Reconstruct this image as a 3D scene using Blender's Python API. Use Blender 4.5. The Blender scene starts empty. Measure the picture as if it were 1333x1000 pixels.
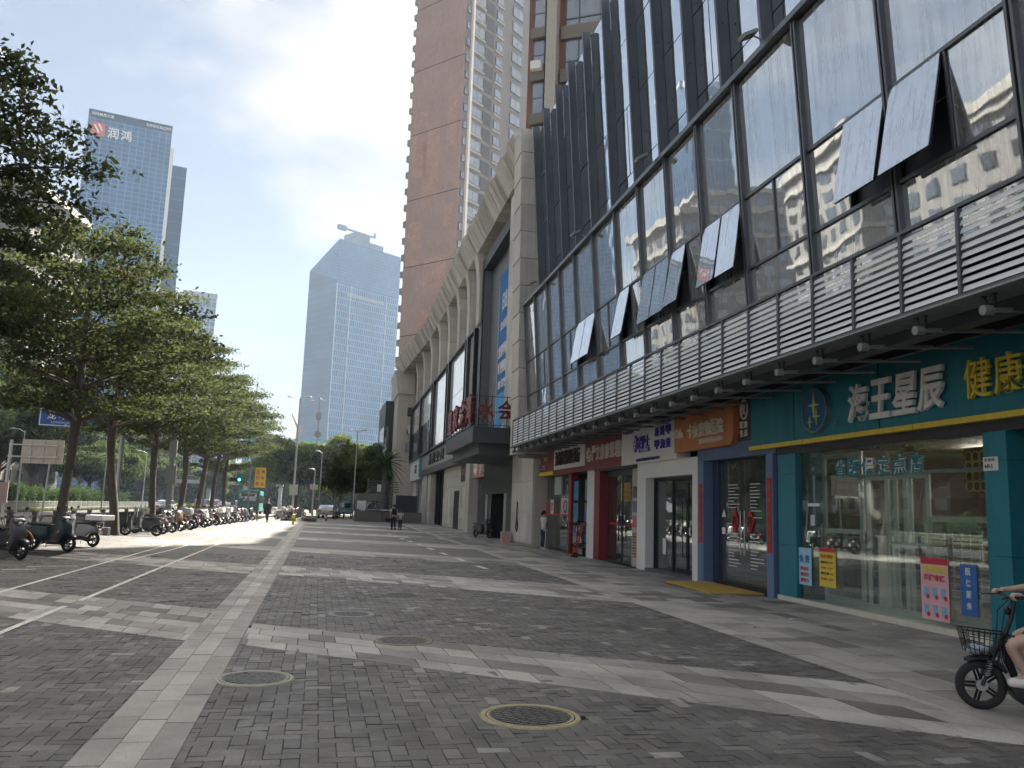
import bpy, math, random
import numpy as np
from mathutils import Matrix, Vector
random.seed(7); np.random.seed(7)
R = math.radians
sc = bpy.context.scene
# ------------------------------------------------------------------ camera
YAW, PITCH, ROLL = 0.221247, 0.148891, 0.034158
def cam_matrix():
    f = Vector((math.sin(YAW)*math.cos(PITCH), math.cos(YAW)*math.cos(PITCH), math.sin(PITCH)))
    r = Vector((math.cos(YAW), -math.sin(YAW), 0)); u = r.cross(f)
    r2 = math.cos(ROLL)*r + math.sin(ROLL)*u; u2 = -math.sin(ROLL)*r + math.cos(ROLL)*u
    m = Matrix((r2, u2, -f)).transposed().to_4x4(); m.translation = (0, 0, 1.6)
    return m
cd = bpy.data.cameras.new('camera'); cam = bpy.data.objects.new('camera', cd)
sc.collection.objects.link(cam); cam.matrix_world = cam_matrix()
cd.sensor_width = 36; cd.lens = 29.493; cd.clip_start = .05; cd.clip_end = 6000
sc.camera = cam
# ------------------------------------------------------------------ sky, sun, exposure
SUN_AZ, SUN_EL = R(37), R(48)          # azimuth clockwise from +Y, elevation
SKY_STRENGTH, SUN_STRENGTH, EXPOSURE = 0.10, 2.0, 3.5
sc.view_settings.view_transform = 'Standard'; sc.view_settings.look = 'None'
sc.view_settings.gamma = 1; sc.view_settings.use_curve_mapping = False
sc.view_settings.exposure = EXPOSURE
w = bpy.data.worlds.new('World'); sc.world = w; w.use_nodes = True
nt = w.node_tree; nt.nodes.clear(); N = nt.nodes.new; L = nt.links.new
sky = N('ShaderNodeTexSky'); sky.sky_type = 'NISHITA'; sky.sun_disc = False
sky.sun_elevation = SUN_EL; sky.sun_rotation = SUN_AZ; sky.air_density = 1.1; sky.dust_density = 1.2; sky.ozone_density = 1.5
tc = N('ShaderNodeTexCoord'); mp = N('ShaderNodeMapping'); mp.inputs['Scale'].default_value = (1, 1, 2.1); mp.inputs['Location'].default_value = (.35, .1, .2)
L(tc.outputs['Generated'], mp.inputs['Vector'])
n1 = N('ShaderNodeTexNoise'); n1.inputs['Scale'].default_value = 2.6; n1.inputs['Detail'].default_value = 7; n1.inputs['Roughness'].default_value = .58
L(mp.outputs[0], n1.inputs['Vector'])
rp = N('ShaderNodeValToRGB'); rp.color_ramp.elements[0].position = .43; rp.color_ramp.elements[0].color = (.22,)*3+(1,)
rp.color_ramp.elements[1].position = .6; rp.color_ramp.elements[1].color = (1,)*3+(1,)
L(n1.outputs['Fac'], rp.inputs['Fac'])
# haze towards the horizon
sp = N('ShaderNodeSeparateXYZ'); L(tc.outputs['Generated'], sp.inputs[0])
mr = N('ShaderNodeMapRange'); mr.inputs['From Min'].default_value = .0; mr.inputs['From Max'].default_value = .26
mr.inputs['To Min'].default_value = .7; mr.inputs['To Max'].default_value = 0; L(sp.outputs['Z'], mr.inputs['Value'])
mx = N('ShaderNodeMath'); mx.operation = 'MAXIMUM'; L(rp.outputs['Color'], mx.inputs[0]); L(mr.outputs[0], mx.inputs[1])
# bright veil added round the sun to lift the shade, thinning away from it
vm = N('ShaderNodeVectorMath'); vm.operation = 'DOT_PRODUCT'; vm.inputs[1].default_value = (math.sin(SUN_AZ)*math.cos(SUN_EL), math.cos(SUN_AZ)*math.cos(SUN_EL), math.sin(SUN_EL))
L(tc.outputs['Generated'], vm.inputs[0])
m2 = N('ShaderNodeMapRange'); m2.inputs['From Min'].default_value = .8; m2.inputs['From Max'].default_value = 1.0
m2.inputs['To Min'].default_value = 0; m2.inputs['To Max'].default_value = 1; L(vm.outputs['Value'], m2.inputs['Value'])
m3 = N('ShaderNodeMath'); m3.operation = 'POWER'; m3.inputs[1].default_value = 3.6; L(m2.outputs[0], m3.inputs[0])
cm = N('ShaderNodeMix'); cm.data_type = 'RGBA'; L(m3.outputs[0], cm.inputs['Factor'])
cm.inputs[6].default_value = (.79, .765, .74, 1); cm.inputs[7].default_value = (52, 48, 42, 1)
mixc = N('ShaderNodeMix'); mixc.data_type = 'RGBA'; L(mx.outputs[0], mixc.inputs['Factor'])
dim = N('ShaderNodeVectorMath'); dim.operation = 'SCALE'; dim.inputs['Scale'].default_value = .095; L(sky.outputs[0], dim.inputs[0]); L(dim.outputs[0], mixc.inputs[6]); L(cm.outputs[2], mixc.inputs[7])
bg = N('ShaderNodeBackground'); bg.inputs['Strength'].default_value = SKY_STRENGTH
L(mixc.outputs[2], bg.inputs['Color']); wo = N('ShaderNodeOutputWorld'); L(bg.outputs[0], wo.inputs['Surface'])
sl = bpy.data.lights.new('sun', 'SUN'); sl.energy = SUN_STRENGTH; sl.angle = R(1.2); sl.color = (1, .93, .82)
so = bpy.data.objects.new('sun', sl); sc.collection.objects.link(so)
sd = Vector((math.sin(SUN_AZ)*math.cos(SUN_EL), math.cos(SUN_AZ)*math.cos(SUN_EL), math.sin(SUN_EL)))
so.rotation_euler = sd.to_track_quat('Z', 'Y').to_euler(); so.location = (60, 60, 90)
try:
    sc.cycles.use_denoising = True; sc.cycles.max_bounces = 7; sc.cycles.transparent_max_bounces = 12
    sc.cycles.diffuse_bounces = 4; sc.cycles.glossy_bounces = 3; sc.cycles.volume_bounces = 0; sc.cycles.caustics_reflective = False
    sc.cycles.sample_clamp_indirect = 6
except Exception: pass
# ------------------------------------------------------------------ helpers: materials
MATS = {}
TONED = set()
def mat(key, col, rough=.6, metal=0., var=.12, ns=4., bump=0., bs=60., tone=False, spec=.5, coat=0., emit=0., streak=0., wpos=False, var2=0.):
    if key in MATS: return MATS[key]
    m = bpy.data.materials.new(key); m.use_nodes = True; t = m.node_tree; t.nodes.clear(); N = t.nodes.new; L = t.links.new
    out = N('ShaderNodeOutputMaterial'); b = N('ShaderNodeBsdfPrincipled'); L(b.outputs[0], out.inputs[0])
    b.inputs['Roughness'].default_value = rough; b.inputs['Metallic'].default_value = metal
    b.inputs['Specular IOR Level'].default_value = spec; b.inputs['Coat Weight'].default_value = coat
    tc = N('ShaderNodeTexCoord'); vec = tc.outputs['Object']
    if wpos: g = N('ShaderNodeNewGeometry'); vec = g.outputs['Position']
    base = None
    c = (col[0], col[1], col[2], 1)
    val = None
    if var > 0:
        n = N('ShaderNodeTexNoise'); n.inputs['Scale'].default_value = ns; n.inputs['Detail'].default_value = 6; n.inputs['Roughness'].default_value = .62
        L(vec, n.inputs['Vector'])
        mr = N('ShaderNodeMapRange'); mr.inputs['From Min'].default_value = .25; mr.inputs['From Max'].default_value = .75
        mr.inputs['To Min'].default_value = 1-var; mr.inputs['To Max'].default_value = 1+var; L(n.outputs['Fac'], mr.inputs['Value']); val = mr.outputs[0]
    def mul(a, bb):
        if a is None: return bb
        q = N('ShaderNodeMath'); q.operation = 'MULTIPLY'; L(a, q.inputs[0]); L(bb, q.inputs[1]); return q.outputs[0]
    if var2 > 0:
        n = N('ShaderNodeTexNoise'); n.inputs['Scale'].default_value = ns*9; n.inputs['Detail'].default_value = 3; L(vec, n.inputs['Vector'])
        mr = N('ShaderNodeMapRange'); mr.inputs['From Min'].default_value = .3; mr.inputs['From Max'].default_value = .7
        mr.inputs['To Min'].default_value = 1-var2; mr.inputs['To Max'].default_value = 1+var2; L(n.outputs['Fac'], mr.inputs['Value']); val = mul(val, mr.outputs[0])
    if streak > 0:
        mp = N('ShaderNodeMapping'); mp.inputs['Scale'].default_value = (9, 9, .35); L(vec, mp.inputs['Vector'])
        n = N('ShaderNodeTexNoise'); n.inputs['Scale'].default_value = 1.; n.inputs['Detail'].default_value = 5; L(mp.outputs[0], n.inputs['Vector'])
        mr = N('ShaderNodeMapRange'); mr.inputs['From Min'].default_value = .35; mr.inputs['From Max'].default_value = .7
        mr.inputs['To Min'].default_value = 1; mr.inputs['To Max'].default_value = 1-streak; L(n.outputs['Fac'], mr.inputs['Value']); val = mul(val, mr.outputs[0])
    if tone:
        TONED.add(key)
        a = N('ShaderNodeAttribute'); a.attribute_name = 'tone'; val = mul(val, a.outputs['Fac'])
    if val is not None:
        mm = N('ShaderNodeVectorMath'); mm.operation = 'SCALE'; mm.inputs[0].default_value = c[:3]; L(val, mm.inputs['Scale']); L(mm.outputs[0], b.inputs['Base Color'])
    else: b.inputs['Base Color'].default_value = c
    if bump > 0:
        n = N('ShaderNodeTexNoise'); n.inputs['Scale'].default_value = bs; n.inputs['Detail'].default_value = 4; L(vec, n.inputs['Vector'])
        bp = N('ShaderNodeBump'); bp.inputs['Strength'].default_value = bump; bp.inputs['Distance'].default_value = .01
        L(n.outputs['Fac'], bp.inputs['Height']); L(bp.outputs[0], b.inputs['Normal'])
    if emit > 0: b.inputs['Emission Color'].default_value = c; b.inputs['Emission Strength'].default_value = emit
    MATS[key] = m; return m
def mat_mirror(key, tint, dark, fac, wave=.02, dirt=.12, ws=.7, rough=.02, streak=(7, 7, .25)):
    """dusty reflective facade glass"""
    m = bpy.data.materials.new(key); m.use_nodes = True; t = m.node_tree; t.nodes.clear(); N = t.nodes.new; L = t.links.new
    out = N('ShaderNodeOutputMaterial'); g = N('ShaderNodeBsdfGlossy'); g.inputs['Roughness'].default_value = rough; g.inputs['Color'].default_value = (*tint, 1)
    d = N('ShaderNodeBsdfDiffuse'); d.inputs['Color'].default_value = (*dark, 1)
    geo = N('ShaderNodeNewGeometry')
    n = N('ShaderNodeTexNoise'); n.inputs['Scale'].default_value = ws; n.inputs['Detail'].default_value = 2; L(geo.outputs['Position'], n.inputs['Vector'])
    bp = N('ShaderNodeBump'); bp.inputs['Strength'].default_value = wave; bp.inputs['Distance'].default_value = 1.0; L(n.outputs['Fac'], bp.inputs['Height']); L(bp.outputs[0], g.inputs['Normal'])
    lw = N('ShaderNodeLayerWeight'); lw.inputs['Blend'].default_value = .35
    mr = N('ShaderNodeMapRange'); mr.inputs['To Min'].default_value = fac; mr.inputs['To Max'].default_value = .95; L(lw.outputs['Fresnel'], mr.inputs['Value'])
    mx = N('ShaderNodeMixShader'); L(mr.outputs[0], mx.inputs['Fac']); L(d.outputs[0], mx.inputs[1]); L(g.outputs[0], mx.inputs[2])
    # dust in vertical streaks
    mp = N('ShaderNodeMapping'); mp.inputs['Scale'].default_value = streak; L(geo.outputs['Position'], mp.inputs['Vector'])
    n2 = N('ShaderNodeTexNoise'); n2.inputs['Scale'].default_value = 1; n2.inputs['Detail'].default_value = 6; n2.inputs['Roughness'].default_value = .6; L(mp.outputs[0], n2.inputs['Vector'])
    m3 = N('ShaderNodeMapRange'); m3.inputs['From Min'].default_value = .3; m3.inputs['From Max'].default_value = .75; m3.inputs['To Min'].default_value = dirt*.3; m3.inputs['To Max'].default_value = dirt*1.8; L(n2.outputs['Fac'], m3.inputs['Value'])
    dd = N('ShaderNodeBsdfDiffuse'); dd.inputs['Color'].default_value = (.42, .42, .41, 1)
    mx2 = N('ShaderNodeMixShader'); L(m3.outputs[0], mx2.inputs['Fac']); L(mx.outputs[0], mx2.inputs[1]); L(dd.outputs[0], mx2.inputs[2])
    L(mx2.outputs[0], out.inputs[0]); MATS[key] = m; return m
def mat_glass(key, tint=(.82, .88, .86), refl=.12, rough=.01, dirt=.03, top=.9):
    """see-through shop glass"""
    m = bpy.data.materials.new(key); m.use_nodes = True; t = m.node_tree; t.nodes.clear(); N = t.nodes.new; L = t.links.new
    out = N('ShaderNodeOutputMaterial'); g = N('ShaderNodeBsdfGlossy'); g.inputs['Roughness'].default_value = rough
    g.inputs['Color'].default_value = (.9, .92, .95, 1)
    tr = N('ShaderNodeBsdfTransparent'); tr.inputs['Color'].default_value = (*tint, 1)
    fr = N('ShaderNodeLayerWeight'); fr.inputs['Blend'].default_value = .3
    mr = N('ShaderNodeMapRange'); mr.inputs['To Min'].default_value = refl; mr.inputs['To Max'].default_value = top; L(fr.outputs['Fresnel'], mr.inputs['Value'])
    mx = N('ShaderNodeMixShader'); L(mr.outputs[0], mx.inputs['Fac']); L(tr.outputs[0], mx.inputs[1]); L(g.outputs[0], mx.inputs[2])
    dd = N('ShaderNodeBsdfDiffuse'); dd.inputs['Color'].default_value = (.5, .5, .5, 1)
    mx2 = N('ShaderNodeMixShader'); mx2.inputs['Fac'].default_value = dirt; L(mx.outputs[0], mx2.inputs[1]); L(dd.outputs[0], mx2.inputs[2])
    L(mx2.outputs[0], out.inputs[0]); MATS[key] = m; return m
def mat_leaf(key, col, trans=(.25, .35, .05), tf=.35, rough=.75):
    m = bpy.data.materials.new(key); m.use_nodes = True; t = m.node_tree; t.nodes.clear(); N = t.nodes.new; L = t.links.new
    out = N('ShaderNodeOutputMaterial'); b = N('ShaderNodeBsdfPrincipled'); b.inputs['Roughness'].default_value = rough; b.inputs['Specular IOR Level'].default_value = .12
    TONED.add(key); a = N('ShaderNodeAttribute'); a.attribute_name = 'tone'
    for node, cc in ((b, col),):
        mm = N('ShaderNodeVectorMath'); mm.operation = 'SCALE'; mm.inputs[0].default_value = cc; L(a.outputs['Fac'], mm.inputs['Scale']); L(mm.outputs[0], b.inputs['Base Color'])
    tr = N('ShaderNodeBsdfTranslucent'); m2 = N('ShaderNodeVectorMath'); m2.operation = 'SCALE'; m2.inputs[0].default_value = trans; L(a.outputs['Fac'], m2.inputs['Scale']); L(m2.outputs[0], tr.inputs['Color'])
    mx = N('ShaderNodeMixShader'); mx.inputs['Fac'].default_value = tf; L(b.outputs[0], mx.inputs[1]); L(tr.outputs[0], mx.inputs[2]); L(mx.outputs[0], out.inputs[0])
    MATS[key] = m; return m
# ------------------------------------------------------------------ helpers: geometry
class MB:
    def __init__(s): s.v = []; s.f = []; s.m = []; s.t = []
    def add(s, vs, fs, m=0, t=1., M=None):
        o = len(s.v)
        s.v += [tuple(M @ Vector(v)) for v in vs] if M is not None else [tuple(v) for v in vs]
        for f in fs: s.f.append(tuple(o+i for i in f)); s.m.append(m); s.t.append(t)
        return s
    def box(s, x0, y0, z0, x1, y1, z1, m=0, t=1., M=None):
        x0, x1 = min(x0, x1), max(x0, x1); y0, y1 = min(y0, y1), max(y0, y1); z0, z1 = min(z0, z1), max(z0, z1)
        vs = [(x0, y0, z0), (x1, y0, z0), (x1, y1, z0), (x0, y1, z0), (x0, y0, z1), (x1, y0, z1), (x1, y1, z1), (x0, y1, z1)]
        return s.add(vs, [(0, 3, 2, 1), (4, 5, 6, 7), (0, 1, 5, 4), (1, 2, 6, 5), (2, 3, 7, 6), (3, 0, 4, 7)], m, t, M)
    def prism(s, poly, a0, a1, ax='x', m=0, t=1., M=None):
        """poly (counter-clockwise seen from +axis) extruded along ax; poly coords are the other two axes in cyclic order"""
        n = len(poly)
        def P(p, a): return {'x': (a, p[0], p[1]), 'y': (p[1], a, p[0]), 'z': (p[0], p[1], a)}[ax]
        vs = [P(p, a0) for p in poly]+[P(p, a1) for p in poly]
        fs = [tuple(reversed(range(n))), tuple(range(n, 2*n))]+[(i, (i+1) % n, n+(i+1) % n, n+i) for i in range(n)]
        return s.add(vs, fs, m, t, M)
    def tube(s, pts, r, n=8, m=0, t=1., cap=True, M=None):
        pts = [Vector(p) for p in pts]; k = len(pts); rs = r if isinstance(r, (list, tuple)) else [r]*k
        rings = []; up = None
        for i, p in enumerate(pts):
            d = (pts[min(i+1, k-1)]-pts[max(i-1, 0)]).normalized()
            if up is None:
                a = Vector((0, 0, 1)) if abs(d.z) < .9 else Vector((1, 0, 0)); up = (a-d*a.dot(d)).normalized()
            else:
                up = up-d*up.dot(d); up = up.normalized() if up.length > 1e-5 else d.orthogonal().normalized()
            e = d.cross(up)
            rings.append([p+(up*math.cos(2*math.pi*j/n)+e*math.sin(2*math.pi*j/n))*rs[i] for j in range(n)])
        vs = [v for rg in rings for v in rg]; fs = []
        for i in range(k-1):
            for j in range(n): fs.append((i*n+j, i*n+(j+1) % n, (i+1)*n+(j+1) % n, (i+1)*n+j))
        if cap: fs += [tuple(reversed(range(n))), tuple(range((k-1)*n, k*n))]
        return s.add(vs, fs, m, t, M)
    def cyl(s, p0, p1, r0, r1=None, n=12, m=0, t=1., M=None): return s.tube([p0, p1], [r0, r0 if r1 is None else r1], n, m, t, True, M)
    def lathe(s, prof, n=16, m=0, t=1., M=None, axis='z', closed=False):
        vs = []; k = len(prof)
        for j in range(n):
            a = 2*math.pi*j/n
            for r, z in prof:
                vs.append({'z': (r*math.cos(a), r*math.sin(a), z), 'x': (z, r*math.cos(a), r*math.sin(a)), 'y': (r*math.sin(a), z, r*math.cos(a))}[axis])
        fs = []
        for j in range(n):
            for i in range(k if closed else k-1):
                a, b = j*k+i, j*k+(i+1) % k; c, d = ((j+1) % n)*k+(i+1) % k, ((j+1) % n)*k+i
                fs.append((a, d, c, b))
        return s.add(vs, fs, m, t, M)
    def ell(s, c, r, n=12, k=8, m=0, t=1., M=None):
        prof = [(math.sin(math.pi*i/k), -math.cos(math.pi*i/k)) for i in range(k+1)]
        prof = [(max(a, .001), b) for a, b in prof]
        rr = (r, r, r) if not hasattr(r, '__len__') else r
        MM = Matrix.Translation(Vector(c)) @ Matrix.Diagonal((*rr, 1))
        if M is not None: MM = M @ MM
        return s.lathe(prof, n, m, t, MM)
    def build(s, name, mats, parent=None, loc=None, rot=None, smooth=False, bevel=0, kind=None, label=None):
        return link(name, s.mesh(name, mats, smooth, bevel), parent, loc, rot, kind, label)
    def mesh(s, name, mats, smooth=False, bevel=0):
        me = bpy.data.meshes.new(name); me.from_pydata(s.v, [], s.f)
        mats = mats if isinstance(mats, (list, tuple)) else [mats]
        for m in mats: me.materials.append(m)
        if len(mats) > 1: me.polygons.foreach_set('material_index', s.m)
        if any(t != 1. for t in s.t) or any(m.name in TONED for m in mats):
            a = me.attributes.new('tone', 'FLOAT', 'FACE'); a.data.foreach_set('value', s.t)
        if smooth: me.polygons.foreach_set('use_smooth', [True]*len(me.polygons))
        if bevel:
            import bmesh
            bm = bmesh.new(); bm.from_mesh(me)
            eg = [e for e in bm.edges if len(e.link_faces) == 2 and e.calc_face_angle(0) > .5]
            bmesh.ops.bevel(bm, geom=eg, offset=bevel, segments=2, profile=.6, affect='EDGES', clamp_overlap=True)
            bm.to_mesh(me); bm.free()
            if smooth: me.polygons.foreach_set('use_smooth', [True]*len(me.polygons))
        if smooth:
            try: me.set_sharp_from_angle(angle=R(38))
            except Exception: pass
        me.update(); return me
CH = {}
def link(name, me, parent=None, loc=None, rot=None, kind=None, label=None):
    o = bpy.data.objects.new(name, me); sc.collection.objects.link(o)
    if parent is not None: o.parent = parent; CH.setdefault(parent.name, []).append(o)
    if loc is not None: o.location = loc
    if rot is not None: o.rotation_euler = rot
    if kind: o['kind'] = kind
    if label: o['label'] = label
    return o
def thing(name, label, cat, loc=(0, 0, 0), rz=0., group=None, kind=None):
    o = bpy.data.objects.new(name, None); sc.collection.objects.link(o); o.location = loc; o.rotation_euler = (0, 0, rz)
    o['label'] = label; o['category'] = cat
    if group: o['group'] = group
    if kind: o['kind'] = kind
    o.empty_display_size = .2
    return o
def tag(o, label, cat, group=None):
    o['label'] = label; o['category'] = cat
    if group: o['group'] = group
    return o
def dup(root, loc=None, rz=None, label=None, scale=None, remat=None):
    def cp(o, par):
        c = o.copy(); sc.collection.objects.link(c); c.parent = par
        if par is not None: CH.setdefault(par.name, []).append(c)
        if remat and c.data and hasattr(c.data, 'materials'):
            for k_, new in remat.items():
                if any(m and m.name == k_ for m in c.data.materials):
                    c.data = c.data.copy()
                    for i, m in enumerate(c.data.materials):
                        if m.name == k_: c.data.materials[i] = new
        for ch in KIDS(o): cp(ch, c)
        return c
    r = cp(root, None)
    if loc is not None: r.location = loc
    if rz is not None: r.rotation_euler = (0, 0, rz)
    if label: r['label'] = label
    if scale is not None: r.scale = (scale,)*3 if not hasattr(scale, '__len__') else scale
    return r
def KIDS(o): return list(CH.get(o.name, []))
# facade frame: s along the street front, d into the building, h up
FA = math.atan(.025); FO = Vector((8.8, 0, 0)); FT = Vector((math.sin(FA), math.cos(FA), 0)); FN = Vector((math.cos(FA), -math.sin(FA), 0))
def F(s, d, h): return FO+FT*s+FN*d+Vector((0, 0, h))
def fthing(name, label, cat, s, d=0, h=0, group=None): return thing(name, label, cat, F(s, d, h), -FA, group)
class FB(MB):
    """boxes given as (s0, s1, d0, d1, h0, h1), local to a facade thing at (s, 0, 0)"""
    def __init__(self, s0=0, h0=0, d0=0): super().__init__(); self.s0 = s0; self.h0 = h0; self.d0 = d0
    def b(self, s0, s1, d0, d1, h0, h1, m=0, t=1.): return self.box(d0-self.d0, s0-self.s0, h0-self.h0, d1-self.d0, s1-self.s0, h1-self.h0, m, t)
    def tb(self, pts, r, n=8, m=0): return self.tube([(d-self.d0, s-self.s0, h-self.h0) for s, d, h in pts], r, n, m)
TXT = {}
def text_geo(body, h=1., w=None, ext=.02, bold=0., shear=0.):
    key = (body, bold, shear)
    if key not in TXT:
        c = bpy.data.curves.new('txt', 'FONT'); c.body = body; c.size = 1; c.extrude = .5; c.offset = bold; c.shear = shear; c.resolution_u = 3
        o = bpy.data.objects.new('txt', c); sc.collection.objects.link(o); bpy.context.view_layer.update()
        me = o.to_mesh(); vs = np.array([v.co[:] for v in me.vertices]) if len(me.vertices) else np.zeros((1, 3)); fs = [tuple(p.vertices) for p in me.polygons]
        o.to_mesh_clear(); bpy.data.objects.remove(o); bpy.data.curves.remove(c)
        lo, hi = vs.min(0), vs.max(0); vs = (vs-(lo+hi)/2); TXT[key] = (vs, fs, hi-lo)
    vs, fs, sz = TXT[key]
    k = h/sz[1]; kx = (w/sz[0]) if w else k
    v = vs.copy(); v[:, 0] *= kx; v[:, 1] *= k; v[:, 2] *= ext
    return v, fs
def text(name, body, m, parent, pos, h, w=None, ext=.02, bold=.0, frame='street', shear=0., label=None):
    """pos local (x, y, z) of the parent; frame: which way the writing faces"""
    v, fs = text_geo(body, h, w, ext, bold, shear)
    o = np.zeros_like(v)
    if frame == 'street': o[:, 0] = -v[:, 2]; o[:, 1] = -v[:, 0]; o[:, 2] = v[:, 1]
    elif frame == 'cam': o[:, 0] = v[:, 0]; o[:, 1] = -v[:, 2]; o[:, 2] = v[:, 1]
    elif frame == 'flat': o = v
    o += np.array(pos)
    me = bpy.data.meshes.new(name); me.from_pydata([tuple(p) for p in o], [], fs); me.materials.append(m)
    if m.name in TONED:
        a = me.attributes.new('tone', 'FLOAT', 'FACE'); a.data.foreach_set('value', [1.]*len(fs))
    me.update(); return link(name, me, parent, label=label)
def chars(name, body, m, parent, pos, pitch, h, w, ext=.03, bold=.02, frame='street', shear=0., vertical=False):
    for i, ch in enumerate(body):
        if ch == ' ': continue
        q = list(pos)
        if vertical: q[2] -= pitch*i
        elif frame == 'street': q[1] -= pitch*i
        else: q[0] += pitch*i
        text(name, ch, m, parent, q, h, w, ext, bold, frame, shear)
# ------------------------------------------------------------------ shared materials
WHITE = mat('white_paint', (.74, .74, .72), .5, var=.06)
BLACK = mat('black_metal', (.02, .021, .023), .4, .3, var=.2)
DARK = mat('dark_grey_metal', (.052, .056, .064), .42, .5, var=.12, ns=2, bump=.05)
STEEL = mat('brushed_steel', (.42, .43, .44), .32, .85, var=.1)
GREY = mat('grey_paint', (.25, .255, .26), .5, .1, var=.1)
RUBBER = mat('tyre_rubber', (.018, .018, .019), .8, var=.25, ns=30)
TEAL = mat('teal_panel', (.018, .2, .26), .42, var=.07, ns=2, streak=.16, bump=.03, bs=6)
YELLOW = mat('yellow_panel', (.75, .58, .07), .45, var=.1, streak=.12)
BLUEGREY = mat('blue_grey_panel', (.1, .15, .28), .5, var=.08, streak=.15)
ORANGE = mat('orange_panel', (.55, .2, .075), .5, var=.06, streak=.1)
MAROON = mat('maroon_panel', (.24, .035, .042), .5, var=.1, streak=.12)
RED = mat('red_paint', (.45, .025, .03), .5, var=.08)
PURPLE = mat('violet_letters', (.07, .05, .42), .5, var=0)
CREAM = mat('cream_letters', (.78, .72, .6), .45, var=.05)
GREYGLASS = mat_glass('shop_glass', (.8, .85, .83), .08, dirt=.04, top=.7)
CLEAR = mat_glass('clear_glass', (.88, .92, .9), .02, dirt=.01, top=.42)
# ------------------------------------------------------------------ ground materials
def mat_stone(key, c1, c2, stain, rough=.62, ns=.9, fine=70., bump=.25, warm=None):
    m = bpy.data.materials.new(key); m.use_nodes = True; t = m.node_tree; t.nodes.clear(); N = t.nodes.new; L = t.links.new
    out = N('ShaderNodeOutputMaterial'); b = N('ShaderNodeBsdfPrincipled'); L(b.outputs[0], out.inputs[0]); b.inputs['Specular IOR Level'].default_value = .4
    g = N('ShaderNodeNewGeometry'); P = g.outputs['Position']
    def noise(s, d=6, r=.6):
        n = N('ShaderNodeTexNoise'); n.inputs['Scale'].default_value = s; n.inputs['Detail'].default_value = d; n.inputs['Roughness'].default_value = r; L(P, n.inputs['Vector']); return n.outputs['Fac']
    def rng(v, a, bb, c, d):
        q = N('ShaderNodeMapRange'); q.inputs['From Min'].default_value = a; q.inputs['From Max'].default_value = bb; q.inputs['To Min'].default_value = c; q.inputs['To Max'].default_value = d; L(v, q.inputs['Value']); return q.outputs[0]
    def mixc(f, a, bb):
        q = N('ShaderNodeMix'); q.data_type = 'RGBA'; L(f, q.inputs['Factor'])
        for k, x in ((6, a), (7, bb)):
            if isinstance(x, tuple): q.inputs[k].default_value = (*x, 1)
            else: L(x, q.inputs[k])
        return q.outputs[2]
    col = mixc(rng(noise(fine, 3), .35, .65, 0, 1), c1, c2)
    col = mixc(rng(noise(ns), .44, .66, 0, .75), col, stain)
    if warm: col = mixc(rng(noise(ns*2.7, 5), .55, .72, 0, .5), col, warm)
    # speckle of small pale scuffs
    col = mixc(rng(noise(ns*14, 4, .7), .66, .78, 0, .35), col, tuple(min(.8, x*2.2) for x in c2))
    vo = N('ShaderNodeTexVoronoi'); vo.inputs['Scale'].default_value = 1.7; vo.inputs['Randomness'].default_value = 1; L(P, vo.inputs['Vector'])
    col = mixc(rng(vo.outputs['Distance'], .03, .05, .55, 0), col, tuple(x*.35 for x in c1))
    v2 = N('ShaderNodeTexVoronoi'); v2.inputs['Scale'].default_value = .9; L(P, v2.inputs['Vector'])
    col = mixc(rng(v2.outputs['Distance'], .02, .035, .6, 0), col, (.4, .39, .36))
    a = N('ShaderNodeAttribute'); a.attribute_name = 'tone'; TONED.add(key)
    mm = N('ShaderNodeVectorMath'); mm.operation = 'SCALE'; L(col, mm.inputs[0]); L(a.outputs['Fac'], mm.inputs['Scale']); L(mm.outputs[0], b.inputs['Base Color'])
    L(rng(noise(ns*3), .3, .7, rough-.12, rough+.15), b.inputs['Roughness'])
    bp = N('ShaderNodeBump'); bp.inputs['Strength'].default_value = bump; bp.inputs['Distance'].default_value = .004; L(noise(fine*1.6, 4), bp.inputs['Height']); L(bp.outputs[0], b.inputs['Normal'])
    MATS[key] = m; return m
PAVER = mat_stone('dark_paver', (.096, .094, .091), (.14, .136, .13), (.06, .058, .056), warm=(.2, .175, .135), fine=45)
GRAN = mat_stone('pale_granite', (.36, .345, .32), (.52, .5, .465), (.25, .235, .215), warm=(.47, .4, .32), fine=110, bump=.35)
MORTAR = mat('joint_sand', (.022, .021, .02), .95, var=.3, ns=8, wpos=True)
LINE = mat('road_paint', (.62, .6, .54), .6, var=.22, ns=1.5, var2=.25, wpos=True)
ASPH = mat('asphalt', (.06, .06, .062), .85, var=.16, ns=.5, bump=.4, bs=90, var2=.15, wpos=True)
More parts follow.
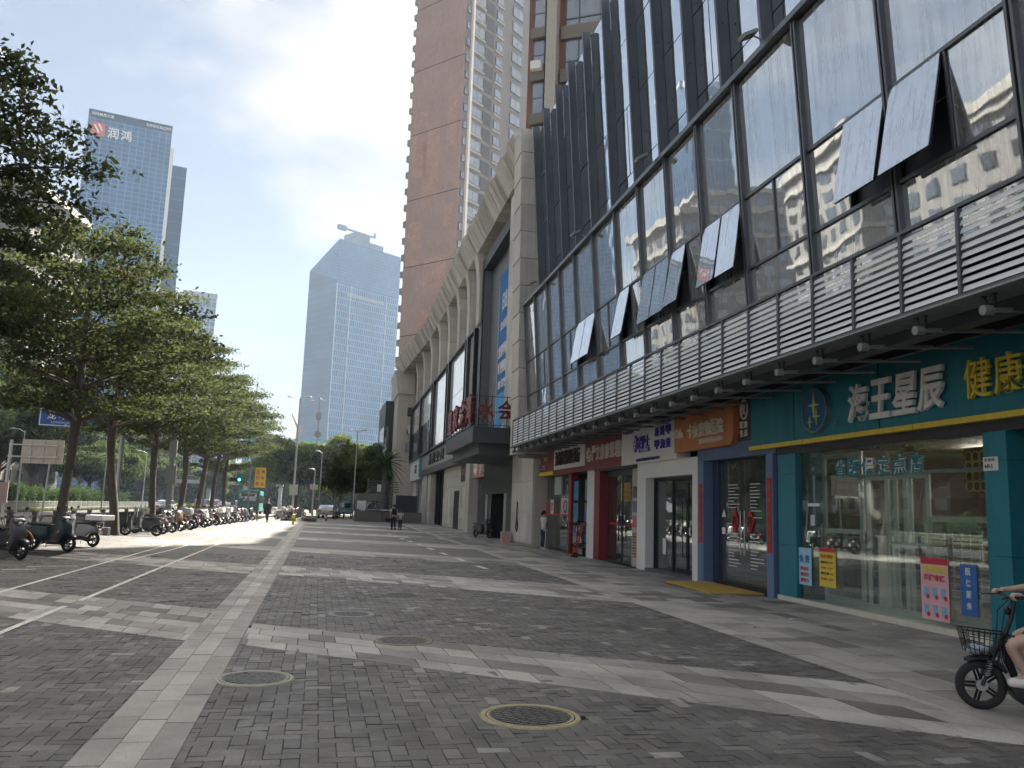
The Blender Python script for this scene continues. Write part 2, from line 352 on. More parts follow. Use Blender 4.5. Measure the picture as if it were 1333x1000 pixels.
# far paving: procedural herring of the same stones, past the reach of the pieces
def mat_far(key):
    m = bpy.data.materials.new(key); m.use_nodes = True; t = m.node_tree; t.nodes.clear(); N = t.nodes.new; L = t.links.new
    out = N('ShaderNodeOutputMaterial'); b = N('ShaderNodeBsdfPrincipled'); L(b.outputs[0], out.inputs[0])
    g = N('ShaderNodeNewGeometry')
    br = N('ShaderNodeTexBrick'); br.inputs['Scale'].default_value = 1; br.inputs['Brick Width'].default_value = .23; br.inputs['Row Height'].default_value = .115
    br.inputs['Mortar Size'].default_value = .006; br.inputs['Color1'].default_value = (.11, .106, .1, 1); br.inputs['Color2'].default_value = (.14, .134, .126, 1); br.inputs['Mortar'].default_value = (.05, .05, .05, 1)
    L(g.outputs['Position'], br.inputs['Vector'])
    n = N('ShaderNodeTexNoise'); n.inputs['Scale'].default_value = .6; n.inputs['Detail'].default_value = 7; L(g.outputs['Position'], n.inputs['Vector'])
    mr = N('ShaderNodeMapRange'); mr.inputs['From Min'].default_value = .3; mr.inputs['From Max'].default_value = .7; mr.inputs['To Min'].default_value = .75; mr.inputs['To Max'].default_value = 1.25; L(n.outputs['Fac'], mr.inputs['Value'])
    mm = N('ShaderNodeVectorMath'); mm.operation = 'SCALE'; L(br.outputs['Color'], mm.inputs[0]); L(mr.outputs[0], mm.inputs['Scale']); L(mm.outputs[0], b.inputs['Base Color'])
    b.inputs['Roughness'].default_value = .65; MATS[key] = m; return m
FARPAVE = mat_far('far_paving')
# ------------------------------------------------------------------ the ground
NEARY = 27.0
MB().add([(-3000, -400, -.3), (3000, -400, -.3), (3000, 5000, -.3), (-3000, 5000, -.3)], [(0, 1, 2, 3)]).build('ground', mat('bare_ground', (.12, .115, .1), .9, var=.2, ns=.02), kind='structure')
MB().box(-27, -60, -.25, -9.6, 700, -.14).build('road', ASPH, kind='structure')
MB().box(-44, -60, -.25, -31, 700, -.13).build('road', ASPH, kind='structure')
pave = MB().box(-9.4, -8, -.2, 40, NEARY, -.035).box(-9.4, NEARY, -.2, 60, 78, 0, m=1).box(-5, 78, -.2, 60, 112, 0, m=1).build('pavement', [MORTAR, FARPAVE], kind='structure')
MB().box(-9.6, -60, -.3, -9.4, 82, .01).build('kerb', mat('kerb_stone', (.3, .29, .28), .7, var=.15, ns=3), kind='structure')
# light bands lie across the dark field: near edge y = yn - .78(x+.7), far edge y = yf - .68(x+.7)
BANDS = [(10.15, 11.9, 1), (19.8, 22.6, 0), (29.0, 31.6, 0), (38.5, 41.4, 0), (48.2, 51.3, 0), (58.0, 61, 0), (67.5, 71, 0), (0.5, 2.0, 0)]
BANDS_L = [(9.95, 12.9), (19.3, 22.2), (28.6, 31.4), (38.2, 41.2), (47.8, 51), (57.5, 60.8), (67, 70.5), (0.2, 2.4)]
CURB0, CURB1 = -1.36, -.75
def walk_x(y): return 5.36+.025*y
def in_band(x, y, pad=0.):
    if x > CURB1-.1:
        for yn, yf, _ in BANDS:
            if yn-.78*(x+.7)+pad < y < yf-.68*(x+.7)-pad: return True
    else:
        for yn, yf in BANDS_L:
            if yn-.78*(x+.7)+pad < y < yf-.72*(x+.7)-pad: return True
    return False
MAN = [(1.74, 6.68, .40), (-.45, 8.26, .36), (1.12, 10.41, .36), (.6, 12.9, .34), (1.6, 15.68, .34)]
# --- herringbone pavers
a = .115; u = 2*a
cells = []
def visible(x, y):       # rough test: what the photograph's view holds, with a margin for a step aside
    if y < 3.2: return False
    ang = math.degrees(math.atan2(x, y)); return -29 < ang < 56
nx0, nx1 = int(-7.4/a), int(9.0/a); ny0, ny1 = int(3.3/a), int(NEARY/a)
for j in range(ny0, ny1+1):
    for i in range(nx0, nx1+1):
        k = (i-j) % 4            # 90 degree herringbone on an a-grid
        if k == 0: x0, y0, x1, y1 = i*a, j*a, (i+2)*a, (j+1)*a
        elif k == 3: x0, y0, x1, y1 = i*a, j*a, (i+1)*a, (j+2)*a
        else: continue
        cx, cy = (x0+x1)/2, (y0+y1)/2
        if not visible(cx, cy) or cx > walk_x(cy)+.1 or CURB0+.1 < cx < CURB1-.1: continue
        if in_band(cx, cy, .2): continue
        if any((cx-mx)**2+(cy-my)**2 < (r-.06)**2 for mx, my, r in MAN): continue
        cells.append((cx*cx+cy*cy, x0, y0, x1, y1))
cells.sort()
def paver_piece(mb, x0, y0, x1, y1, g=.0021, zt=0., tone=1., tilt=.0016, bev=.0045, depth=.03):
    dz = random.gauss(0, .0011)+zt; tx, ty = random.gauss(0, tilt), random.gauss(0, tilt)
    x0 += g; y0 += g; x1 -= g; y1 -= g
    z = [dz-tx-ty, dz+tx-ty, dz+tx+ty, dz-tx+ty]
    b = bev
    vs = [(x0, y0, -depth+zt), (x1, y0, -depth+zt), (x1, y1, -depth+zt), (x0, y1, -depth+zt), (x0, y0, z[0]-b*.5), (x1, y0, z[1]-b*.5), (x1, y1, z[2]-b*.5), (x0, y1, z[3]-b*.5),
          (x0+b, y0+b, z[0]), (x1-b, y0+b, z[1]), (x1-b, y1-b, z[2]), (x0+b, y1-b, z[3])]
    fs = [(8, 9, 10, 11), (0, 1, 5, 4), (1, 2, 6, 5), (2, 3, 7, 6), (3, 0, 4, 7), (4, 5, 9, 8), (5, 6, 10, 9), (6, 7, 11, 10), (7, 4, 8, 11)]
    mb.add(vs, fs, 0, tone)
def ptone():
    r = random.random()
    if r < .02: return random.uniform(1.9, 2.6)
    if r < .10: return random.uniform(1.3, 1.6)
    return random.uniform(.78, 1.22)
rest = MB()
for n, (_, x0, y0, x1, y1) in enumerate(cells):
    if n < 300:
        q = MB(); paver_piece(q, x0, y0, x1, y1, tone=ptone()); q.build('paving_brick', PAVER, pave)
    else: paver_piece(rest, x0, y0, x1, y1, tone=ptone())
rest.build('paving_bricks', PAVER, pave, kind='stuff')
# --- slabs: the kerb strip, the cross bands, the walk along the shops
slabs = []   # (distance, polygon, z, tone)
def slab_tone():
    r = random.random()
    if r < .2: return random.uniform(.36, .5)
    if r < .42: return random.uniform(.6, .8)
    return random.uniform(.85, 1.12)
y = 3.0
cols = [CURB0, -1.155, -.955, CURB1]
for ci in range(3):
    y = 3.0+ci*.2
    while y < 74:
        l = random.choice([.6, .6, .6, .9]) if y < 27 else 1.2
        t_ = {0: random.uniform(.62, .85), 1: random.uniform(.85, 1.05), 2: random.uniform(.6, .8)}[ci] * (1.15 if random.random() < .2 else 1)
        slabs.append([(cols[ci], y), (cols[ci+1], y), (cols[ci+1], y+l), (cols[ci], y+l), .007, t_, 0]); y += l
def lerp(a_, b_, t_): return a_+(b_-a_)*t_
def bandslabs(yn, yf, sn, sf, xa, xb, ymax, z):
    """rows run with the band; each row is cut into slabs"""
    thick = yf-yn; nr = max(2, round(thick/.5)) ; big = yn > 24
    if big: nr = 2
    for r_ in range(nr):
        t0, t1 = r_/nr, (r_+1)/nr
        x = xa-random.random()*.6
        while x < xb:
            l = random.choice([.3, .3, .45, .6]) if not big else 1.4
            c0, c1 = max(x, xa), min(x+l, xb)
            if c1-c0 > .03:
                e = lambda xx, tt: lerp(yn+sn*(xx+.7), yf+sf*(xx+.7), tt)
                k = .5*(c1-c0) ; sh = (t0-.0)*.0
                ys = [(c0, e(c0, t0)), (c1, e(c1, t0)), (c1, e(c1, t1)), (c0, e(c0, t1))]
                tn = slab_tone()*(1 if r_ == 0 or yn > 15 else .95)
                if t1 > .99 and random.random() < .7: tn = random.uniform(.6, .85)
                if max(p[1] for p in ys) > 2.5 and (not ymax or min(p[1] for p in ys) < ymax): slabs.append(ys+[z, tn, 1])
            x += l
for yn, yf, _ in BANDS: bandslabs(yn, yf, -.78, -.68, CURB1, 6.6 if yn > 8 else 6.3, None, .003)
for yn, yf in BANDS_L: bandslabs(yn, yf, -.78, -.72, -6.6, CURB0, None, .003)
# walk: rows parallel to the shop fronts
d = 0.
wd = [.3, .6, .45, .6, .3, .6, .6]
x0 = 0.
for r_, wdt in enumerate(wd):
    y = 2.2+random.random()*.5
    while y < 76:
        l = random.choice([.3, .6, .6, .9]) if y < 25 else 1.5
        xa = walk_x(y)+x0; xb = xa+wdt
        if r_ == 0: tn = random.uniform(.75, .95)
        else: tn = random.choice([random.uniform(.36, .5), random.uniform(.6, .75), random.uniform(.7, .9), random.uniform(.75, .95)])
        slabs.append([(xa, y), (xb, y), (xb+.025*l, y+l), (xa+.025*l, y+l), .005, tn, 2]); y += l
    x0 += wdt
def slab_piece(mb, p, z, tone):
    cx = sum(q[0] for q in p)/4; cy = sum(q[1] for q in p)/4; g = .0055; dz = z+random.gauss(0, .0007)
    q = []
    for (x, y) in p:
        L_ = math.hypot(x-cx, y-cy) or 1; q.append((x-(x-cx)/L_*g*1.3, y-(y-cy)/L_*g*1.3))
    vs = [(x, y, -.03) for x, y in q]+[(x, y, dz) for x, y in q]
    mb.add(vs, [(4, 5, 6, 7), (0, 1, 5, 4), (1, 2, 6, 5), (2, 3, 7, 6), (3, 0, 4, 7)], 0, tone)
slabs = [s_ for s_ in slabs if visible(sum(p[0] for p in s_[:4])/4, sum(p[1] for p in s_[:4])/4) and sum(p[1] for p in s_[:4])/4 > 3.5]
def keep(s_):
    cx = sum(p[0] for p in s_[:4])/4; cy = sum(p[1] for p in s_[:4])/4
    return not any((cx-mx)**2+(cy-my)**2 < (r-.12)**2 for mx, my, r in MAN) and not (s_[6] == 1 and cx > walk_x(cy)+.35)
slabs = [s_ for s_ in slabs if keep(s_)]
slabs.sort(key=lambda s_: sum(p[0] for p in s_[:4])**2+sum(p[1] for p in s_[:4])**2)
rest = MB()
for n, s_ in enumerate(slabs):
    if n < 300: q = MB(); slab_piece(q, s_[:4], s_[4], s_[5]); q.build('paving_slab', GRAN, pave)
    else: slab_piece(rest, s_[:4], s_[4]+(.004 if s_[0][1] > NEARY-1.5 else 0), s_[5])
rest.build('paving_slabs', GRAN, pave, kind='stuff')
# painted lines
def strip(pts, w_, z=.009, name='lane_line'):
    mb = MB()
    for (xa, ya), (xb, yb) in zip(pts[:-1], pts[1:]):
        dx, dy = xb-xa, yb-ya; l = math.hypot(dx, dy); nx, ny = -dy/l*w_/2, dx/l*w_/2
        mb.add([(xa-nx, ya-ny, z), (xb-nx, yb-ny, z), (xb+nx, yb+ny, z), (xa+nx, ya+ny, z)], [(0, 1, 2, 3)])
    return mb.build(name, LINE, pave)
strip([(-3.43, 3), (-3.45, 13.6)], .085); strip([(-3.43, 14.3), (-3.39, 70)], .085)
strip([(-4.9, 12), (-4.93, 70)], .085)
strip([(-4.6, 23.4), (-4.35, 28), (-4.15, 43), (-4.1, 70)], .09)
strip([(-6.15, 20.8), (-5.2, 21.2)], .1); strip([(-6.3, 19.8), (-5.75, 20.1)], .1)
for k in range(9):
    s_ = 22.6+k*3.2; strip([(4.55-.05*k, s_), (4.5-.05*k, s_+1.15)], .16, z=.012, name='parking_dash')
for yy in (25.3, 27.6, 34.5): strip([(-.4, yy+1.2), (4.2, yy)], .05, z=.012, name='bay_line')
# manhole covers
IRON = mat('cast_iron', (.1, .1, .098), .5, .5, var=.25, ns=6, var2=.2, bump=.3)
RING = mat('worn_yellow_ring', (.34, .3, .17), .6, var=.2, ns=7, var2=.2)
def manhole(x, y, r, label, ring, tilt=0):
    t = thing('manhole_cover', label, 'manhole cover', (x, y, 0), tilt, 'manhole covers in the paving')
    MB().lathe([(r-.045, .0), (r-.045, .011), (r-.012, .012), (r, .002), (r, -.03)], 40).build('rim', ring, t)
    MB().lathe([(r-.075, -.01), (r-.075, .0115), (r-.055, .0115), (r-.055, -.01)], 40).build('inner_ring', ring, t)
    mb = MB().cyl((0, 0, -.03), (0, 0, .004), r-.075, n=36)
    n = int(r/.055)
    for i in range(-n+1, n):
        hw = math.sqrt(max(0, (r-.095)**2-(i*.05)**2))
        if hw > .04:
            k = max(1, int(2*hw/.085)); 
            for q in range(k):
                xa = -hw+q*2*hw/k+.008; mb.box(xa, i*.05-.016, .004, xa+2*hw/k-.016, i*.05+.016, .010)
    mb.build('lid', IRON, t)
manhole(*MAN[0], 'round iron manhole cover with a yellow double rim, nearest the camera', RING, .3)
manhole(*MAN[1], 'grey manhole cover with pale double rim touching the granite kerb strip', mat('pale_ring', (.3, .29, .23), .6, var=.2, ns=6), .1)
manhole(*MAN[2], 'ribbed manhole cover set in the first pale stone band', mat('brown_ring', (.2, .16, .1), .6, var=.2, ns=6), 0)
manhole(*MAN[3], 'flat pale-rimmed manhole cover in dark pavers beyond the first pale band', mat('grey_ring', (.26, .26, .25), .6, var=.2, ns=6), .2)
manhole(*MAN[4], 'dark farthest manhole cover in the middle of the dark pavers', mat('dark_ring', (.12, .115, .11), .6, var=.2, ns=6), .5)
# yellow ramp mat
t = thing('door_mat', 'flat yellow ochre mat lying before the pet clinic door', 'mat', (8.75, 17.9, 0), -FA)
MB().prism([(-.62, -1.4), (.55, -1.5), (.62, 1.45), (-.5, 1.35)], .012, .045, 'z').build('mat_sheet', mat('ochre_rubber', (.5, .33, .07), .75, var=.12, ns=3, bump=.3, bs=40), t)
# ------------------------------------------------------------------ the glass-fronted building
WIN = mat_mirror('curtain_glass', (.84, .9, .96), (.03, .034, .038), .68, wave=.006, dirt=.28)
WIN2 = mat_mirror('upper_glass', (.9, .94, .98), (.03, .035, .04), .76, wave=.008, dirt=.06)
SASHG = mat_mirror('sash_glass', (.95, .98, 1.0), (.2, .21, .22), .82, wave=.006, dirt=.3, streak=(10, 10, .3))
FRAME = mat('mullion_grey', (.13, .138, .15), .38, .6, var=.08)
FINM = mat('fin_metal', (.12, .138, .165), .45, .45, var=.14, ns=1.2, bump=.04, streak=.12)
CONC = mat('plain_render', (.24, .235, .22), .8, var=.12, ns=1)
TILE = mat('stone_tile', (.6, .575, .53), .7, var=.1, ns=1.5, bump=.1, streak=.22, tone=True)
SLAT = mat('louvre_slat', (.72, .725, .73), .45, .2, var=.08)
LEAN = .067
gb = fthing('glass_fronted_building', 'three storey building with leaning glass front, dark vertical fins and shops below', 'building', 20)
def gd(h): return -1.0-LEAN*(h-5.7)
FB(20).b(-6, 36.4, .9, 14, 4.25, 18.4).b(-6, 36.4, 5.6, 14, 0, 4.25).build('wall', CONC, gb)
FB(20).b(-6, 36.4, -1.4, .9, 4.9, 5.1).b(-6, 36.4, -.4, .9, 5.1, 18.5).build('floor_edge', DARK, gb)
SM = [-5.2, -2.8, -.5, 1.5, 3.2, 5.4, 7.8, 10.15, 12.42, 14.75, 16.65, 18.53, 20.5, 22.5, 24.7, 26.9, 28.9, 30.8, 32.9, 34.75]
def lean_bar(mb, s, h0, h1, w_, dep, off=0., m=0):
    d0, d1 = gd(h0)+off, gd(h1)+off
    vs = []
    for (h, dd) in ((h0, d0), (h1, d1)):
        vs += [(dd-dep, s-w_/2-20, h), (dd, s-w_/2-20, h), (dd, s+w_/2-20, h), (dd-dep, s+w_/2-20, h)]
    mb.add(vs, [(0, 3, 2, 1), (4, 5, 6, 7), (0, 1, 5, 4), (1, 2, 6, 5), (2, 3, 7, 6), (3, 0, 4, 7)], m)
def lean_pane(name, mtl, s0, s1, h0, h1, off=-.012, g=.035, par=None, hinge=0., th=.012):
    """thin pane in the leaning plane; hinge = outward opening angle about the top edge"""
    s0 += g; s1 -= g; h0 += g; h1 -= g
    rx, ry = (random.gauss(0, .0022), random.gauss(0, .0022)) if not hinge else (0, 0)
    L_ = (h1-h0)*math.sqrt(1+LEAN**2); base = math.atan(LEAN)
    t = fthing.__name__
    mb = MB(); w_ = s1-s0; mb.box(-th/2, -w_/2, -L_, th/2, w_/2, 0)
    o = mb.build(name, mtl, par)
    o.location = (gd(h1)+off, (s0+s1)/2-20, h1)
    # local +z up; leaning outwards (towards -x) by base, sash swung out at the foot by hinge
    o.rotation_euler = (0, -base+hinge+ry, rx)
    return o
for i, s in enumerate(SM):
    for q in (-1, 1):
        mb = MB(); lean_bar(mb, s+q*.045, 5.12, 10.42, .045, .11); 
        if 5 < s: mb.build('mullion', FRAME, gb)
    mb = MB(); lean_bar(mb, s, 5.1, 10.4, .05, .05, -.01); mb.build('mullion_web', BLACK, gb)
for h in (6.5, 7.95):
    for s0, s1 in zip(SM[:-1], SM[1:]):
        q = MB(); q.box(gd(h)-.06, s0+.07-20, h-.03, gd(h)+.02, s1-.07-20, h+.03); q.build('transom', FRAME, gb)
q = MB(); q.box(gd(10.45)-.17, -5.3-20, 10.4, gd(10.45)+1.1, 34.85-20, 10.52); q.build('ledge', FRAME, gb)
OPEN = {10.15: 'R', 7.8: 'L', 14.75: 'LR', 16.65: 'L', 18.53: 'LR', 20.5: 'L', 24.7: 'LR'}
SPLIT = {12.42, 26.9, 30.8, 22.5, 5.4}
for s0, s1 in zip(SM[:-1], SM[1:]):
    lean_pane('pane', WIN, s0+.03, s1-.03, 5.12, 6.5, par=gb)
    lean_pane('pane', WIN, s0+.03, s1-.03, 7.95, 10.4, par=gb)
    mid = (s0+s1)/2
    op = OPEN.get(s0, '')
    if op or s0 in SPLIT:
        q = MB(); lean_bar(q, mid, 6.52, 7.93, .045, .05); q.build('mullion', FRAME, gb)
        # from the street the left half of a bay is the farther one
        for side, a_, b_ in (('L', mid, s1-.03), ('R', s0+.03, mid)):
            if side in op:
                ang = R(random.uniform(10, 14))
                o = lean_pane('window_sash', SASHG, a_, b_, 6.5, 7.95, off=-.07, par=gb, hinge=ang, g=.04)
                w_ = b_-a_-.08; l_ = 1.37
                fr = MB()
                for ya, yb, za, zb in ((-w_/2, w_/2, -.035, 0), (-w_/2, w_/2, -l_, -l_+.035), (-w_/2, -w_/2+.035, -l_, 0), (w_/2-.035, w_/2, -l_, 0)): fr.box(.007, ya, za, .04, yb, zb)
                fr.build('sash_frame', BLACK, o)
                MB().cyl((.02, -w_/2+.06, -l_*.55), (.36, -w_/2+.06, -l_*.3), .008, n=5).build('stay', STEEL, o)
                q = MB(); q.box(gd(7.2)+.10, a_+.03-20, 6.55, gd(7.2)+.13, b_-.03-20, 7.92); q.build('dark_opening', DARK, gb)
            else: lean_pane('pane', WIN, a_+.0, b_, 6.5, 7.95, par=gb)
    else: lean_pane('pane', WIN, s0+.03, s1-.03, 6.5, 7.95, par=gb)
# upper storey: the same plane goes on behind the fins
for n, (s0, s1) in enumerate(zip(SM[3:-1], SM[4:])):
    for k, (h0, h1) in enumerate(((10.55, 12.1), (12.1, 14.3), (14.3, 16.5), (16.5, 18.55))):
        if s0 == 7.8 and k == 1:
            mid = (s0+s1)/2
            lean_pane('window_sash', SASHG, s0+.06, mid, h0, h1, off=.88, par=gb, hinge=R(16)); lean_pane('pane', WIN2, mid, s1-.06, h0, h1, off=.92, par=gb); continue
        if k == 1 and n % 3 == 1:
            mid = (s0+s1)/2; lean_pane('pane', WIN2, s0, mid, h0, h1, off=.92, par=gb, g=.02); lean_pane('pane', WIN2, mid, s1, h0, h1, off=.92, par=gb, g=.02); continue
        lean_pane('pane', WIN2, s0, s1, h0, h1, off=.92, par=gb, g=.016)
for s in SM[3:]:
    if s < 9: continue
    fin = MB(); lean_bar(fin, s, 10.53, 18.75, .06, .25, .9); fo = fin.build('fin', FINM, gb)
    st = MB(); lean_bar(st, s, 10.53, 18.72, .1, .04, .65); st.build('fin_nose', FINM, fo)
    pn = MB()
    for k in range(5):
        h = 11.3+k*1.7; pn.cyl((gd(h)+.75, s-.07-20, h), (gd(h)+.75, s+.07-20, h), .014, n=6)
    pn.build('fin_bolt', BLACK, fo)
# floodlights on the ledge
def floodlight(s, label):
    t = fthing('floodlight', label, 'floodlight', s, gd(10.45)-.16, 10.5, 'floodlights on the glass building')
    MB().tube([(.15, 0, -.02), (0, 0, .1), (-.18, 0, .16)], .018, 6).build('arm', STEEL, t)
    M = Matrix.Translation((-.28, 0, .15)) @ Matrix.Rotation(R(-28), 4, 'Y')
    MB().box(-.16, -.13, -.035, .16, .13, .035, M=M).build('housing', STEEL, t, bevel=.01)
    MB().box(-.14, -.11, -.042, .14, .11, -.037, M=M).build('lens', mat('lamp_lens', (.35, .36, .33), .3), t)
for s, l in ((13.4, 'nearest grey floodlight over the tall glass panes at the top right'), (19.2, 'second floodlight, mounted where the fins meet the glass'), (25.4, 'third grey floodlight on the ledge over the glass panes'), (31.7, 'farthest small floodlight beside the stone pillar')): floodlight(s, l)
# stone pillar at the far end of the glass front
pt = fthing('stone_pillar', 'tall pale stone clad pillar at the far end of the glass front', 'pillar', 35.6)
for k in range(12):
    h0 = 4.0+k*1.24; q = FB(35.6); q.b(35.02, 36.6, gd(h0)*.28-1.22-.0*k, 0.6, h0+.012, min(h0+1.228, 18.75), t=random.uniform(.88, 1.08)); q.build('stone_panel', TILE, pt)
FB(35.6).b(35.06, 36.5, -1.1, .5, 0.2, 18.7).build('core', CONC, pt) if False else FB(35.6).b(35.06, 36.5, -1.1, .5, 3.9, 18.7).build('core', CONC, pt)
# ------------------------------------------------------------------ louvred canopy
cp = fthing('street_canopy', 'long canopy with a grey louvred parapet running over the shops', 'canopy', 20)
ps = [5.84-1.02*k for k in range(10, 0, -1)]+[5.84+1.02*k for k in range(28)]
scr = FB(20).b(ps[0], ps[-1], -2.03, -1.97, 5.22, 5.27).build('louvre_screen', FRAME, cp)
FB(20).b(ps[0], ps[-1], -2.03, -1.97, 4.16, 4.2).build('bottom_rail', FRAME, scr)
for s in ps: FB(20).b(s-.022, s+.022, -2.035, -1.965, 4.2, 5.22).build('post', FRAME, scr)
smesh = None
M = Matrix.Rotation(R(-68), 4, 'Y')
for n, s in enumerate(ps[:-1]):
    if s < 4.5:
        q = MB()
        for k in range(10): q.box(-.036, .03, -.004, .036, .99, .004, M=Matrix.Translation((-2.0, s-20, 4.25+k*.098)) @ M)
        q.build('slats', SLAT, scr, kind='stuff'); continue
    for k in range(10):
        if smesh is None: smesh = MB().box(-.036, .03, -.004, .036, .99, .004, M=M).build('slat', SLAT, scr).data; o = CH[scr.name][-1]
        else: o = link('slat', smesh, scr)
        o.location = (-2.0, s-20, 4.25+k*.098); o.rotation_euler = (0, random.gauss(0, .03), 0)
FB(20).b(ps[0], ps[-1], -2.1, -1.62, 4.12, 4.145).build('glass_awning', mat_mirror('green_glass', (.3, .36, .34), (.26, .32, .3), .1, dirt=.3, rough=.15), cp)
FB(20).b(ps[0], ps[-1], -1.6, -1.5, 3.98, 4.3).b(ps[0], ps[-1], -1.66, -1.44, 3.96, 3.98).b(ps[0], ps[-1], -.9, -.82, 4.02, 4.3).build('edge_beam', DARK, cp)
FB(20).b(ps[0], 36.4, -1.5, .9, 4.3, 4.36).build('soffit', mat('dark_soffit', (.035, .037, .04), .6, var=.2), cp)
for k in range(30):
    s = 4.2+k*1.12
    if s > 34: break
    br = FB(20).tb([(s, -1.95, 3.95), (s, -.25, 4.06)], .03, 8).build('bracket', GREY, cp)
    FB(20).tb([(s, -2.02, 3.94), (s, -1.9, 3.95)], .058, 10).build('end_cap', GREY, br)
    q = FB(20)
    for e in (-.05, .05): q.tb([(s+e, -1.95+abs(e), 3.97), (s+e*1.6, -1.93, 4.1)], .018, 6); q.tb([(s+e*1.6, -1.93, 4.1), (s+e*1.6, -1.93, 4.118)], .032, 8)
    q.build('spider_clamp', BLACK, br)
FB(20).b(ps[-1]-.02, ps[-1]+.02, -2.0, -.6, 4.14, 5.25).build('end_panel', FRAME, cp)
# small things under the canopy
t = fthing('security_camera', 'small grey dome camera under the canopy beside the round R logo', 'camera', 16.9, -.35, 4.2)
MB().cyl((0, 0, 0), (0, 0, -.06), .05, n=12).ell((0, 0, -.1), .055).build('dome', GREY, t, smooth=True)
MB().cyl((0, 0, -.1), (-.05, -.3, -.13), .03, n=8).build('barrel', WHITE, t)
# ------------------------------------------------------------------ shop fronts
def interior(t, s0, s1, wall, floor=(.2, .19, .18), dep=4.6, shelves=None, name='interior_wall'):
    q = FB(t['s0']); q.b(s0, s1, dep, dep+.1, 0, 3.1).b(s0-.06, s0, .5, dep, 0, 3.1).b(s1, s1+.06, .5, dep, 0, 3.1).b(s0, s1, .5, dep, 3.1, 3.16)
    q.build(name, wall, t); FB(t['s0']).b(s0, s1, .45, dep, .0, .06).build('interior_floor', mat('floor_%d' % int(s0*10), floor, .35, var=.1), t)
GOODS = [mat('goods_%d' % i, c, .5, var=.1) for i, c in enumerate([(.4, .08, .06), (.5, .4, .3), (.08, .2, .32), (.45, .42, .38), (.1, .3, .2), (.5, .25, .08), (.5, .5, .5)])]
def shelf(t, s0, s1, d0, rows=5, dep=.35, h0=.15, pitch=.42, mats=None, wood=GREY, name='shelf'):
    q = FB(t['s0'])
    for k in range(rows+1): q.b(s0, s1, d0, d0+dep, h0+k*pitch-.015, h0+k*pitch+.01)
    q.b(s0-.02, s0, d0, d0+dep, h0, h0+rows*pitch).b(s1, s1+.02, d0, d0+dep, h0, h0+rows*pitch).b(s0, s1, d0+dep, d0+dep+.02, h0, h0+rows*pitch)
    sh = q.build(name, wood, t); gm = mats or GOODS; g = [FB(t['s0']) for _ in gm]
    for k in range(rows):
        s = s0+.02
        while s < s1-.08:
            w_ = random.uniform(.05, .14); hh = random.uniform(.12, .32); c = random.randrange(len(gm)); n = random.randint(1, 4)
            for _ in range(n):
                if s+w_ > s1-.02: break
                g[c].b(s, s+w_-.008, d0+.03, d0+dep*.8, h0+k*pitch+.012, h0+k*pitch+.012+hh); s += w_
            s += random.uniform(0, .06)
    for c, mb in enumerate(g):
        if mb.v: mb.build('boxed_goods', gm[c], sh, kind='stuff')
def shop(name, label, s, cat='shopfront'):
    t = fthing(name, label, cat, s); t['s0'] = s; return t
# --- pharmacy
ph = shop('pharmacy_shopfront', 'teal pharmacy shopfront with white characters, a yellow strip and a round star logo', 13)
for a_, b_ in ((4., 9.0), (9.03, 12.2), (12.23, 14.9), (14.93, 16.7)):
    FB(13).b(a_, b_, -.06, .3, 3.14, 4.28).build('fascia_panel', TEAL, ph)
for a_, b_ in ((4., 8.0), (8.02, 11.3), (11.32, 14.5), (14.52, 16.7)):
    FB(13).b(a_, b_, -.12, .2, 3.05, 3.135).build('yellow_strip', YELLOW, ph)
FB(13).b(4.0, 15.7, .0, .34, 2.9, 3.05).build('shutter_box', DARK, ph)
def pil(name, m, a_, b_, d0, d1, h0=0, h1=3.05, par=None, s0=13, joints=()):
    hs = [h0]+list(joints)+[h1]
    for x, y in zip(hs[:-1], hs[1:]): FB(s0).b(a_, b_, d0, d1, x+.003, y-.003).build(name, m, par)
pil('pilaster_panel', TEAL, 15.0, 15.68, 0, .5, par=ph, joints=(1.1, 2.5), h1=2.9)
pil('pilaster_panel', TEAL, 9.58, 10.0, .0, .75, par=ph, joints=(1.2, 2.5), h1=2.9)
FB(13).b(14.7, 14.98, .12, .5, 0, 2.9).build('corner_post', mat('dark_teal', (.01, .08, .095), .4), ph)
FB(13).b(3, 9.56, .55, .6, 0, 3.05).build('shutter_back', DARK, ph)
q = FB(13)
for k in range(26): q.b(5, 9.5, .5, .555, .02+k*.115, .1+k*.115)
q.build('roller_shutter', mat('shutter_grey', (.22, .23, .24), .5, .4, var=.15), ph)
FB(13).b(10.0, 15.72, -.02, .7, 0.01, .1).build('doorstep', mat('pale_step', (.6, .57, .5), .6, var=.12, ns=3), ph)
interior(ph, 9.95, 15.6, mat('pharmacy_wall', (.1, .07, .05), .7, var=.15), (.25, .2, .17), dep=5.2)
for s0_, s1_, dd, g_ in ((10.1, 11.9, 1.5, [0, 5, 1]), (13.0, 14.4, 1.3, [3, 6, 2, 4]), (10.2, 12.4, 4.4, [0, 5, 0, 1]), (12.6, 15.4, 4.5, [0, 1, 3])): shelf(ph, s0_, s1_, dd, 4 if dd < 2 else 6, mats=[GOODS[i] for i in g_], wood=mat('shelf_wood', (.2, .1, .06), .5) if dd > 2 else GREY, pitch=.36)
FB(13).b(10.9, 12.9, 3.0, 3.5, .06, 1.05).build('counter', mat('red_brown_wood', (.2, .07, .045), .35, var=.15), ph)
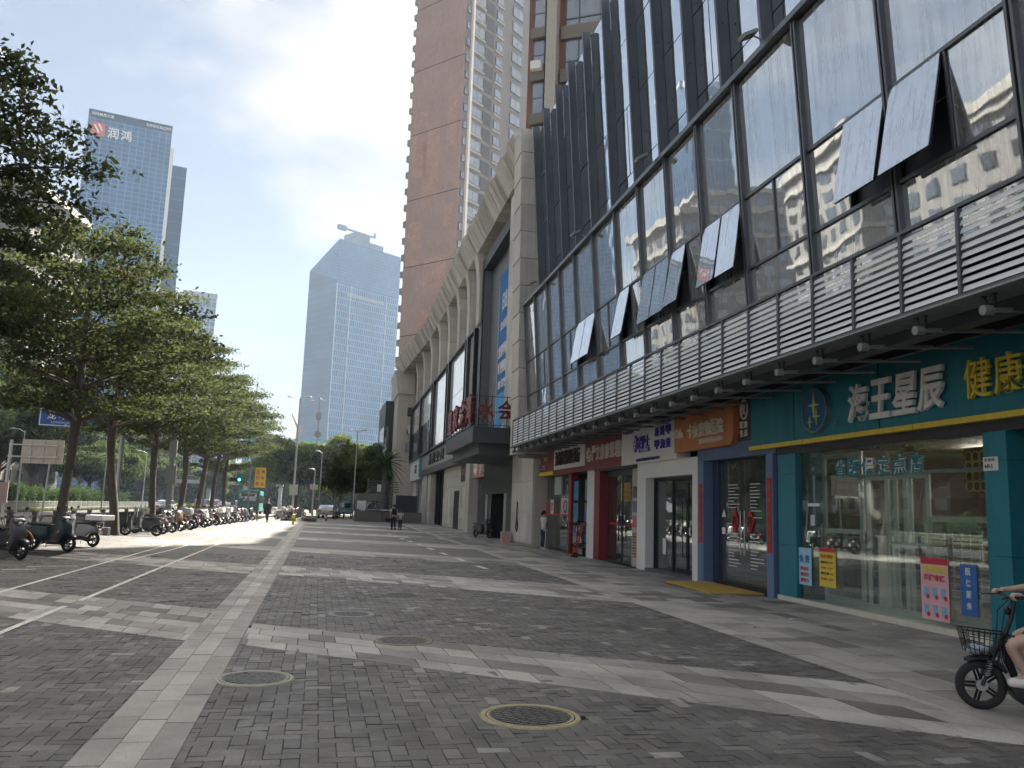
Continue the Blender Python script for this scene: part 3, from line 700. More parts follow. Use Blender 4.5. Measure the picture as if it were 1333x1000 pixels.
# tube light, an added second tube, and gold lattice
FB(13).b(10.15, 11.6, 1.5, 1.56, 2.86, 2.9).build('tube_and_fill_light', mat('lit_tube', (1, .93, .82), .5, emit=9), ph)
FB(13).b(12.2, 14.2, 3.2, 3.26, 2.9, 2.94).build('tube_and_fill_light', MATS['lit_tube'], ph)  # second tube, added only to brighten the interior
lat = FB(13)
for i in range(7):
    for j in range(4):
        lat.lathe([(.075, -.012), (.088, -.012), (.088, .012), (.075, .012)], 14, 0, 1., Matrix.Translation((.72, 10.25+i*.15-13, 2.2+j*.15)), axis='x', closed=True)
lat.build('gold_lattice', mat('gold_paint', (.75, .52, .16), .4, .2), ph)
FB(13).b(10.1, 11.3, .76, .79, 2.1, 2.8).build('lattice_back', mat('warm_back', (.16, .09, .03), .7), ph)
# glazing
for a_, b_ in ((10.02, 12.15), (12.16, 14.5), (14.51, 14.98)): FB(13).b(a_, b_, .06, .07, .1, 2.9).build('glass_pane', CLEAR, ph)
def leaf(t, s0, s1, d0, d1, h0, h1, fm, gm, bars=(), w_=.05, name='door', handle=None):
    """glazed door leaf standing between (s0, d0) and (s1, d1)"""
    L_ = math.hypot(s1-s0, d1-d0); ang = math.atan2(-(d1-d0), s1-s0)
    M = Matrix.Translation((d0, s0-t['s0'], 0)) @ Matrix.Rotation(ang, 4, 'Z')
    mb = MB()
    for y0, y1, z0, z1 in ((0, w_, h0, h1), (L_-w_, L_, h0, h1), (w_, L_-w_, h0, h0+w_*1.6), (w_, L_-w_, h1-w_, h1)): mb.box(-.02, y0, z0, .02, y1, z1, M=M)
    for z in bars: mb.box(-.022, w_, z-.04, .022, L_-w_, z+.04, M=M)
    o = mb.build(name, fm, t); MB().box(-.004, w_, h0+w_*1.6, .004, L_-w_, h1-w_, M=M).build('glass_pane', gm, o)
    if handle:
        y, z0, z1 = handle; hb = MB()
        hb.tube([(-.03, y, z0), (-.09, y, z0+.03), (-.09, y, z1-.03), (-.03, y, z1)], .016, 8, M=M); hb.build('door_handle', STEEL if fm is not BLACKF else BLACK, o)
    return o
SILV = mat('silver_door_frame', (.55, .56, .55), .4, .3, var=.08)
BLACKF = mat('black_door_frame', (.015, .016, .018), .35, .4, var=.1)
leaf(ph, 13.25, 14.5, .3, .3, .1, 2.85, SILV, CLEAR, (1.42,), .09, handle=(1.2, .95, 1.55))
FB(13).b(13.2, 15.0, .4, .46, 1.34, 1.46).build('teal_rail', TEAL, ph)
shelf(ph, 13.35, 14.4, .62, 4, mats=[GOODS[3], GOODS[6], GOODS[2]], wood=WHITE, pitch=.3)
FB(13).b(10.1, 11.55, .34, .36, 1.74, 2.0).build('brown_valance', mat('red_brown_board', (.14, .05, .03), .5), ph)
leaf(ph, 13.15, 12.65, .3, .55, .1, 2.4, SILV, CLEAR, (), .07); leaf(ph, 12.63, 12.2, .3, .5, .1, 2.4, SILV, CLEAR, (1.25,), .07, handle=(.2, .9, 1.5)); leaf(ph, 12.15, 11.7, .3, .45, .1, 2.4, SILV, CLEAR, (1.25,), .07)
leaf(ph, 10.05, 11.6, .3, .3, .1, 1.72, SILV, CLEAR, (), .08)
FB(13).b(10.05, 15.0, .4, .46, 2.4, 2.46).build('head_rail', STEEL, ph)
rk = FB(13)
for k in range(14): rk.b(10.1, 11.5, .6, .61, .2+k*.1, .21+k*.1)
for k in range(8): rk.b(10.1+k*.19, 10.11+k*.19, .6, .61, .15, 1.6)
rk.build('wire_rack', mat('pale_wire', (.7, .68, .62), .5), ph)
POS = lambda k, c: mat('poster_'+k, c, .55, var=.04)
def poster(t, name, m, s0, s1, d, h0, h1, label=None, thick=.006): return FB(t['s0']).b(s0, s1, d-thick, d, h0, h1).build(name, m, t, label=label)
INKB, INKR, INKY, INKW = mat('blue_ink', (.03, .08, .35), .6, var=0), mat('red_ink', (.5, .04, .06), .6, var=0), mat('yellow_ink', (.75, .6, .05), .6, var=0), mat('white_ink', (.75, .75, .75), .6, var=0)
INKT, INKD = mat('teal_ink', (.03, .18, .22), .5, var=0), mat('dark_ink', (.02, .02, .02), .6, var=0)
p1 = poster(ph, 'poster', POS('sky', (.35, .6, .75)), 14.56, 15.1, .055, .37, 1.07, 'pale blue poster with large dark blue characters')
def on(s, h, d=.045, s0=13): return (d, s-s0, h)
chars('poster_character', '免费', INKB, p1, on(14.9, .86), .2, .15, .15, ext=.004, bold=.01)
for k, tx in enumerate(('测血压', '测血糖', '测视力')): text('poster_line', tx, INKR, p1, on(14.8, .68-k*.11), .075, .3, ext=.004, bold=.02)
p2 = poster(ph, 'poster', POS('yellow', (.7, .55, .08)), 13.76, 14.29, .055, .4, 1.1, 'yellow poster with a red head strip')
FB(13).b(13.76, 14.29, .045, .05, 1.03, 1.1).build('poster_strip', INKR, p2)
text('poster_line', '会员日特价', INKR, p2, on(14.03, .95), .07, .4, ext=.004, bold=.02)
for k, tx in enumerate(('感冒灵 9.9', '钙片 19.9', '维生素 15', '洗液 12.8')): text('poster_line', tx, INKR if k % 2 else INKD, p2, on(14.04, .84-k*.1), .05, .38, ext=.004, bold=.01)
p3 = poster(ph, 'poster', POS('pink', (.72, .42, .46)), 10.87, 11.47, .055, .18, 1.1, 'pink poster showing six products')
FB(13).b(10.87, 11.47, .047, .052, 1.0, 1.1).build('poster_strip', INKR, p3)
text('poster_line', '会员福利', INKY, p3, on(11.17, .93), .11, .5, ext=.004, bold=.04); text('poster_line', '超值专区', INKR, p3, on(11.17, .8), .1, .46, ext=.004, bold=.04)
for i in range(3):
    for j in range(2):
        c = on(11.36-i*.19, .6-j*.26); q = MB(); q.box(.043, c[1]-.05, c[2]-.08, .047, c[1]+.045, c[2]+.06, m=0); q.build('product_picture', mat('product_blue', (.2, .42, .62), .5, var=.3, ns=30), p3)
        MB().lathe([(.001, 0), (.034, 0), (.034, .004), (.001, .004)], 12, 0, 1., Matrix.Translation((.038, c[1]-.045, c[2]-.08)), axis='x').build('price_dot', INKR, p3)
p4 = poster(ph, 'poster', POS('deep', (.04, .14, .42)), 10.3, 10.62, .055, .33, 1.05, 'narrow deep blue poster beside the pilaster')
for k, tx in enumerate('医保服务'): text('poster_line', tx, INKW, p4, on(10.46, .95-k*.16), .1, .1, ext=.004, bold=.02)
poster(ph, 'notice_board', WHITE, 10.77, 11.42, .5, 1.5, 1.68)
poster(ph, 'notice', POS('note', (.5, .62, .68)), 14.42, 14.56, .055, 1.5, 1.7); poster(ph, 'notice', WHITE, 14.25, 14.65, .055, 1.86, 1.92)
chars('glass_character', '省医保定点店', INKT, ph, on(13.55, 2.55, .05), .41, .31, .36, ext=.01, bold=.02)
chars('glass_character_edge', '省医保定点店', INKW, ph, on(13.55, 2.55, .056), .41, .31, .35, ext=.004, bold=.04)
# fascia characters and logo
chars('sign_character', '海王星辰', CREAM if False else mat('pale_letters', (.8, .78, .76), .4, var=.05), ph, (-.13, 12.68-13, 3.63), .61, .66, .56, ext=.06, bold=.027, shear=.12)
chars('sign_character', '健康', YELLOW, ph, (-.13, 9.88-13, 3.65), .56, .56, .5, ext=.05, bold=.005)
lg = FB(13); lg.lathe([(.001, 0), (.40, 0), (.40, .1), (.001, .1)], 40, 0, 1., Matrix.Translation((-.16, 14.02-13, 3.64)), axis='x'); lgo = lg.build('logo_disc', mat('logo_blue', (.02, .13, .28), .4, var=.1, ns=3), ph)
MB().lathe([(.395, 0), (.42, 0), (.42, .12), (.395, .12)], 40, 0, 1., Matrix.Translation((-.175, 1.02, 3.64)), axis='x', closed=True).build('logo_ring', STEEL, lgo)
def star4(r, cy, cz):
    pts = []
    for k in range(8):
        a_ = k*math.pi/4; rr = r if k % 2 == 0 else r*.2; rr = rr*(1.25 if k in (2, 6) else 1); pts.append((cy+rr*math.cos(a_), cz+rr*math.sin(a_)))
    return MB().prism(pts, -.19, -.165, 'x')
for r, cy, cz in ((.2, 1.0, 3.74), (.13, .92, 3.52), (.1, 1.14, 3.43)): star4(r, cy, cz).build('logo_star', mat('star_green', (.55, .62, .2), .4, var=0), lgo)
text('registered_mark', '®', STEEL, ph, (-.1, 13.42-13, 3.38), .1, ext=.02)
pp = FB(13).b(9.73, 10.0, -.012, -.002, 2.36, 2.55).build('house_number_plate', WHITE, ph)
text('plate_text', '景蜜路', INKD, pp, (-.014, 9.88-13, 2.51), .045, .2, ext=.003); text('plate_text', '449-5', INKD, pp, (-.014, 9.9-13, 2.42), .06, .15, ext=.003, bold=.02)
# --- pet clinic
pc = shop('pet_clinic_shopfront', 'blue framed pet clinic shopfront under an orange signboard', 18)
LB = mat('blue_frame', (.13, .2, .36), .5, var=.06)
FB(18).b(15.75, 19.66, .0, .3, 2.96, 3.3).build('frame_beam', BLUEGREY, pc)
FB(18).b(16.72, 17.4, -.02, .3, 3.3, 4.28).build('side_panel', mat('slate_panel', (.035, .042, .06), .5), pc)
pil('frame_post', LB, 15.9, 16.18, 0, .45, par=pc, s0=18, h1=2.96); pil('frame_post', LB, 19.32, 19.66, 0, .45, par=pc, s0=18, h1=2.96)
pil('reveal', mat('navy_reveal', (.03, .045, .1), .5), 19.0, 19.31, .25, .5, par=pc, s0=18, h1=2.96); pil('reveal', MATS['navy_reveal'], 15.72, 15.89, .1, .5, par=pc, s0=18, h1=2.96)
# orange board with one round corner (lower right as seen from the street)
pts = [(20.8, 4.28), (20.8, 3.24), (17.62, 3.24)]+[(17.62-.26*math.sin(R(x)), 3.5-.26*math.cos(R(x))) for x in range(15, 91, 15)]+[(17.36, 4.28)]
ob = MB().prism([(p[0]-18, p[1]) for p in pts], -.16, 0, 'x').build('signboard', ORANGE, pc)
def flip(mb): return mb
chars('sign_character', '卡拉宠物医院', CREAM, ob, (-.2, 19.66-18, 3.72), .345, .36, .31, ext=.05, bold=.008)
text('sign_word', 'Cala', CREAM, ob, (-.2, 20.38-18, 3.72), .24, .52, .05, .03)
chars('sign_character_small', '宠物总院医疗中心', CREAM, ob, (-.2, 19.05-18, 3.42), .17, .13, .15, ext=.04, bold=0)
MB().lathe([(.15, 0), (.185, 0), (.185, .03), (.15, .03)], 24, 0, 1., Matrix.Translation((-.06, 17.06-18, 4.0)) @ Matrix.Diagonal((1, 1, 1.25, 1)), axis='x', closed=True).build('ring_logo', CREAM, pc)
text('logo_letter', 'R', CREAM, pc, (-.05, 17.06-18, 4.0), .24, ext=.03, bold=.03)
chars('side_character', '医宠', CREAM, pc, (-.05, 17.16-18, 3.66), .2, .15, .15, bold=.02, ext=.03); chars('side_character', '生活', CREAM, pc, (-.05, 17.16-18, 3.47), .2, .15, .15, bold=.02, ext=.03)
interior(pc, 16.0, 19.3, mat('clinic_wall', (.33, .35, .33), .7, var=.06), (.3, .3, .28), dep=4)
FB(18).b(16.2, 18.9, 2.2, 2.7, .06, 1.0).build('counter', mat('clinic_counter', (.1, .11, .12), .4), pc)
for a_, b_ in ((16.2, 16.65), (16.66, 17.75), (17.76, 18.6), (18.61, 18.98)): FB(18).b(a_, b_, .3, .312, .12, 2.93).build('glass_pane', GREYGLASS, pc)
FB(18).b(16.18, 19.0, .2, .45, 0, .12).build('sill', mat('black_sill', (.02, .02, .02), .5), pc)
for s_ in (17.66, 17.86): FB(18).tb([(s_, .25, .75), (s_, .25, 1.75)], .014, 8).build('door_handle', STEEL, pc)
for s_, w_ in ((16.04, .17), (19.48, .2)):
    c = FB(18).b(s_-w_/2, s_+w_/2, -.012, -.003, .9 if s_ < 17 else .95, 2.45 if s_ < 17 else 2.4).build('red_couplet', RED, pc)
    chars('couplet_character', '福满人间喜', mat('gold_ink', (.3, .14, .03), .5, var=0), c, (-.016, s_-18, 2.25), .27, .13, .12, ext=.004, bold=.01, vertical=True)
for s_ in (17.45, 18.2):
    dm = MB().prism([(s_-18+.2, 1.52), (s_-18, 1.8), (s_-18-.2, 1.52), (s_-18, 1.24)][::-1], .275, .29, 'x').build('diamond_sticker', RED, pc); text('sticker_character', '福', INKD, dm, (.268, s_-18, 1.52), .24, .2, ext=.006, bold=.03)
for k in range(26):
    for cc in (17.15, 18.25):
        if 1.2 < 2.35-k*.075 < 1.8 and random.random() < .8: continue
        w_ = random.uniform(.25, .6); FB(18).b(cc+.3-w_, cc+.3, .288, .294, 2.35-k*.075, 2.35-k*.075+.018).build('window_lettering', INKW, pc)
poster(pc, 'door_sign', WHITE, 18.7, 18.88, .29, 1.2, 1.36); text('sticker_character', '▲', INKW, pc, (.29, 18.78-18, 1.7), .18, ext=.004); poster(pc, 'door_sign', WHITE, 16.24, 16.34, .29, 1.3, 1.5)
# --- nail clinic
nc = shop('nail_clinic_shopfront', 'white framed nail clinic shopfront under a white signboard with violet characters', 22)
CWH = mat('white_cladding', (.76, .76, .74), .5, var=.05, ns=2)
FB(22).b(20.8, 25.27, -.1, .3, 3.1, 4.28).build('signboard', CWH, nc); FB(22).b(19.68, 24.12, .02, .4, 2.66, 3.1).build('frame_head', CWH, nc)
FB(22).b(19.68, 20.04, .02, .6, 0, 2.66).build('frame_post', CWH, nc); FB(22).b(23.4, 24.12, .02, .28, 0, 2.66).build('frame_post', CWH, nc)
sb = CH[nc.name][0]
for k, tx in enumerate(('灰趾甲', '甲沟炎')): chars('sign_character', tx, PURPLE, sb, (-.13, 22.15-22, 3.92-.36*k), .42, .26, .28, ext=.05, bold=.01)
text('sign_word', '足护士', PURPLE, sb, (-.12, 23.25-22, 3.72), .36, .95, .05, 0.0); FB(22).b(22.75, 23.65, -.12, -.1, 3.42, 3.54).build('name_strip', PURPLE, sb); text('name_strip_text', '专业修脚', INKW, sb, (-.125, 23.2-22, 3.48), .08, .6, .01)
MB().ell((-.11, 23.95-22, 3.7), (.02, .2, .27), 20, 10).build('oval_logo', PURPLE, sb, smooth=True); text('logo_letter', '♀', INKW, sb, (-.14, 23.95-22, 3.7), .36, .2, .01)
text('sign_line', '深圳市足部健康管理有限公司', mat('navy_ink', (.03, .03, .2), .5, var=0), sb, (-.11, 22.95-22, 3.2), .09, 1.9, .02, .03)
text('sign_line', '专注足部', PURPLE, sb, (-.11, 24.6-22, 4.1), .1, .8, .02, .04); text('sign_line', '健康修护中心', PURPLE, sb, (-.11, 21.7-22, 4.17), .1, 1.1, .02, .04)
FB(22).b(20.04, 23.4, .0, .5, .005, .07).build('doorstep', mat('dark_step', (.1, .1, .1), .5), nc)
FB(22).b(20.04, 23.4, .3, .42, 2.56, 2.66).b(20.04, 20.12, .3, .42, .07, 2.56).b(23.3, 23.4, .3, .42, .07, 2.56).b(21.98, 22.06, .3, .42, .07, 2.56).build('door_frame', BLACKF, nc)
for a_, b_, hd in ((20.12, 21.05, .8), (21.05, 21.98, .14)): leaf(nc, a_, b_, .34, .34, .08, 2.55, BLACKF, GREYGLASS, (), .07, handle=(hd, .5, 2.0))
FB(22).b(22.06, 23.3, .34, .35, .07, 2.56).build('glass_pane', GREYGLASS, nc)
interior(nc, 19.9, 23.6, mat('nail_wall', (.2, .22, .22), .7, var=.1), (.2, .2, .2), dep=3.6)
poster(nc, 'poster', POS('window_blue', (.25, .45, .7)), 20.35, 20.75, .42, 1.75, 2.4); poster(nc, 'poster', POS('wall_blue', (.1, .2, .3)), 22.2, 23.2, .9, .3, 1.9)
q = poster(nc, 'leaflet', WHITE, 22.55, 22.8, .33, .5, .95); poster(nc, 'leaflet', WHITE, 21.4, 21.48, .3, 1.1, 1.3); poster(nc, 'leaflet', WHITE, 20.8, 20.88, .3, 1.1, 1.3)
FB(22).b(20.2, 21.7, 2.6, 3.2, .06, .9).b(22.2, 23.3, 2.2, 2.9, .06, .8).build('treatment_bench', mat('bench_brown', (.16, .1, .07), .6), nc)
# --- health care shop
hc = shop('health_shopfront', 'dark red health care shopfront with white characters on a maroon signboard', 27)
hb = FB(27).b(25.29, 29.48, -.06, .3, 3.1, 4.28).build('signboard', MAROON, hc)
chars('sign_character', '严文健康管理', CREAM, hb, (-.1, 28.3-27, 3.68), .52, .52, .42, ext=.05, bold=.01)
text('sign_character', '馆', CREAM, hb, (-.1, 25.42-27, 3.68), .52, .2, .05, .02)
MB().lathe([(.2, 0), (.26, 0), (.26, .03), (.2, .03)], 26, 0, 1., Matrix.Translation((-.09, 28.98-27, 3.66)), axis='x', closed=True).build('ring_logo', CREAM, hb); text('logo_letter', 'G', CREAM, hb, (-.09, 28.98-27, 3.66), .3, ext=.04, bold=.03)
FB(27).b(24.15, 28.5, .0, .4, 3.03, 3.1).build('fascia_underside', DARK, hc)
FB(27).b(27.85, 28.45, .0, .5, 0, 3.03).build('maroon_post', MAROON, hc)
pq = FB(27).b(24.14, 24.78, .1, .3, 0.02, 3.0).build('poster_column', mat('poster_paper', (.5, .42, .38), .6, var=.15, ns=6), hc)
for k in range(3): FB(27).b(24.2, 24.72, .09, .1, 2.1-k*.45, 2.45-k*.45).build('portrait_picture', mat('portrait_%d' % k, [(.1, .06, .06), (.15, .16, .25), (.4, .15, .15)][k], .5, var=.5, ns=8), pq)
for k in range(9): text('poster_line', '经络调理 艾灸', [INKR, INKD][k % 2], pq, (.092, 24.46-27, 1.0-k*.085), .05, .45, .004, .01)
FB(27).b(24.78, 27.85, .3, .36, 2.85, 3.03).b(26.3, 26.36, .3, .36, .06, 2.85).b(24.8, 27.85, .25, .4, 0, .06).build('door_frame', mat('green_grey_frame', (.05, .08, .08), .4, .3), hc)
for a_, b_ in ((24.8, 26.28), (26.38, 27.85)): FB(27).b(a_, b_, .32, .33, .06, 2.85).build('glass_pane', GREYGLASS, hc)
for s_ in (26.15, 26.5): FB(27).tb([(s_, .26, .7), (s_, .26, 1.9)], .022, 8).build('door_handle', BLACK, hc)
text('window_lettering', '欢迎光临', INKR, hc, (.3, 25.4-27, 1.25), .12, .8, .006, .03); text('window_lettering', '健康养生', INKR, hc, (.3, 27.2-27, 1.25), .12, .8, .006, .03)
interior(hc, 24.8, 28.4, mat('warm_wall', (.3, .28, .23), .7, var=.1), (.25, .22, .18), dep=3.6); shelf(hc, 25, 26.2, 3.0, 5); poster(hc, 'poster', POS('red_menu', (.4, .12, .08)), 27.3, 27.8, .5, .9, 2.5)
# --- convenience / lottery shop with two signboards
vc = shop('corner_shopfront', 'far corner shopfront with a white and a maroon signboard and blue posters', 33)
wb = FB(33).b(29.5, 34.04, -.08, .3, 3.3, 4.28).build('white_signboard', CWH, vc); FB(33).b(29.5, 34.04, -.04, .3, 3.1, 3.28).build('red_strip', MAROON, vc)
chars('sign_character', '深夜便利烟酒茶行', mat('brown_black_ink', (.05, .035, .035), .5, var=0), wb, (-.12, 33.4-33, 3.74), .45, .56, .42, ext=.05, bold=.02)
mb_ = FB(33).b(34.06, 38.15, -.06, .3, 3.3, 4.2).build('maroon_signboard', MAROON, vc); FB(33).b(34.06, 38.15, -.1, .3, 3.12, 3.28).build('yellow_strip', YELLOW, vc)
chars('sign_character', '七滚', mat('lilac_ink', (.5, .38, .5), .5, var=0), mb_, (-.1, 36.9-33, 3.85), .5, .42, .42, ext=.04, bold=.01); text('sign_word', '鲜卤', YELLOW, mb_, (-.1, 35.4-33, 3.85), .25, .6, .04, .04)
sq = FB(33).b(35.7, 37.1, -.08, -.06, 3.4, 3.58).build('lilac_label', mat('lilac_panel', (.45, .35, .5), .5), mb_); text('label_text', '休闲小吃', MAROON, sq, (-.09, 36.4-33, 3.49), .12, 1., .01)
FB(33).b(28.5, 29.35, .0, .4, 0, 3.1).build('white_post', CWH, vc); FB(33).b(31.9, 32.25, .1, .4, 0, 3.1).build('maroon_post', MAROON, vc)
for a_, b_ in ((32.3, 34.2), (34.25, 36.2), (36.25, 38.1)): FB(33).b(a_, b_, .3, .312, .05, 3.1).build('glass_pane', GREYGLASS, vc)
FB(33).b(32.25, 38.2, .28, .34, 1.42, 1.5).build('red_band', RED, vc); FB(33).b(33.8, 34.9, .2, .29, 2.3, 3.05).build('grey_sign', mat('grey_sign', (.38, .42, .42), .5), vc)
pq = FB(33).b(32.6, 34.1, .28, .295, 1.5, 2.15).build('round_chart', mat('pale_pink', (.5, .42, .42), .6), vc); MB().lathe([(.2, 0), (.26, 0), (.26, .01), (.2, .01)], 20, 0, 1., Matrix.Translation((.265, 33.35-33, 1.8)), axis='x', closed=True).build('chart_ring', INKD, pq)
for k in range(3): q = FB(33).b(35.3+k*.75, 35.85+k*.75, .28, .29, 1.5, 2.1).build('red_notice', [WHITE, POS('rose', (.45, .1, .12))][k % 2], vc); text('notice_character', '招租吉'[k], INKR, q, (.27, 35.58+k*.75-33, 1.8), .35, .35, .005, .02)
for k, (a_, b_) in enumerate(((29.45, 30.3), (31.2, 31.85))):
    for j in range(3): FB(33).b(a_, b_, .2, .22, .35+j*.85, 1.1+j*.85).build('blue_poster', mat('blue_print', (.06, .22, .42), .5, var=.6, ns=5), vc)
interior(vc, 29.4, 38.1, mat('dim_wall', (.13, .12, .12), .7, var=.2), (.2, .2, .2), dep=3.6); shelf(vc, 29.6, 31.8, 1.6, 5)
# rack of goods and umbrella stand before the open door
t = fthing('bottle_rack', 'dark rack crowded with drinks bottles in the open doorway of the corner shop', 'rack', 30.6, .05, 0)
q = MB()
for z in (.05, .45, .85, 1.25): q.box(-.2, -.55, z, .2, .55, z+.02)
for x in (-.2, .18):
    for y in (-.55, .53): q.box(x, y, 0, x+.02, y+.02, 1.3)
q.build('frame', BLACK, t)
for z in (.07, .47, .87):
    for k in range(9):
        y = -.48+k*.12; MB().lathe([(.001, 0), (.035, 0), (.035, .16), (.014, .2), (.014, .24), (.001, .24)], 8, 0, 1., Matrix.Translation((random.uniform(-.05, .05), y, z))).build('bottle', random.choice(GOODS), t)
t = fthing('red_trolley', 'red folding hand trolley leaning by the white post', 'trolley', 29.15, -.5, 0)
MB().tube([(.35, 0, 1.2), (.0, -.12, .12)], .018, 6).tube([(.35, .3, 1.2), (0, .22, .12)], .018, 6).tube([(.35, 0, 1.2), (.35, .3, 1.2)], .018, 6).tube([(.2, -.05, .75), (.2, .27, .75)], .015, 6).build('frame', RED, t)
MB().box(-.28, -.12, .08, .04, .22, .11).build('plate', mat('orange_plate', (.4, .14, .05), .5), t)
for y in (-.16, .24): MB().lathe([(.03, 0), (.09, 0), (.09, .04), (.03, .04)], 14, 0, 1., Matrix.Translation((.02, y, .09)), axis='y').build('wheel', RUBBER, t)
# ------------------------------------------------------------------ stone podium building farther along
PALE = mat('sky_white_glass', (.78, .78, .76), .12, var=.06, ns=.4, streak=.1, spec=1.0, coat=.6)  # white base colour stands in for bright sky mirrored in the glass
DKWIN = mat_mirror('dark_window', (.5, .55, .6), (.015, .017, .02), .35, dirt=.05)
STONE = mat('stone_block', (.6, .575, .53), .75, var=.12, ns=.8, bump=.15, streak=.2, tone=True)
pd = fthing('stone_podium_building', 'pale stone building with a sloping ribbed cornice, a tall black portal and sky-white glass panels', 'building', 60)
S0 = 60
w_ = FB(S0).b(53, 104, .7, 14, 5.2, 18.6).b(36.6, 53, .75, 14, 4.4, 18.6).b(36.6, 104, 1.6, 14, 0, 5.2).b(36.6, 41.4, -.3, .75, 0, 4.4, t=.9).build('wall', STONE, pd)
# facing slabs of the upper wall and the near strip
def facing(s0, s1, h0, h1, d, ws, hs, par, name='stone_panel', th=.05, m=STONE, side=False):
    ns, nh = max(1, round((s1-s0)/ws)), max(1, round((h1-h0)/hs))
    for i in range(ns):
        for j in range(nh):
            a_, b_ = s0+(s1-s0)*i/ns, s0+(s1-s0)*(i+1)/ns; c_, e_ = h0+(h1-h0)*j/nh, h0+(h1-h0)*(j+1)/nh
            FB(S0).b(a_+.008, b_-.008, d, d+th+random.uniform(-.004, .004), c_+.008, e_-.008, t=random.uniform(.85, 1.1)).build(name, m, par)
facing(36.65, 41.35, .1, 4.3, -.36, 1.15, 1.4, w_, th=.06)
facing(53.2, 78, 13.5, 18.1, .64, 1.55, 1.5, w_)
for a_, b_ in ((78, 103.9),): FB(S0).b(a_, b_, .64, .69, 13.5, 18.1).build('stone_panels', STONE, w_)
# near pier strip beside the portal
facing(39.6, 41.4, 5.6, 17.8, -.9, .9, 1.24, w_, th=.3)
FB(S0).b(36.7, 39.6, -.2, .7, 5.6, 18).build('dark_recess', DARK, pd)
# portal
pr = FB(S0).b(51.6, 52.6, -.6, .8, 4.6, 17.5).b(41.4, 42.0, -.6, .8, 4.6, 17.5).b(42.0, 51.6, -.6, .8, 16.8, 17.5).build('portal_frame', mat('portal_black', (.04, .045, .052), .45, .3, var=.1), pd)
FB(S0).b(51.52, 51.6, -.5, .7, 4.8, 16.8).b(42.1, 51.5, .0, .05, 4.6, 16.8).build('portal_lining', mat('portal_grey', (.16, .17, .185), .5, var=.1, streak=.2), pr)
BLUEP = mat('banner_blue', (.02, .15, .42), .75, var=.25, ns=.25)
bn = thing('blue_banner', 'tall blue advertising banner with white writing inside the black portal', 'banner', F(46, -.12, 0), -FA); bn['s0'] = 46.
FB(46).b(42.6, 48.2, 0, .06, 5.0, 15.4).build('banner_sheet', BLUEP, bn)
FB(46).b(42.6, 48.2, -.01, 0, 5.0, 8.2).build('sky_picture', mat('banner_light', (.09, .38, .7), .75, var=.4, ns=.4), bn)
q = MB().add([(-.02, 2.1, 5.2), (-.02, -3., 6.9), (-.02, -3., 7.2), (-.02, 2.1, 5.5)], [(0, 1, 2, 3)]).add([(-.02, 2.1, 5.4), (-.02, 2.0, 5.4), (-.02, 2.0, 15.2), (-.02, 2.1, 15.2)], [(0, 1, 2, 3)]).build('white_swoosh', INKW, bn)
text('banner_character', '日出', INKW, bn, (-.03, .2, 13.6), 1.1, 1.4, .02, .02); text('banner_word', '立水商街', INKW, bn, (-.03, .2, 12.2), .55, 2.2, .02, .02)
text('banner_word', '立即抢租', INKW, bn, (-.03, .3, 10.7), .75, 2.8, .02, .03); text('banner_word', '旺铺招商', INKW, bn, (-.03, .3, 9.7), .75, 2.6, .02, .03); text('banner_number', '88 8751', INKW, bn, (-.03, .2, 8.7), .5, 2.6, .02, .03)
for k in range(8):
    s = 42.3+k*1.22; FB(S0).b(s, s+1.1, -.1, .0, 17.75, 18.75).build('window', [PALE, DKWIN][k % 3 == 0], pd)
FB(S0).b(41.4, 53, .0, .7, 17.7, 18.9).build('window_backing', BLACK, pd)
# sky-white glass panels with black posts
segs = [(53.8, 56.6), (57.9, 67.0), (68.6, 78.4), (80.2, 91.6), (92.2, 103.4)]
for a_, b_ in segs:
    fr = FB(S0).b(a_-.25, a_, -.75, .3, 6.9, 13.4).b(b_, b_+.5, -.75, .3, 6.9, 13.5).b(a_, b_, -.75, .3, 13.3, 13.45).b(a_, b_, -.75, .3, 6.9, 7.05).build('panel_frame', BLACK, pd)
    for c_, e_ in ((7.05, 10.2), (10.24, 13.3)):
        n_ = max(1, round((b_-a_)/3.2))
        for i in range(n_): FB(S0).b(a_+(b_-a_)*i/n_+.02, a_+(b_-a_)*(i+1)/n_-.02, -.52, -.46, c_, e_).build('sky_white_panel', PALE if a_ < 80 else DKWIN if c_ < 9 else PALE, fr)
FB(S0).b(53.3, 104, -.3, .7, 4.9, 6.9).build('fascia_wall', mat('grey_fascia', (.2, .2, .2), .6, var=.1), pd)
# piers up to the cornice
for s in (52.6, 56.8, 61.8, 67.6, 74, 81, 88.5, 96.5):
    q = MB(); hs = [13.4, 15, 16.4, 17.3, 18.1]; ds = [-.75, -.75, -.79, -.88, -1.05]
    po = FB(S0).b(s-.55, s+.55, -.3, .7, 13.4, 18).build('pier', STONE, pd)
    for k in range(4):
        q = MB(); vs = []
        for h, dd in ((hs[k]+.01, ds[k]), (hs[k+1]-.01, ds[k+1])): vs += [(dd, s-.6-S0, h), (.66, s-.6-S0, h), (.66, s+.6-S0, h), (dd, s+.6-S0, h)]
        q.add(vs, [(0, 3, 2, 1), (4, 5, 6, 7), (0, 1, 5, 4), (1, 2, 6, 5), (2, 3, 7, 6), (3, 0, 4, 7)], 0, random.uniform(.9, 1.1)); q.build('stone_panel', STONE, po)
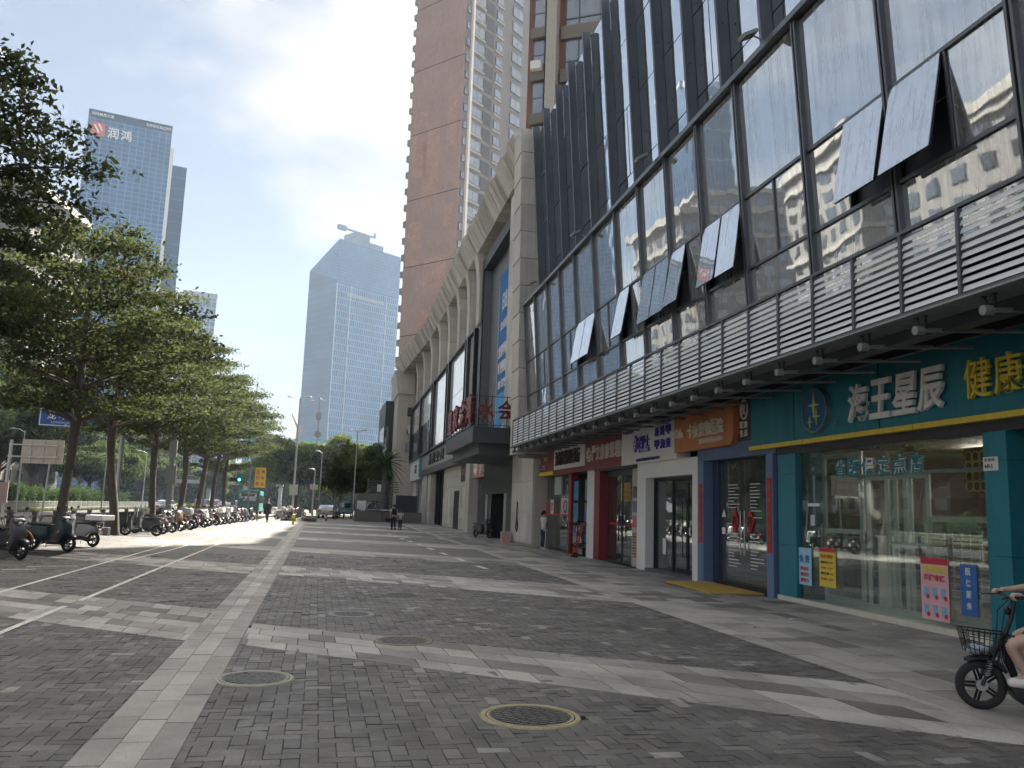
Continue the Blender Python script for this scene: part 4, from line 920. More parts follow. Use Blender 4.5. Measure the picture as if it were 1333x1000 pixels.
# sloping ribbed cornice, bending out towards the far end
def coff(s): return 0 if s < 80 else -(s-80)*.045
co = FB(S0).b(37, 104, .2, 1.2, 18.1, 19.5).build('cornice', STONE, pd)
s = 37.2; k = 0
while s < 107:
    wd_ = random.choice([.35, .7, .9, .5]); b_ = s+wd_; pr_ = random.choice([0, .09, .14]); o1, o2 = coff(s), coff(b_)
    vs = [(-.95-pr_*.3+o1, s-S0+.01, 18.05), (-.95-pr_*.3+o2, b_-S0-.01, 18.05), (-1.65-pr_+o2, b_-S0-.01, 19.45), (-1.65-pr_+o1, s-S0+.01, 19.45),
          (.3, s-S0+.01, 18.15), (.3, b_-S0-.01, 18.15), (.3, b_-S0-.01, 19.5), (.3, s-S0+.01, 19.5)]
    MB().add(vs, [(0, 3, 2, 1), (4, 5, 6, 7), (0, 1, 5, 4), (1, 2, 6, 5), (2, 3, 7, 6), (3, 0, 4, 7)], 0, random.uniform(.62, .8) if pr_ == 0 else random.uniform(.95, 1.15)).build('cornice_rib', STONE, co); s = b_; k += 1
# end block that steps out to the street
eb = FB(S0).b(104, 120, -2.4, 8, 0, 18.2).build('end_block', mat('beige_block', (.56, .52, .45), .75, var=.08, streak=.2), pd)
for h in (13.2, 11.0, 8.8): FB(S0).b(103.9, 104.0, -1.2, -.35, h-.55, h+.55).build('window', DKWIN, eb)
vs = [(-2.5, 104-S0-.3, 15.4), (-.5, 104-S0-.3, 15.4), (-.5, 104-S0-.3, 18.3), (-3.0, 104-S0-.3, 18.3), (-2.5, 112-S0, 15.4), (-.5, 112-S0, 15.4), (-.5, 112-S0, 18.3), (-3.0, 112-S0, 18.3)]
MB().add(vs, [(3, 2, 1, 0), (4, 5, 6, 7), (0, 1, 5, 4), (1, 2, 6, 5), (2, 3, 7, 6), (3, 0, 4, 7)]).build('corner_bracket', STONE, eb)
# ground floor: black marble entrance, little shop, stone wall, dark doors, white shops
MARB = mat('black_marble', (.03, .031, .034), .25, var=.5, ns=2.5, bump=.4, bs=3)
GRN = mat('green_marble', (.3, .36, .3), .3, var=.2, ns=3)
FB(S0).b(41.5, 50, -.35, .7, 2.45, 4.75).build('marble_lintel', MARB, pd)
for a_, b_ in ((41.5, 42.9), (47.4, 48.6)): FB(S0).b(a_, b_, -.3, .7, 0, 2.45).build('marble_column', MARB, pd)
for a_, b_ in ((42.95, 43.6), (48.65, 49.3)): FB(S0).b(a_, b_, -.32, .7, 0, 2.45).build('green_pilaster', GRN, pd)
FB(S0).b(43.6, 47.4, .8, .9, 0, 2.45).build('door', mat('brown_door', (.13, .09, .07), .4, var=.2), pd)
FB(S0).b(50, 56, -.12, .4, 3.6, 4.8).build('red_white_sign', mat('faded_red_sign', (.42, .2, .19), .6, var=.1), pd); chars('sign_character', '粤海', INKW, pd, (-.15, 54.6-60, 4.2), 2.4, .9, 1.6, .04, .03)
FB(S0).b(50, 56, .3, .36, 0, 3.6).build('shop_window', DKWIN, pd); FB(S0).b(50.2, 51.5, .2, .26, 1.9, 3.3).build('blue_notice', POS('pale_blue', (.3, .42, .5)), pd)
facing(56.2, 58, 0, 4.8, -.3, 1.8, 1.2, w_, th=.4)
FB(S0).b(56.2, 58, 0, .7, 0, 4.9).build('stone_pier', STONE, pd)
facing(58.1, 73, .05, 4.8, .0, 1.5, .8, w_, th=.06, m=mat('pale_marble', (.6, .58, .53), .35, var=.12, ns=1.5, tone=True))
FB(S0).b(58, 73, .07, .7, 0, 4.9).build('stone_wall', STONE, pd)
FB(S0).b(63, 65.6, -.04, .0, 0, 2.9).build('door', BLACKF, pd); FB(S0).b(58.4, 61.9, -.08, -.02, 3.55, 4.8).build('square_sign', mat('navy_sign', (.02, .025, .05), .4), pd); text('sign_word', 'OCE', mat('rose_letters', (.4, .15, .12), .5, var=0), pd, (-.1, .15, 4.2), .5, 1.8, .02, .02)
for s in (68.5, 70.6): FB(S0).b(s, s+.6, -.03, .0, .3, 2.9).build('white_strip', WHITE, pd)
FB(S0).b(58, 90, -.45, .0, 4.85, 5.4).build('brown_band', mat('brown_band', (.1, .085, .085), .5), pd); FB(S0).b(58, 90, -.4, -.3, 5.4, 6.9).build('silver_fascia', mat('silver_fascia', (.38, .38, .39), .4, .3, var=.08), pd)
chars('sign_character', '品尚空间', INKD, pd, (-.46, 81-60, 6.15), 3.2, 1., 2.2, .05, .03)
FB(S0).b(73.2, 82, .3, .36, 0, 4.8).build('glass_doors', DKWIN, pd)
for s in (75.2, 77.5, 79.8): FB(S0).b(s, s+.25, .15, .3, 0, 4.8).build('door_post', BLACKF, pd)
for a_, b_ in ((82, 84.5), (86, 90)): FB(S0).b(a_, b_, -.2, .7, 0, 4.85).build('stone_pier', STONE, pd)
FB(S0).b(90.2, 103.8, -.5, .2, 4.6, 6.9).build('white_sign_box', CWH, pd); FB(S0).b(90.0, 90.18, -.7, .2, 4.7, 6.9).build('blue_side', mat('cyan_side', (.12, .35, .48), .5), pd); text('sign_word', 'GO', INKD, pd, (-.53, 36, 5.8), 1., 2.5, .02)
for a_, b_ in ((90.4, 91.8), (94.6, 96.4), (99.4, 103.6)): FB(S0).b(a_, b_, -.1, .6, 0, 4.6).build('white_post', CWH, pd)
FB(S0).b(90.2, 103.8, .5, .56, 0, 4.6).build('shop_window', DKWIN, pd)
# entrance canopy with its rooftop letters
ec = FB(S0).b(39.4, 50, -2.75, .0, 4.75, 5.5).b(39.9, 49.6, -2.35, .0, 4.25, 4.75).build('entrance_canopy', mat('canopy_grey', (.07, .078, .085), .5, .3, var=.12), pd)
sp_ = fthing('rooftop_sign', 'dark red metal characters on a steel frame above the grey entrance canopy', 'sign', 44.7, 0, 5.5)
REDM = mat('dark_red_metal', (.2, .03, .035), .45, .2, var=.15)
q = MB()
for z in (.1, .75, 1.5): q.tube([(-2.6, 5.2, z), (-2.6, -5.2, z)], .02, 5); q.tube([(-2.6, -5.2, z), (-.3, -5.2, z)], .02, 5)
for k in range(10): q.tube([(-2.6, -5.2+k*1.15, 0), (-2.6, -5.2+k*1.15, 1.6)], .02, 5); q.tube([(-2.6, -5.2+k*1.15, .9), (-1.7, -5.2+k*1.15, 0)], .015, 4)
for k in range(4): q.tube([(-2.6+k*.75, -5.2, 0), (-2.6+k*.75, -5.2, 1.55)], .02, 5); q.tube([(-2.6+k*.75, -5.2, .7), (-2.3+k*.75, -4.4, 0)], .015, 4)
q.build('steel_frame', DARK, sp_)
chars('sign_character', '皇家金湾', REDM, sp_, (-2.68, 3.9, 1.05), 2.45, 1.45, 1.9, .14, .02); chars('sign_character', '水会', REDM, sp_, (-2.15, -5.28, .85), .98, .95, .8, .14, .02, frame='cam')
# ------------------------------------------------------------------ towers
def frame_thing(name, label, cat, x, y, ang, z=0):     # local x runs along the face, local -y looks out of it
    return thing(name, label, cat, (x, y, z), ang)
BROWN = mat('brown_tile', (.34, .245, .22), .75, var=.12, ns=.15, var2=.06, streak=.22); BROWNB = mat('rust_brown_tile', (.24, .125, .095), .75, var=.1, ns=.3); GREIGE = mat('greige_band', (.2, .185, .165), .75, var=.12, ns=.5); GREYT = mat('grey_render', (.2, .195, .2), .75, var=.1, ns=.3)
RES = mat_mirror('flat_window', (.75, .8, .85), (.12, .13, .14), .4, dirt=.25, streak=(3, 3, .3)); CURT = mat('curtain', (.5, .5, .5), .8, var=.25, ns=3)
# nearer brown tower
t2 = frame_thing('brown_apartment_tower', 'nearer brown apartment tower with wide windows, a pale tiled column and greige bands', 'building', 11.75, 50.7, -R(32.3))
body = MB().box(0, 0, 17.5, 26, 15, 108).build('wall', BROWNB, t2)
wm = wf = None
cols_ = [(2.55, 5.9), (9.2, 12.4), (15.5, 18.8), (21, 24)]
for f in range(30):
    z = 18.1+3*f
    if z < 50: [MB().box(*b9).build('balcony_band', GREIGE, body) for b9 in ((2.3, -.25, z-.9, 6.1, 0, z), (9, -.25, z-.9, 12.6, 0, z), (.35, -.6, z-.7, 1.35, 0, z))]
    else: [MB().box(*b9).build('balcony_band', GREIGE, body) for b9 in ((2.3, -.25, z-.9, 6.1, 0, z), (9, -.25, z-.9, 12.6, 0, z), (15, -.25, z-.9, 24.4, 0, z))]
    for ci, (a_, b_) in enumerate(cols_[:3 if z < 50 else 2]):
        L_ = b_-a_; fo = MB()
        for x in (0, .9, L_-1.0, L_-.06): fo.box(x, -.12, 0, x+.07, -.02, 2.05)
        for zz in (0, .5, 1.99): fo.box(0, -.12, zz, L_, -.02, zz+.07)
        if wf is None or ci: pass
        o = fo.build('window', FRAME, body, loc=(a_, 0, z+.02))
        MB().box(.05, -.06, .05, L_, -.04, 2.0).build('pane', RES, o)
        if (f+ci) % 3 == 0 and z < 60: MB().box(1.0, -.07, .6, L_-1.1, -.062, 1.95).build('curtain', CURT, o)
    o = MB().box(.45, -.35, 0, .51, -.3, 2.2).box(1.2, -.35, 0, 1.26, -.3, 2.2).box(.45, -.35, 1.1, 1.26, -.3, 1.16).build('window', FRAME, body, loc=(0, 0, z+.02)); MB().box(.5, -.33, 0, 1.22, -.31, 2.2).build('pane', RES, o)
    if f % 2 == 0 and z < 60: MB().box(.5, -1.0, z-.1, 1.2, -.36, z+.45).build('air_conditioner', WHITE, body)
MB().box(1.45, -.75, 17.5, 2.15, 0, 108).build('tiled_column', mat('pale_tile', (.42, .4, .36), .5, var=.12, ns=6, var2=.15), body)
# farther brown tower
t1 = frame_thing('slim_brown_tower', 'farther tall tower with a blank brown side wall and a white drainpipe by its windows', 'building', 19.4, 132, R(40))
# local x along the window face (to the right and away), the blank wall runs along local +y
body = MB().box(0, 0, 0, 22, 11.6, 112).build('wall', GREYT, t1)
MB().box(-.12, -.1, 0, -.004, 11.7, 112).build('blank_wall', BROWN, body)
for k in range(9): MB().box(-.14, -.1, 6+12*k, -.125, 11.7, 6.14+12*k).build('expansion_joint', BLACK, body)
for (y0, y1, z0, z1) in ((1, 3, 62, 71), (4.5, 8.5, 52, 67), (7.5, 11, 58, 70), (2, 7, 38, 43), (8, 11, 42, 50), (5.5, 8, 26, 34), (1, 3, 48, 52)): MB().box(-.135, y0, z0, -.123, y1, z1).build('render_patch', mat('pale_brown_patch', (.36, .24, .2), .8, var=.15, ns=.5, var2=.2), body)
for f in range(37):
    z = 1.5+3*f
    if z < 20: continue
    MB().box(-.1, 11.7, z, .6, 12.4, z+1.1).build('balcony_edge', GREYT, body)
    for a_, b_, hh in ((.35, 1.2, 1.3), (2.2, 5.0, 1.9), (8.4, 10.2, 1.6), (13, 16, 1.9)):
        o = MB().box(a_, -.14, z+.5, b_, -.02, z+.5+hh).build('window', FRAME, body); MB().box(a_+.08, -.16, z+.58, (a_+b_)/2-.03, -.145, z+.42+hh).box((a_+b_)/2+.03, -.16, z+.58, b_-.08, -.145, z+.42+hh).build('pane', RES, o)
    MB().box(2.0, -.3, z+.0, 5.2, 0, z+.4).box(8.2, -.2, z, 10.4, 0, z+.4).build('sill_band', mat('light_grey_band', (.34, .34, .34), .7), body)
    MB().box(5.4, -.05, z+.3, 7.8, 0, z+2.6).build('louvred_recess', mat('shadow_grey', (.1, .1, .11), .8, var=.2), body)
MB().box(1.45, -.5, 0, 1.95, -.02, 112).build('drainpipe', WHITE, body)
def mat_tower(key, glass, line, px, pz, lw=.16, lh=.12, rough=.25, irr=0., metal=.0, dark=None):
    """far glass tower: floor and mullion grid in object space"""
    m = bpy.data.materials.new(key); m.use_nodes = True; t = m.node_tree; t.nodes.clear(); N = t.nodes.new; L = t.links.new
    out = N('ShaderNodeOutputMaterial'); b = N('ShaderNodeBsdfPrincipled'); L(b.outputs[0], out.inputs[0]); b.inputs['Roughness'].default_value = rough; b.inputs['Metallic'].default_value = metal; b.inputs['Specular IOR Level'].default_value = .25
    tc = N('ShaderNodeTexCoord'); sx = N('ShaderNodeSeparateXYZ'); L(tc.outputs['Object'], sx.inputs[0])
    ad = N('ShaderNodeMath'); ad.operation = 'ADD'; L(sx.outputs['X'], ad.inputs[0]); L(sx.outputs['Y'], ad.inputs[1])
    cb = N('ShaderNodeCombineXYZ'); L(ad.outputs[0], cb.inputs['X']); L(sx.outputs['Z'], cb.inputs['Y'])
    br = N('ShaderNodeTexBrick'); br.offset = irr; br.inputs['Scale'].default_value = 1; br.inputs['Brick Width'].default_value = px; br.inputs['Row Height'].default_value = pz
    br.inputs['Mortar Size'].default_value = lw; br.inputs['Mortar Smooth'].default_value = .1; br.inputs['Bias'].default_value = 0
    br.inputs['Color1'].default_value = (*glass, 1); br.inputs['Color2'].default_value = (*(dark or tuple(c*.72 for c in glass)), 1); br.inputs['Mortar'].default_value = (*line, 1)
    L(cb.outputs[0], br.inputs['Vector'])
    n = N('ShaderNodeTexNoise'); n.inputs['Scale'].default_value = .06; n.inputs['Detail'].default_value = 4; L(tc.outputs['Object'], n.inputs['Vector'])
    mr = N('ShaderNodeMapRange'); mr.inputs['From Min'].default_value = .3; mr.inputs['From Max'].default_value = .7; mr.inputs['To Min'].default_value = .78; mr.inputs['To Max'].default_value = 1.2; L(n.outputs['Fac'], mr.inputs['Value'])
    mm = N('ShaderNodeVectorMath'); mm.operation = 'SCALE'; L(br.outputs['Color'], mm.inputs[0]); L(mr.outputs[0], mm.inputs['Scale']); L(mm.outputs[0], b.inputs['Base Color'])
    MATS[key] = m; return m
# central blue glass tower, its top cut by a slanted facet
kk = 1.5
ct = frame_thing('blue_glass_tower', 'tall blue glass office tower in the middle distance with a slanted cut crown', 'building', 3, 525, R(90-55.5))
W_, D_ = 50, 31; HM, HN, HL, HR = 168, 141, 152, 168
TG = mat_tower('tower_glass', (.03, .1, .22), (.15, .27, .42), 1.7, 4.2, .22, irr=.5, dark=(.012, .045, .11)); TG2 = mat_tower('tower_side_glass', (.015, .055, .12), (.045, .1, .18), 60, 4.2, .14)
TG3 = mat_tower('tower_crown_glass', (.03, .1, .21), (.07, .16, .28), 1.6, 2.1, .12, irr=.5)
def zf(y): return y
vs = [(0, 0, 0), (W_, 0, 0), (W_, D_, 0), (0, D_, 0), (0, 0, HM), (W_, 0, HR), (W_, D_, HR), (0, D_, HL), (0, 0, HN)]
ctb = MB().add(vs, [(0, 1, 5, 4, 8)], 0).add(vs, [(3, 0, 8, 7)], 1).add(vs, [(7, 8, 4)], 2).add(vs, [(1, 2, 6, 5), (2, 3, 7, 6)], 1).add(vs, [(4, 5, 6), (4, 6, 7)], 2).build('glass_shell', [TG, TG2, TG3], ct)
MB().box(0, -.3, 139, W_, -.02, 167.9).build('crown_screen', TG3, ctb)
for q_ in (0, 10.5, 39.5, 49.5): MB().box(q_, -.55, 4, q_+.5, -.31 if q_ in (0, 49.5) else -.02, 139).build('corner_trim', mat('pale_trim', (.35, .42, .48), .4), ctb)
MB().box(8, -.35, 132, 38, -.02, 134.5).build('plant_louvre', mat('tower_grey', (.16, .18, .2), .5), ctb)
MB().box(12, 4, 166, 38, 20, 173).box(16, 6, 173, 28, 18, 178).build('roof_plant', mat('roof_grey', (.1, .12, .15), .7), ctb)
MB().prism([(10, 180.5), (22, 181), (48, 177), (48, 178.5), (22, 183), (10, 183)], 9, 11, 'y').build('roof_jib', mat('roof_grey', (.25, .27, .29)), ctb) if False else MB().box(6, 9, 179, 34, 10, 180).box(5, 8.5, 178, 11, 11, 181).box(34, 9, 179, 35, 10, 182.5).build('roof_jib', MATS['roof_grey'], ctb)
if 0: MB().add([(-2, 6, HL-6), (-2, D_, HL-6), (-2, D_, HM+6), (-2, 12, HM+6), (4, 6, HL-6), (4, D_, HL-6), (4, D_, HM+6), (4, 12, HM+6)], [(0, 3, 2, 1), (4, 5, 6, 7), (0, 1, 5, 4), (1, 2, 6, 5), (2, 3, 7, 6), (3, 0, 4, 7)]).build('back_screen', TG2, ctb)
# left office tower with its sign
lt = frame_thing('signed_office_tower', 'blue grey glass tower above the trees with a red emblem and white characters', 'building', -85.8, 300, R(90-76))
TG4 = mat_tower('office_glass', (.05, .14, .29), (.15, .26, .42), 2.3, 1.7, .13, irr=0)
b_ = MB().box(0, 0, 0, 27, 18, 134).build('glass_shell', TG4, lt)
MB().box(27, 0, 0, 28.2, 18, 126).build('white_edge', mat('white_cladding_far', (.6, .62, .63), .5), b_); MB().box(28.2, 6, 0, 33.5, 20, 122).build('side_wing', TG2, lt)
MB().box(0, -.2, 131.4, 27, -.02, 134.1).build('parapet', TG2, b_)
MB().prism([(1.2, 125), (5.6, 125), (5.2, 129.6), (1.8, 129.6)], .05, .45, 'y', M=Matrix.Scale(-1, 4, (0, 1, 0))).build('emblem', mat('emblem_red', (.5, .07, .04), .5), b_) if False else MB().box(1.3, -.5, 124.8, 5.6, -.1, 129.6).build('emblem', mat('emblem_red', (.5, .07, .04), .5), b_)
chars('sign_character', '润鸿', INKW, b_, (8.2, -.4, 126.8), 4.2, 3.8, 3.4, .4, .01, frame='cam'); text('roof_line', 'RUNHONG BUILDING', INKW, b_, (22.5, -.4, 132.6), 1., 8, .3, 0, 'cam'); text('roof_line', '润鸿集团大厦', INKW, b_, (4.5, -.4, 132.6), 1., 7, .3, 0, 'cam')
MB().add([(1.9, -.55, 128.6), (3.4, -.55, 125.9), (4.0, -.55, 125.9), (2.5, -.55, 128.6), (3.2, -.55, 129.1), (4.6, -.55, 126.6), (4.9, -.55, 127.1), (3.7, -.55, 129.2)], [(0, 1, 2, 3), (4, 5, 6, 7)]).build('emblem_mark', INKW, b_)
# small far towers
def simple_tower(name, label, x, y, w1, d1, h, m, ang=0, extra=None):
    t = frame_thing(name, label, 'building', x, y, ang); o = MB().box(-w1/2, 0, 0, w1/2, d1, h).build('glass_shell', m, t); MB().box(-w1/2-.3, -.3, h-2.2, w1/2+.3, d1+.3, h+.6).build('parapet', mat('roof_trim', (.2, .24, .28), .6), o)
    for k in range(int(h/14)): MB().box(-w1/2-.1, -.12, 10+k*14, w1/2+.1, -.02, 10.5+k*14).build('floor_trim', MATS['roof_trim'], o)
    return t
TG5 = mat_tower('far_glass', (.12, .18, .26), (.25, .31, .38), 3, 3.6, .25)
simple_tower('slender_far_tower', 'small bluish tower whose top shows past the right end of the tree crowns', -69, 470, 17, 20, 112, TG5, R(10))
simple_tower('corner_glass_tower', 'dark slanting glass tower cut off by the left edge of the picture', -146, 330, 22, 20, 172, TG2, R(-12))
for i, (x, y, w1, h, lb) in enumerate(((-30, 640, 34, 46, 'low pale block left of the crane beyond the junction'), (-72, 560, 40, 38, 'long pale block seen under the tree crowns'), (-120, 520, 44, 52, 'bluish block seen between the left tree trunks'), (-100, 760, 30, 60, 'far bluish block behind the long pale block'))):
    simple_tower('far_block', lb, x, y, w1, 18, h, mat_tower('far_block_glass_%d' % i, (.2+.03*i, .25+.02*i, .3), (.35, .4, .45), 4, 3.3, .5), R(random.uniform(-8, 8)))
# residential blocks across the road
BEIGE = mat('beige_render', (.17, .16, .145), .8, var=.1, ns=.2)
RESW = {}
def beige_block(x, y, ang, w1, d1, h, label, floors=True):
    t = frame_thing('beige_apartment_block', label, 'building', x, y, ang); o = MB().box(0, 0, 0, w1, d1, h).build('wall', BEIGE, t)
    bands = MB(); 
    for k in range(int(h/12)): bands.box(-.5, -.5, 11+k*12, w1+.5, d1+.5, 11.7+k*12)
    bands.box(-.8, -.8, h, w1+.8, d1+.8, h+1.2).build('cornice', mat('cream_trim', (.3, .28, .24), .7), o)
    key = 'w'
    if key not in RESW: RESW[key] = MB().box(-.9, -.1, 0, .9, 0, 1.7).mesh('window', DKWIN)
    n = n2 = 0
    for f in range(int(h/3)-1):
        for k in range(int(w1/4)):
            if n < 150: p = link('window', RESW[key], o); p.location = (2+k*4, -.02, 3.6+f*3); n += 1
        for k in range(int(d1/4)):
            if n2 < 150: p = link('window', RESW[key], o); p.location = (w1+.02, 2+k*4, 3.6+f*3); p.rotation_euler = (0, 0, R(90)); n2 += 1
    return t
beige_block(-73, 152, R(-8), 24, 20, 52, 'beige apartment block half hidden behind the left tree crowns')
beige_block(-80, 104, R(6), 22, 24, 50, 'beige apartment block across the road, seen as a reflection in the glass front'); beige_block(-70, 62, R(0), 20, 26, 36, 'lower beige apartment block across the road beside the tall ones'); beige_block(-98, 190, R(0), 26, 22, 70, 'tallest beige apartment block across the road'); beige_block(-66, 14, R(0), 18, 30, 27, 'beige apartment block across the road nearest the camera')
# dark low building at the far corner
t = thing('dark_corner_building', 'low dark grey building behind the palm at the far corner', 'building', (8.1, 112, 0)); o = MB().box(0, 0, 0, 1.9, 12, 15.4).build('wall', mat('charcoal_cladding', (.045, .05, .055), .5, var=.1), t); MB().box(-.1, -.15, 4.5, .6, 8, 12).build('window', DKWIN, o)
# ------------------------------------------------------------------ trees
LEAF = mat_leaf('tree_leaves', (.044, .058, .034), (.085, .105, .03), .32)
LEAFB = mat_leaf('broad_leaves', (.045, .064, .032), (.085, .12, .03), .28)
LEAFY = mat_leaf('yellow_green_leaves', (.13, .16, .025), (.25, .3, .04), .35)
PALMG = mat_leaf('palm_fronds', (.035, .06, .025), (.08, .13, .03), .3)
BARK = mat('bark', (.085, .072, .06), .9, var=.25, ns=5, bump=.6, bs=25)
TRUNKPALM = mat('palm_bark', (.16, .15, .13), .9, var=.25, ns=6, bump=.5)
def leaf_mesh(name, P, size, tone, m, upbias=.6, rng=None, aspect=.55):
    n = len(P); rng = rng or np.random.RandomState(3)
    nrm = rng.normal(size=(n, 3)); nrm[:, 2] = np.abs(nrm[:, 2])+upbias; nrm /= np.linalg.norm(nrm, axis=1)[:, None]
    a = rng.normal(size=(n, 3)); a -= nrm*(a*nrm).sum(1)[:, None]; a /= np.linalg.norm(a, axis=1)[:, None]; b = np.cross(nrm, a)
    s = (size*rng.uniform(.7, 1.3, n))[:, None]
    droop = nrm*s*-.25
    v = np.stack([P-a*s, P-b*s*aspect+a*s*.1, P+a*s+droop, P+b*s*aspect+a*s*.1], 1).reshape(-1, 3)
    me = bpy.data.meshes.new(name); me.vertices.add(4*n); me.vertices.foreach_set('co', v.ravel())
    me.loops.add(4*n); me.loops.foreach_set('vertex_index', np.arange(4*n, dtype=np.int32)); me.polygons.add(n)
    me.polygons.foreach_set('loop_start', np.arange(0, 4*n, 4, dtype=np.int32)); me.update(calc_edges=True)
    at = me.attributes.new('tone', 'FLOAT', 'FACE'); at.data.foreach_set('value', tone.astype(np.float32)); me.materials.append(m)
    return me
def layered_tree(seed, H, Rr, base, nleaf, size=.085, lean=0.):
    """umbrella-tiered street tree: returns trunk mesh, crown mesh"""
    rng = np.random.RandomState(seed); tr = MB()
    def tp(z): return Vector((lean*z*.12+.12*math.sin(z*.9+seed), .1*math.cos(z*.7+seed), z))
    tr.tube([tp(z) for z in np.linspace(-.1, base, 6)], [.24, .19, .17, .16, .16, .19], 10)
    top = H*.93
    tr.tube([tp(z) for z in np.linspace(base, top, 7)], list(np.linspace(.16, .03, 7)), 8)
    pts = []; tones = []; tiers = int((H-base)/1.08)
    for k in range(tiers):
        z0 = base+.15+k*1.08+rng.uniform(-.2, .2); f = (z0-base)/(H-base)
        rad = Rr*(math.sin(math.pi*min(1, .28+f*.62)))**.8*(1-.45*f*f)*rng.uniform(.85, 1.1)
        nb = int(rng.randint(6, 9))
        for b in range(nb):
            a = 2*math.pi*(b+rng.uniform(-.3, .3))/nb+k*1.3; L_ = rad*rng.uniform(.72, 1.12)
            rise = L_*rng.uniform(.12, .3)*(1.3 if k < 2 else .8)
            p0 = tp(z0-.2); ctrl = []
            for t in np.linspace(0, 1, 6):
                ctrl.append(Vector((p0.x+math.cos(a+.12*math.sin(t*5+b))*L_*t, p0.y+math.sin(a+.12*math.sin(t*5+b))*L_*t, p0.z+rise*(1-(1-t)**1.6)-.08*t*t*L_*.3)))
            tr.tube(ctrl, list(np.linspace(.065 if k < 3 else .045, .012, 6)), 5, cap=False)
            ns = int(7+L_*5)
            for s_ in range(ns):
                t = rng.uniform(.25, 1.0)**.8; i = min(4, int(t*5)); q = ctrl[i].lerp(ctrl[i+1], t*5-i)
                side = rng.uniform(-1, 1)*(.2+.9*t*(1.25-t))*L_*.42; aa = a+math.pi/2
                c = np.array([q.x+math.cos(aa)*side+rng.normal()*.08, q.y+math.sin(aa)*side+rng.normal()*.08, q.z+rng.uniform(-.05, .22)])
                if s_ % 2 == 0: tr.tube([q, Vector(c)], [.014, .006], 3, cap=False)
                m_ = rng.randint(16, 30); sc_ = rng.uniform(.22, .42)
                pts.append(c+rng.normal(size=(m_, 3))*np.array([sc_, sc_, .075])); tones.append(np.full(m_, rng.uniform(.65, 1.35)))
    P = np.concatenate(pts); T = np.concatenate(tones)
    if len(P) > nleaf: idx = rng.permutation(len(P))[:nleaf]; P, T = P[idx], T[idx]
    T = T*rng.uniform(.75, 1.3, len(T))
    return tr.mesh('trunk', BARK, smooth=True), leaf_mesh('crown', P, size, T, LEAF, .5, rng)
def round_tree(seed, H, Rr, base, nleaf, size=.2, m=None, squash=1.):
    rng = np.random.RandomState(seed); tr = MB(); tr.tube([(0, 0, -.1), (.1, .05, base*.6), (0, .1, base), (.1, 0, H*.75)], [.3, .22, .2, .06], 9)
    cc = []
    for k in range(26):
        d_ = rng.normal(size=3); d_ /= np.linalg.norm(d_); r_ = rng.uniform(.35, .92)
        c = np.array([d_[0]*Rr*r_, d_[1]*Rr*r_, base+(H-base)*(.5+.46*d_[2]*r_)]); cc.append((c, rng.uniform(.2, .38)*Rr))
        tr.tube([(0, 0, base*.9), tuple(c*.5+np.array([0, 0, base*.45])), tuple(c)], [.09, .05, .02], 5, cap=False)
    pts, T = [], []
    per = nleaf//len(cc)
    for c, r_ in cc:
        d_ = rng.normal(size=(per, 3)); d_ /= np.linalg.norm(d_, axis=1)[:, None]; rr = r_*rng.uniform(.45, 1.12, per)**.7
        pts.append(c+d_*rr[:, None]*np.array([1, 1, .72*squash])); T.append(np.full(per, rng.uniform(.6, 1.4)))
    P = np.concatenate(pts); T = np.concatenate(T)*rng.uniform(.7, 1.3, per*len(cc))
    return tr.mesh('trunk', BARK, smooth=True), leaf_mesh('crown', P, size, T, m or LEAFB, .3, rng)
def put_tree(meshes, label, x, y, z=0, rz=0, sc_=1., group=None, name='street_tree', cat='tree'):
    t = thing(name, label, cat, (x, y, z), rz, group); t.scale = (sc_,)*3 if not hasattr(sc_, '__len__') else sc_
    link('trunk', meshes[0], t); link('crown', meshes[1], t); return t
lt_ = [layered_tree(11, 12.4, 5.0, 4.5, 50000, .085), layered_tree(23, 11.6, 4.7, 4.6, 36000, .082, .5), layered_tree(37, 11.8, 4.9, 4.2, 50000, .09)]
G1 = 'tiered street trees along the pavement fence'
for i, (k, x, y, rz, s_, lb) in enumerate(((2, -9.3, 21.8, .3, (.95, .95, 1.1), 'nearest street tree, its tiers reaching in from the left edge'), (0, -8.35, 31.6, 1.2, .95, 'street tree with the thickest dark trunk, before the blue road sign'), (1, -8.3, 38.4, 2.9, .98, 'street tree with a leaning trunk behind the white cargo scooter'),
        (2, -8.1, 45.4, 4.4, .96, 'street tree forking low above a straight grey trunk'), (0, -8.2, 55.5, 5.6, .98, 'street tree just beyond the grey lamp column'), (1, -8.2, 64, .9, 1.0, 'slim street tree between the lamp column and the two dark trunks'), (2, -8.2, 72.6, 2.2, 1.04, 'farthest street tree, with a dark trunk above the crowded scooters'), (0, -8.4, 82, 3.3, .95, 'last tree of the row by the road junction'))):
    put_tree(lt_[k], lb, x, y, 0, rz, s_, G1)
rt = [round_tree(5, 13, 5.6, 3.0, 30000, .17), round_tree(6, 15, 6.2, 3.5, 30000, .19), round_tree(8, 9.5, 6.4, 3.6, 24000, .16, squash=.7)]
rng_ = random.Random(4)
LEAFF = mat_leaf('sunlit_far_leaves', (.08, .11, .045), (.15, .2, .04), .3)  # lighter leaf colour carries the sun and haze on the far trees
rtf = [round_tree(15, 13, 5.6, 3.0, 26000, .19, LEAFF), round_tree(16, 15, 6.2, 3.5, 26000, .2, LEAFF), round_tree(18, 9.5, 6.4, 3.6, 22000, .18, LEAFF, squash=.7)]
locs = ['behind the topiary hedge at the left edge', 'behind the back of the pale road sign', 'right of the pale road sign board', 'behind the thickest street trunk', 'seen between the first two street trunks', 'left of the grey lamp column', 'seen under the middle crowns', 'before the far bluish block', 'beyond the road near the junction', 'farthest on the other side of the road']
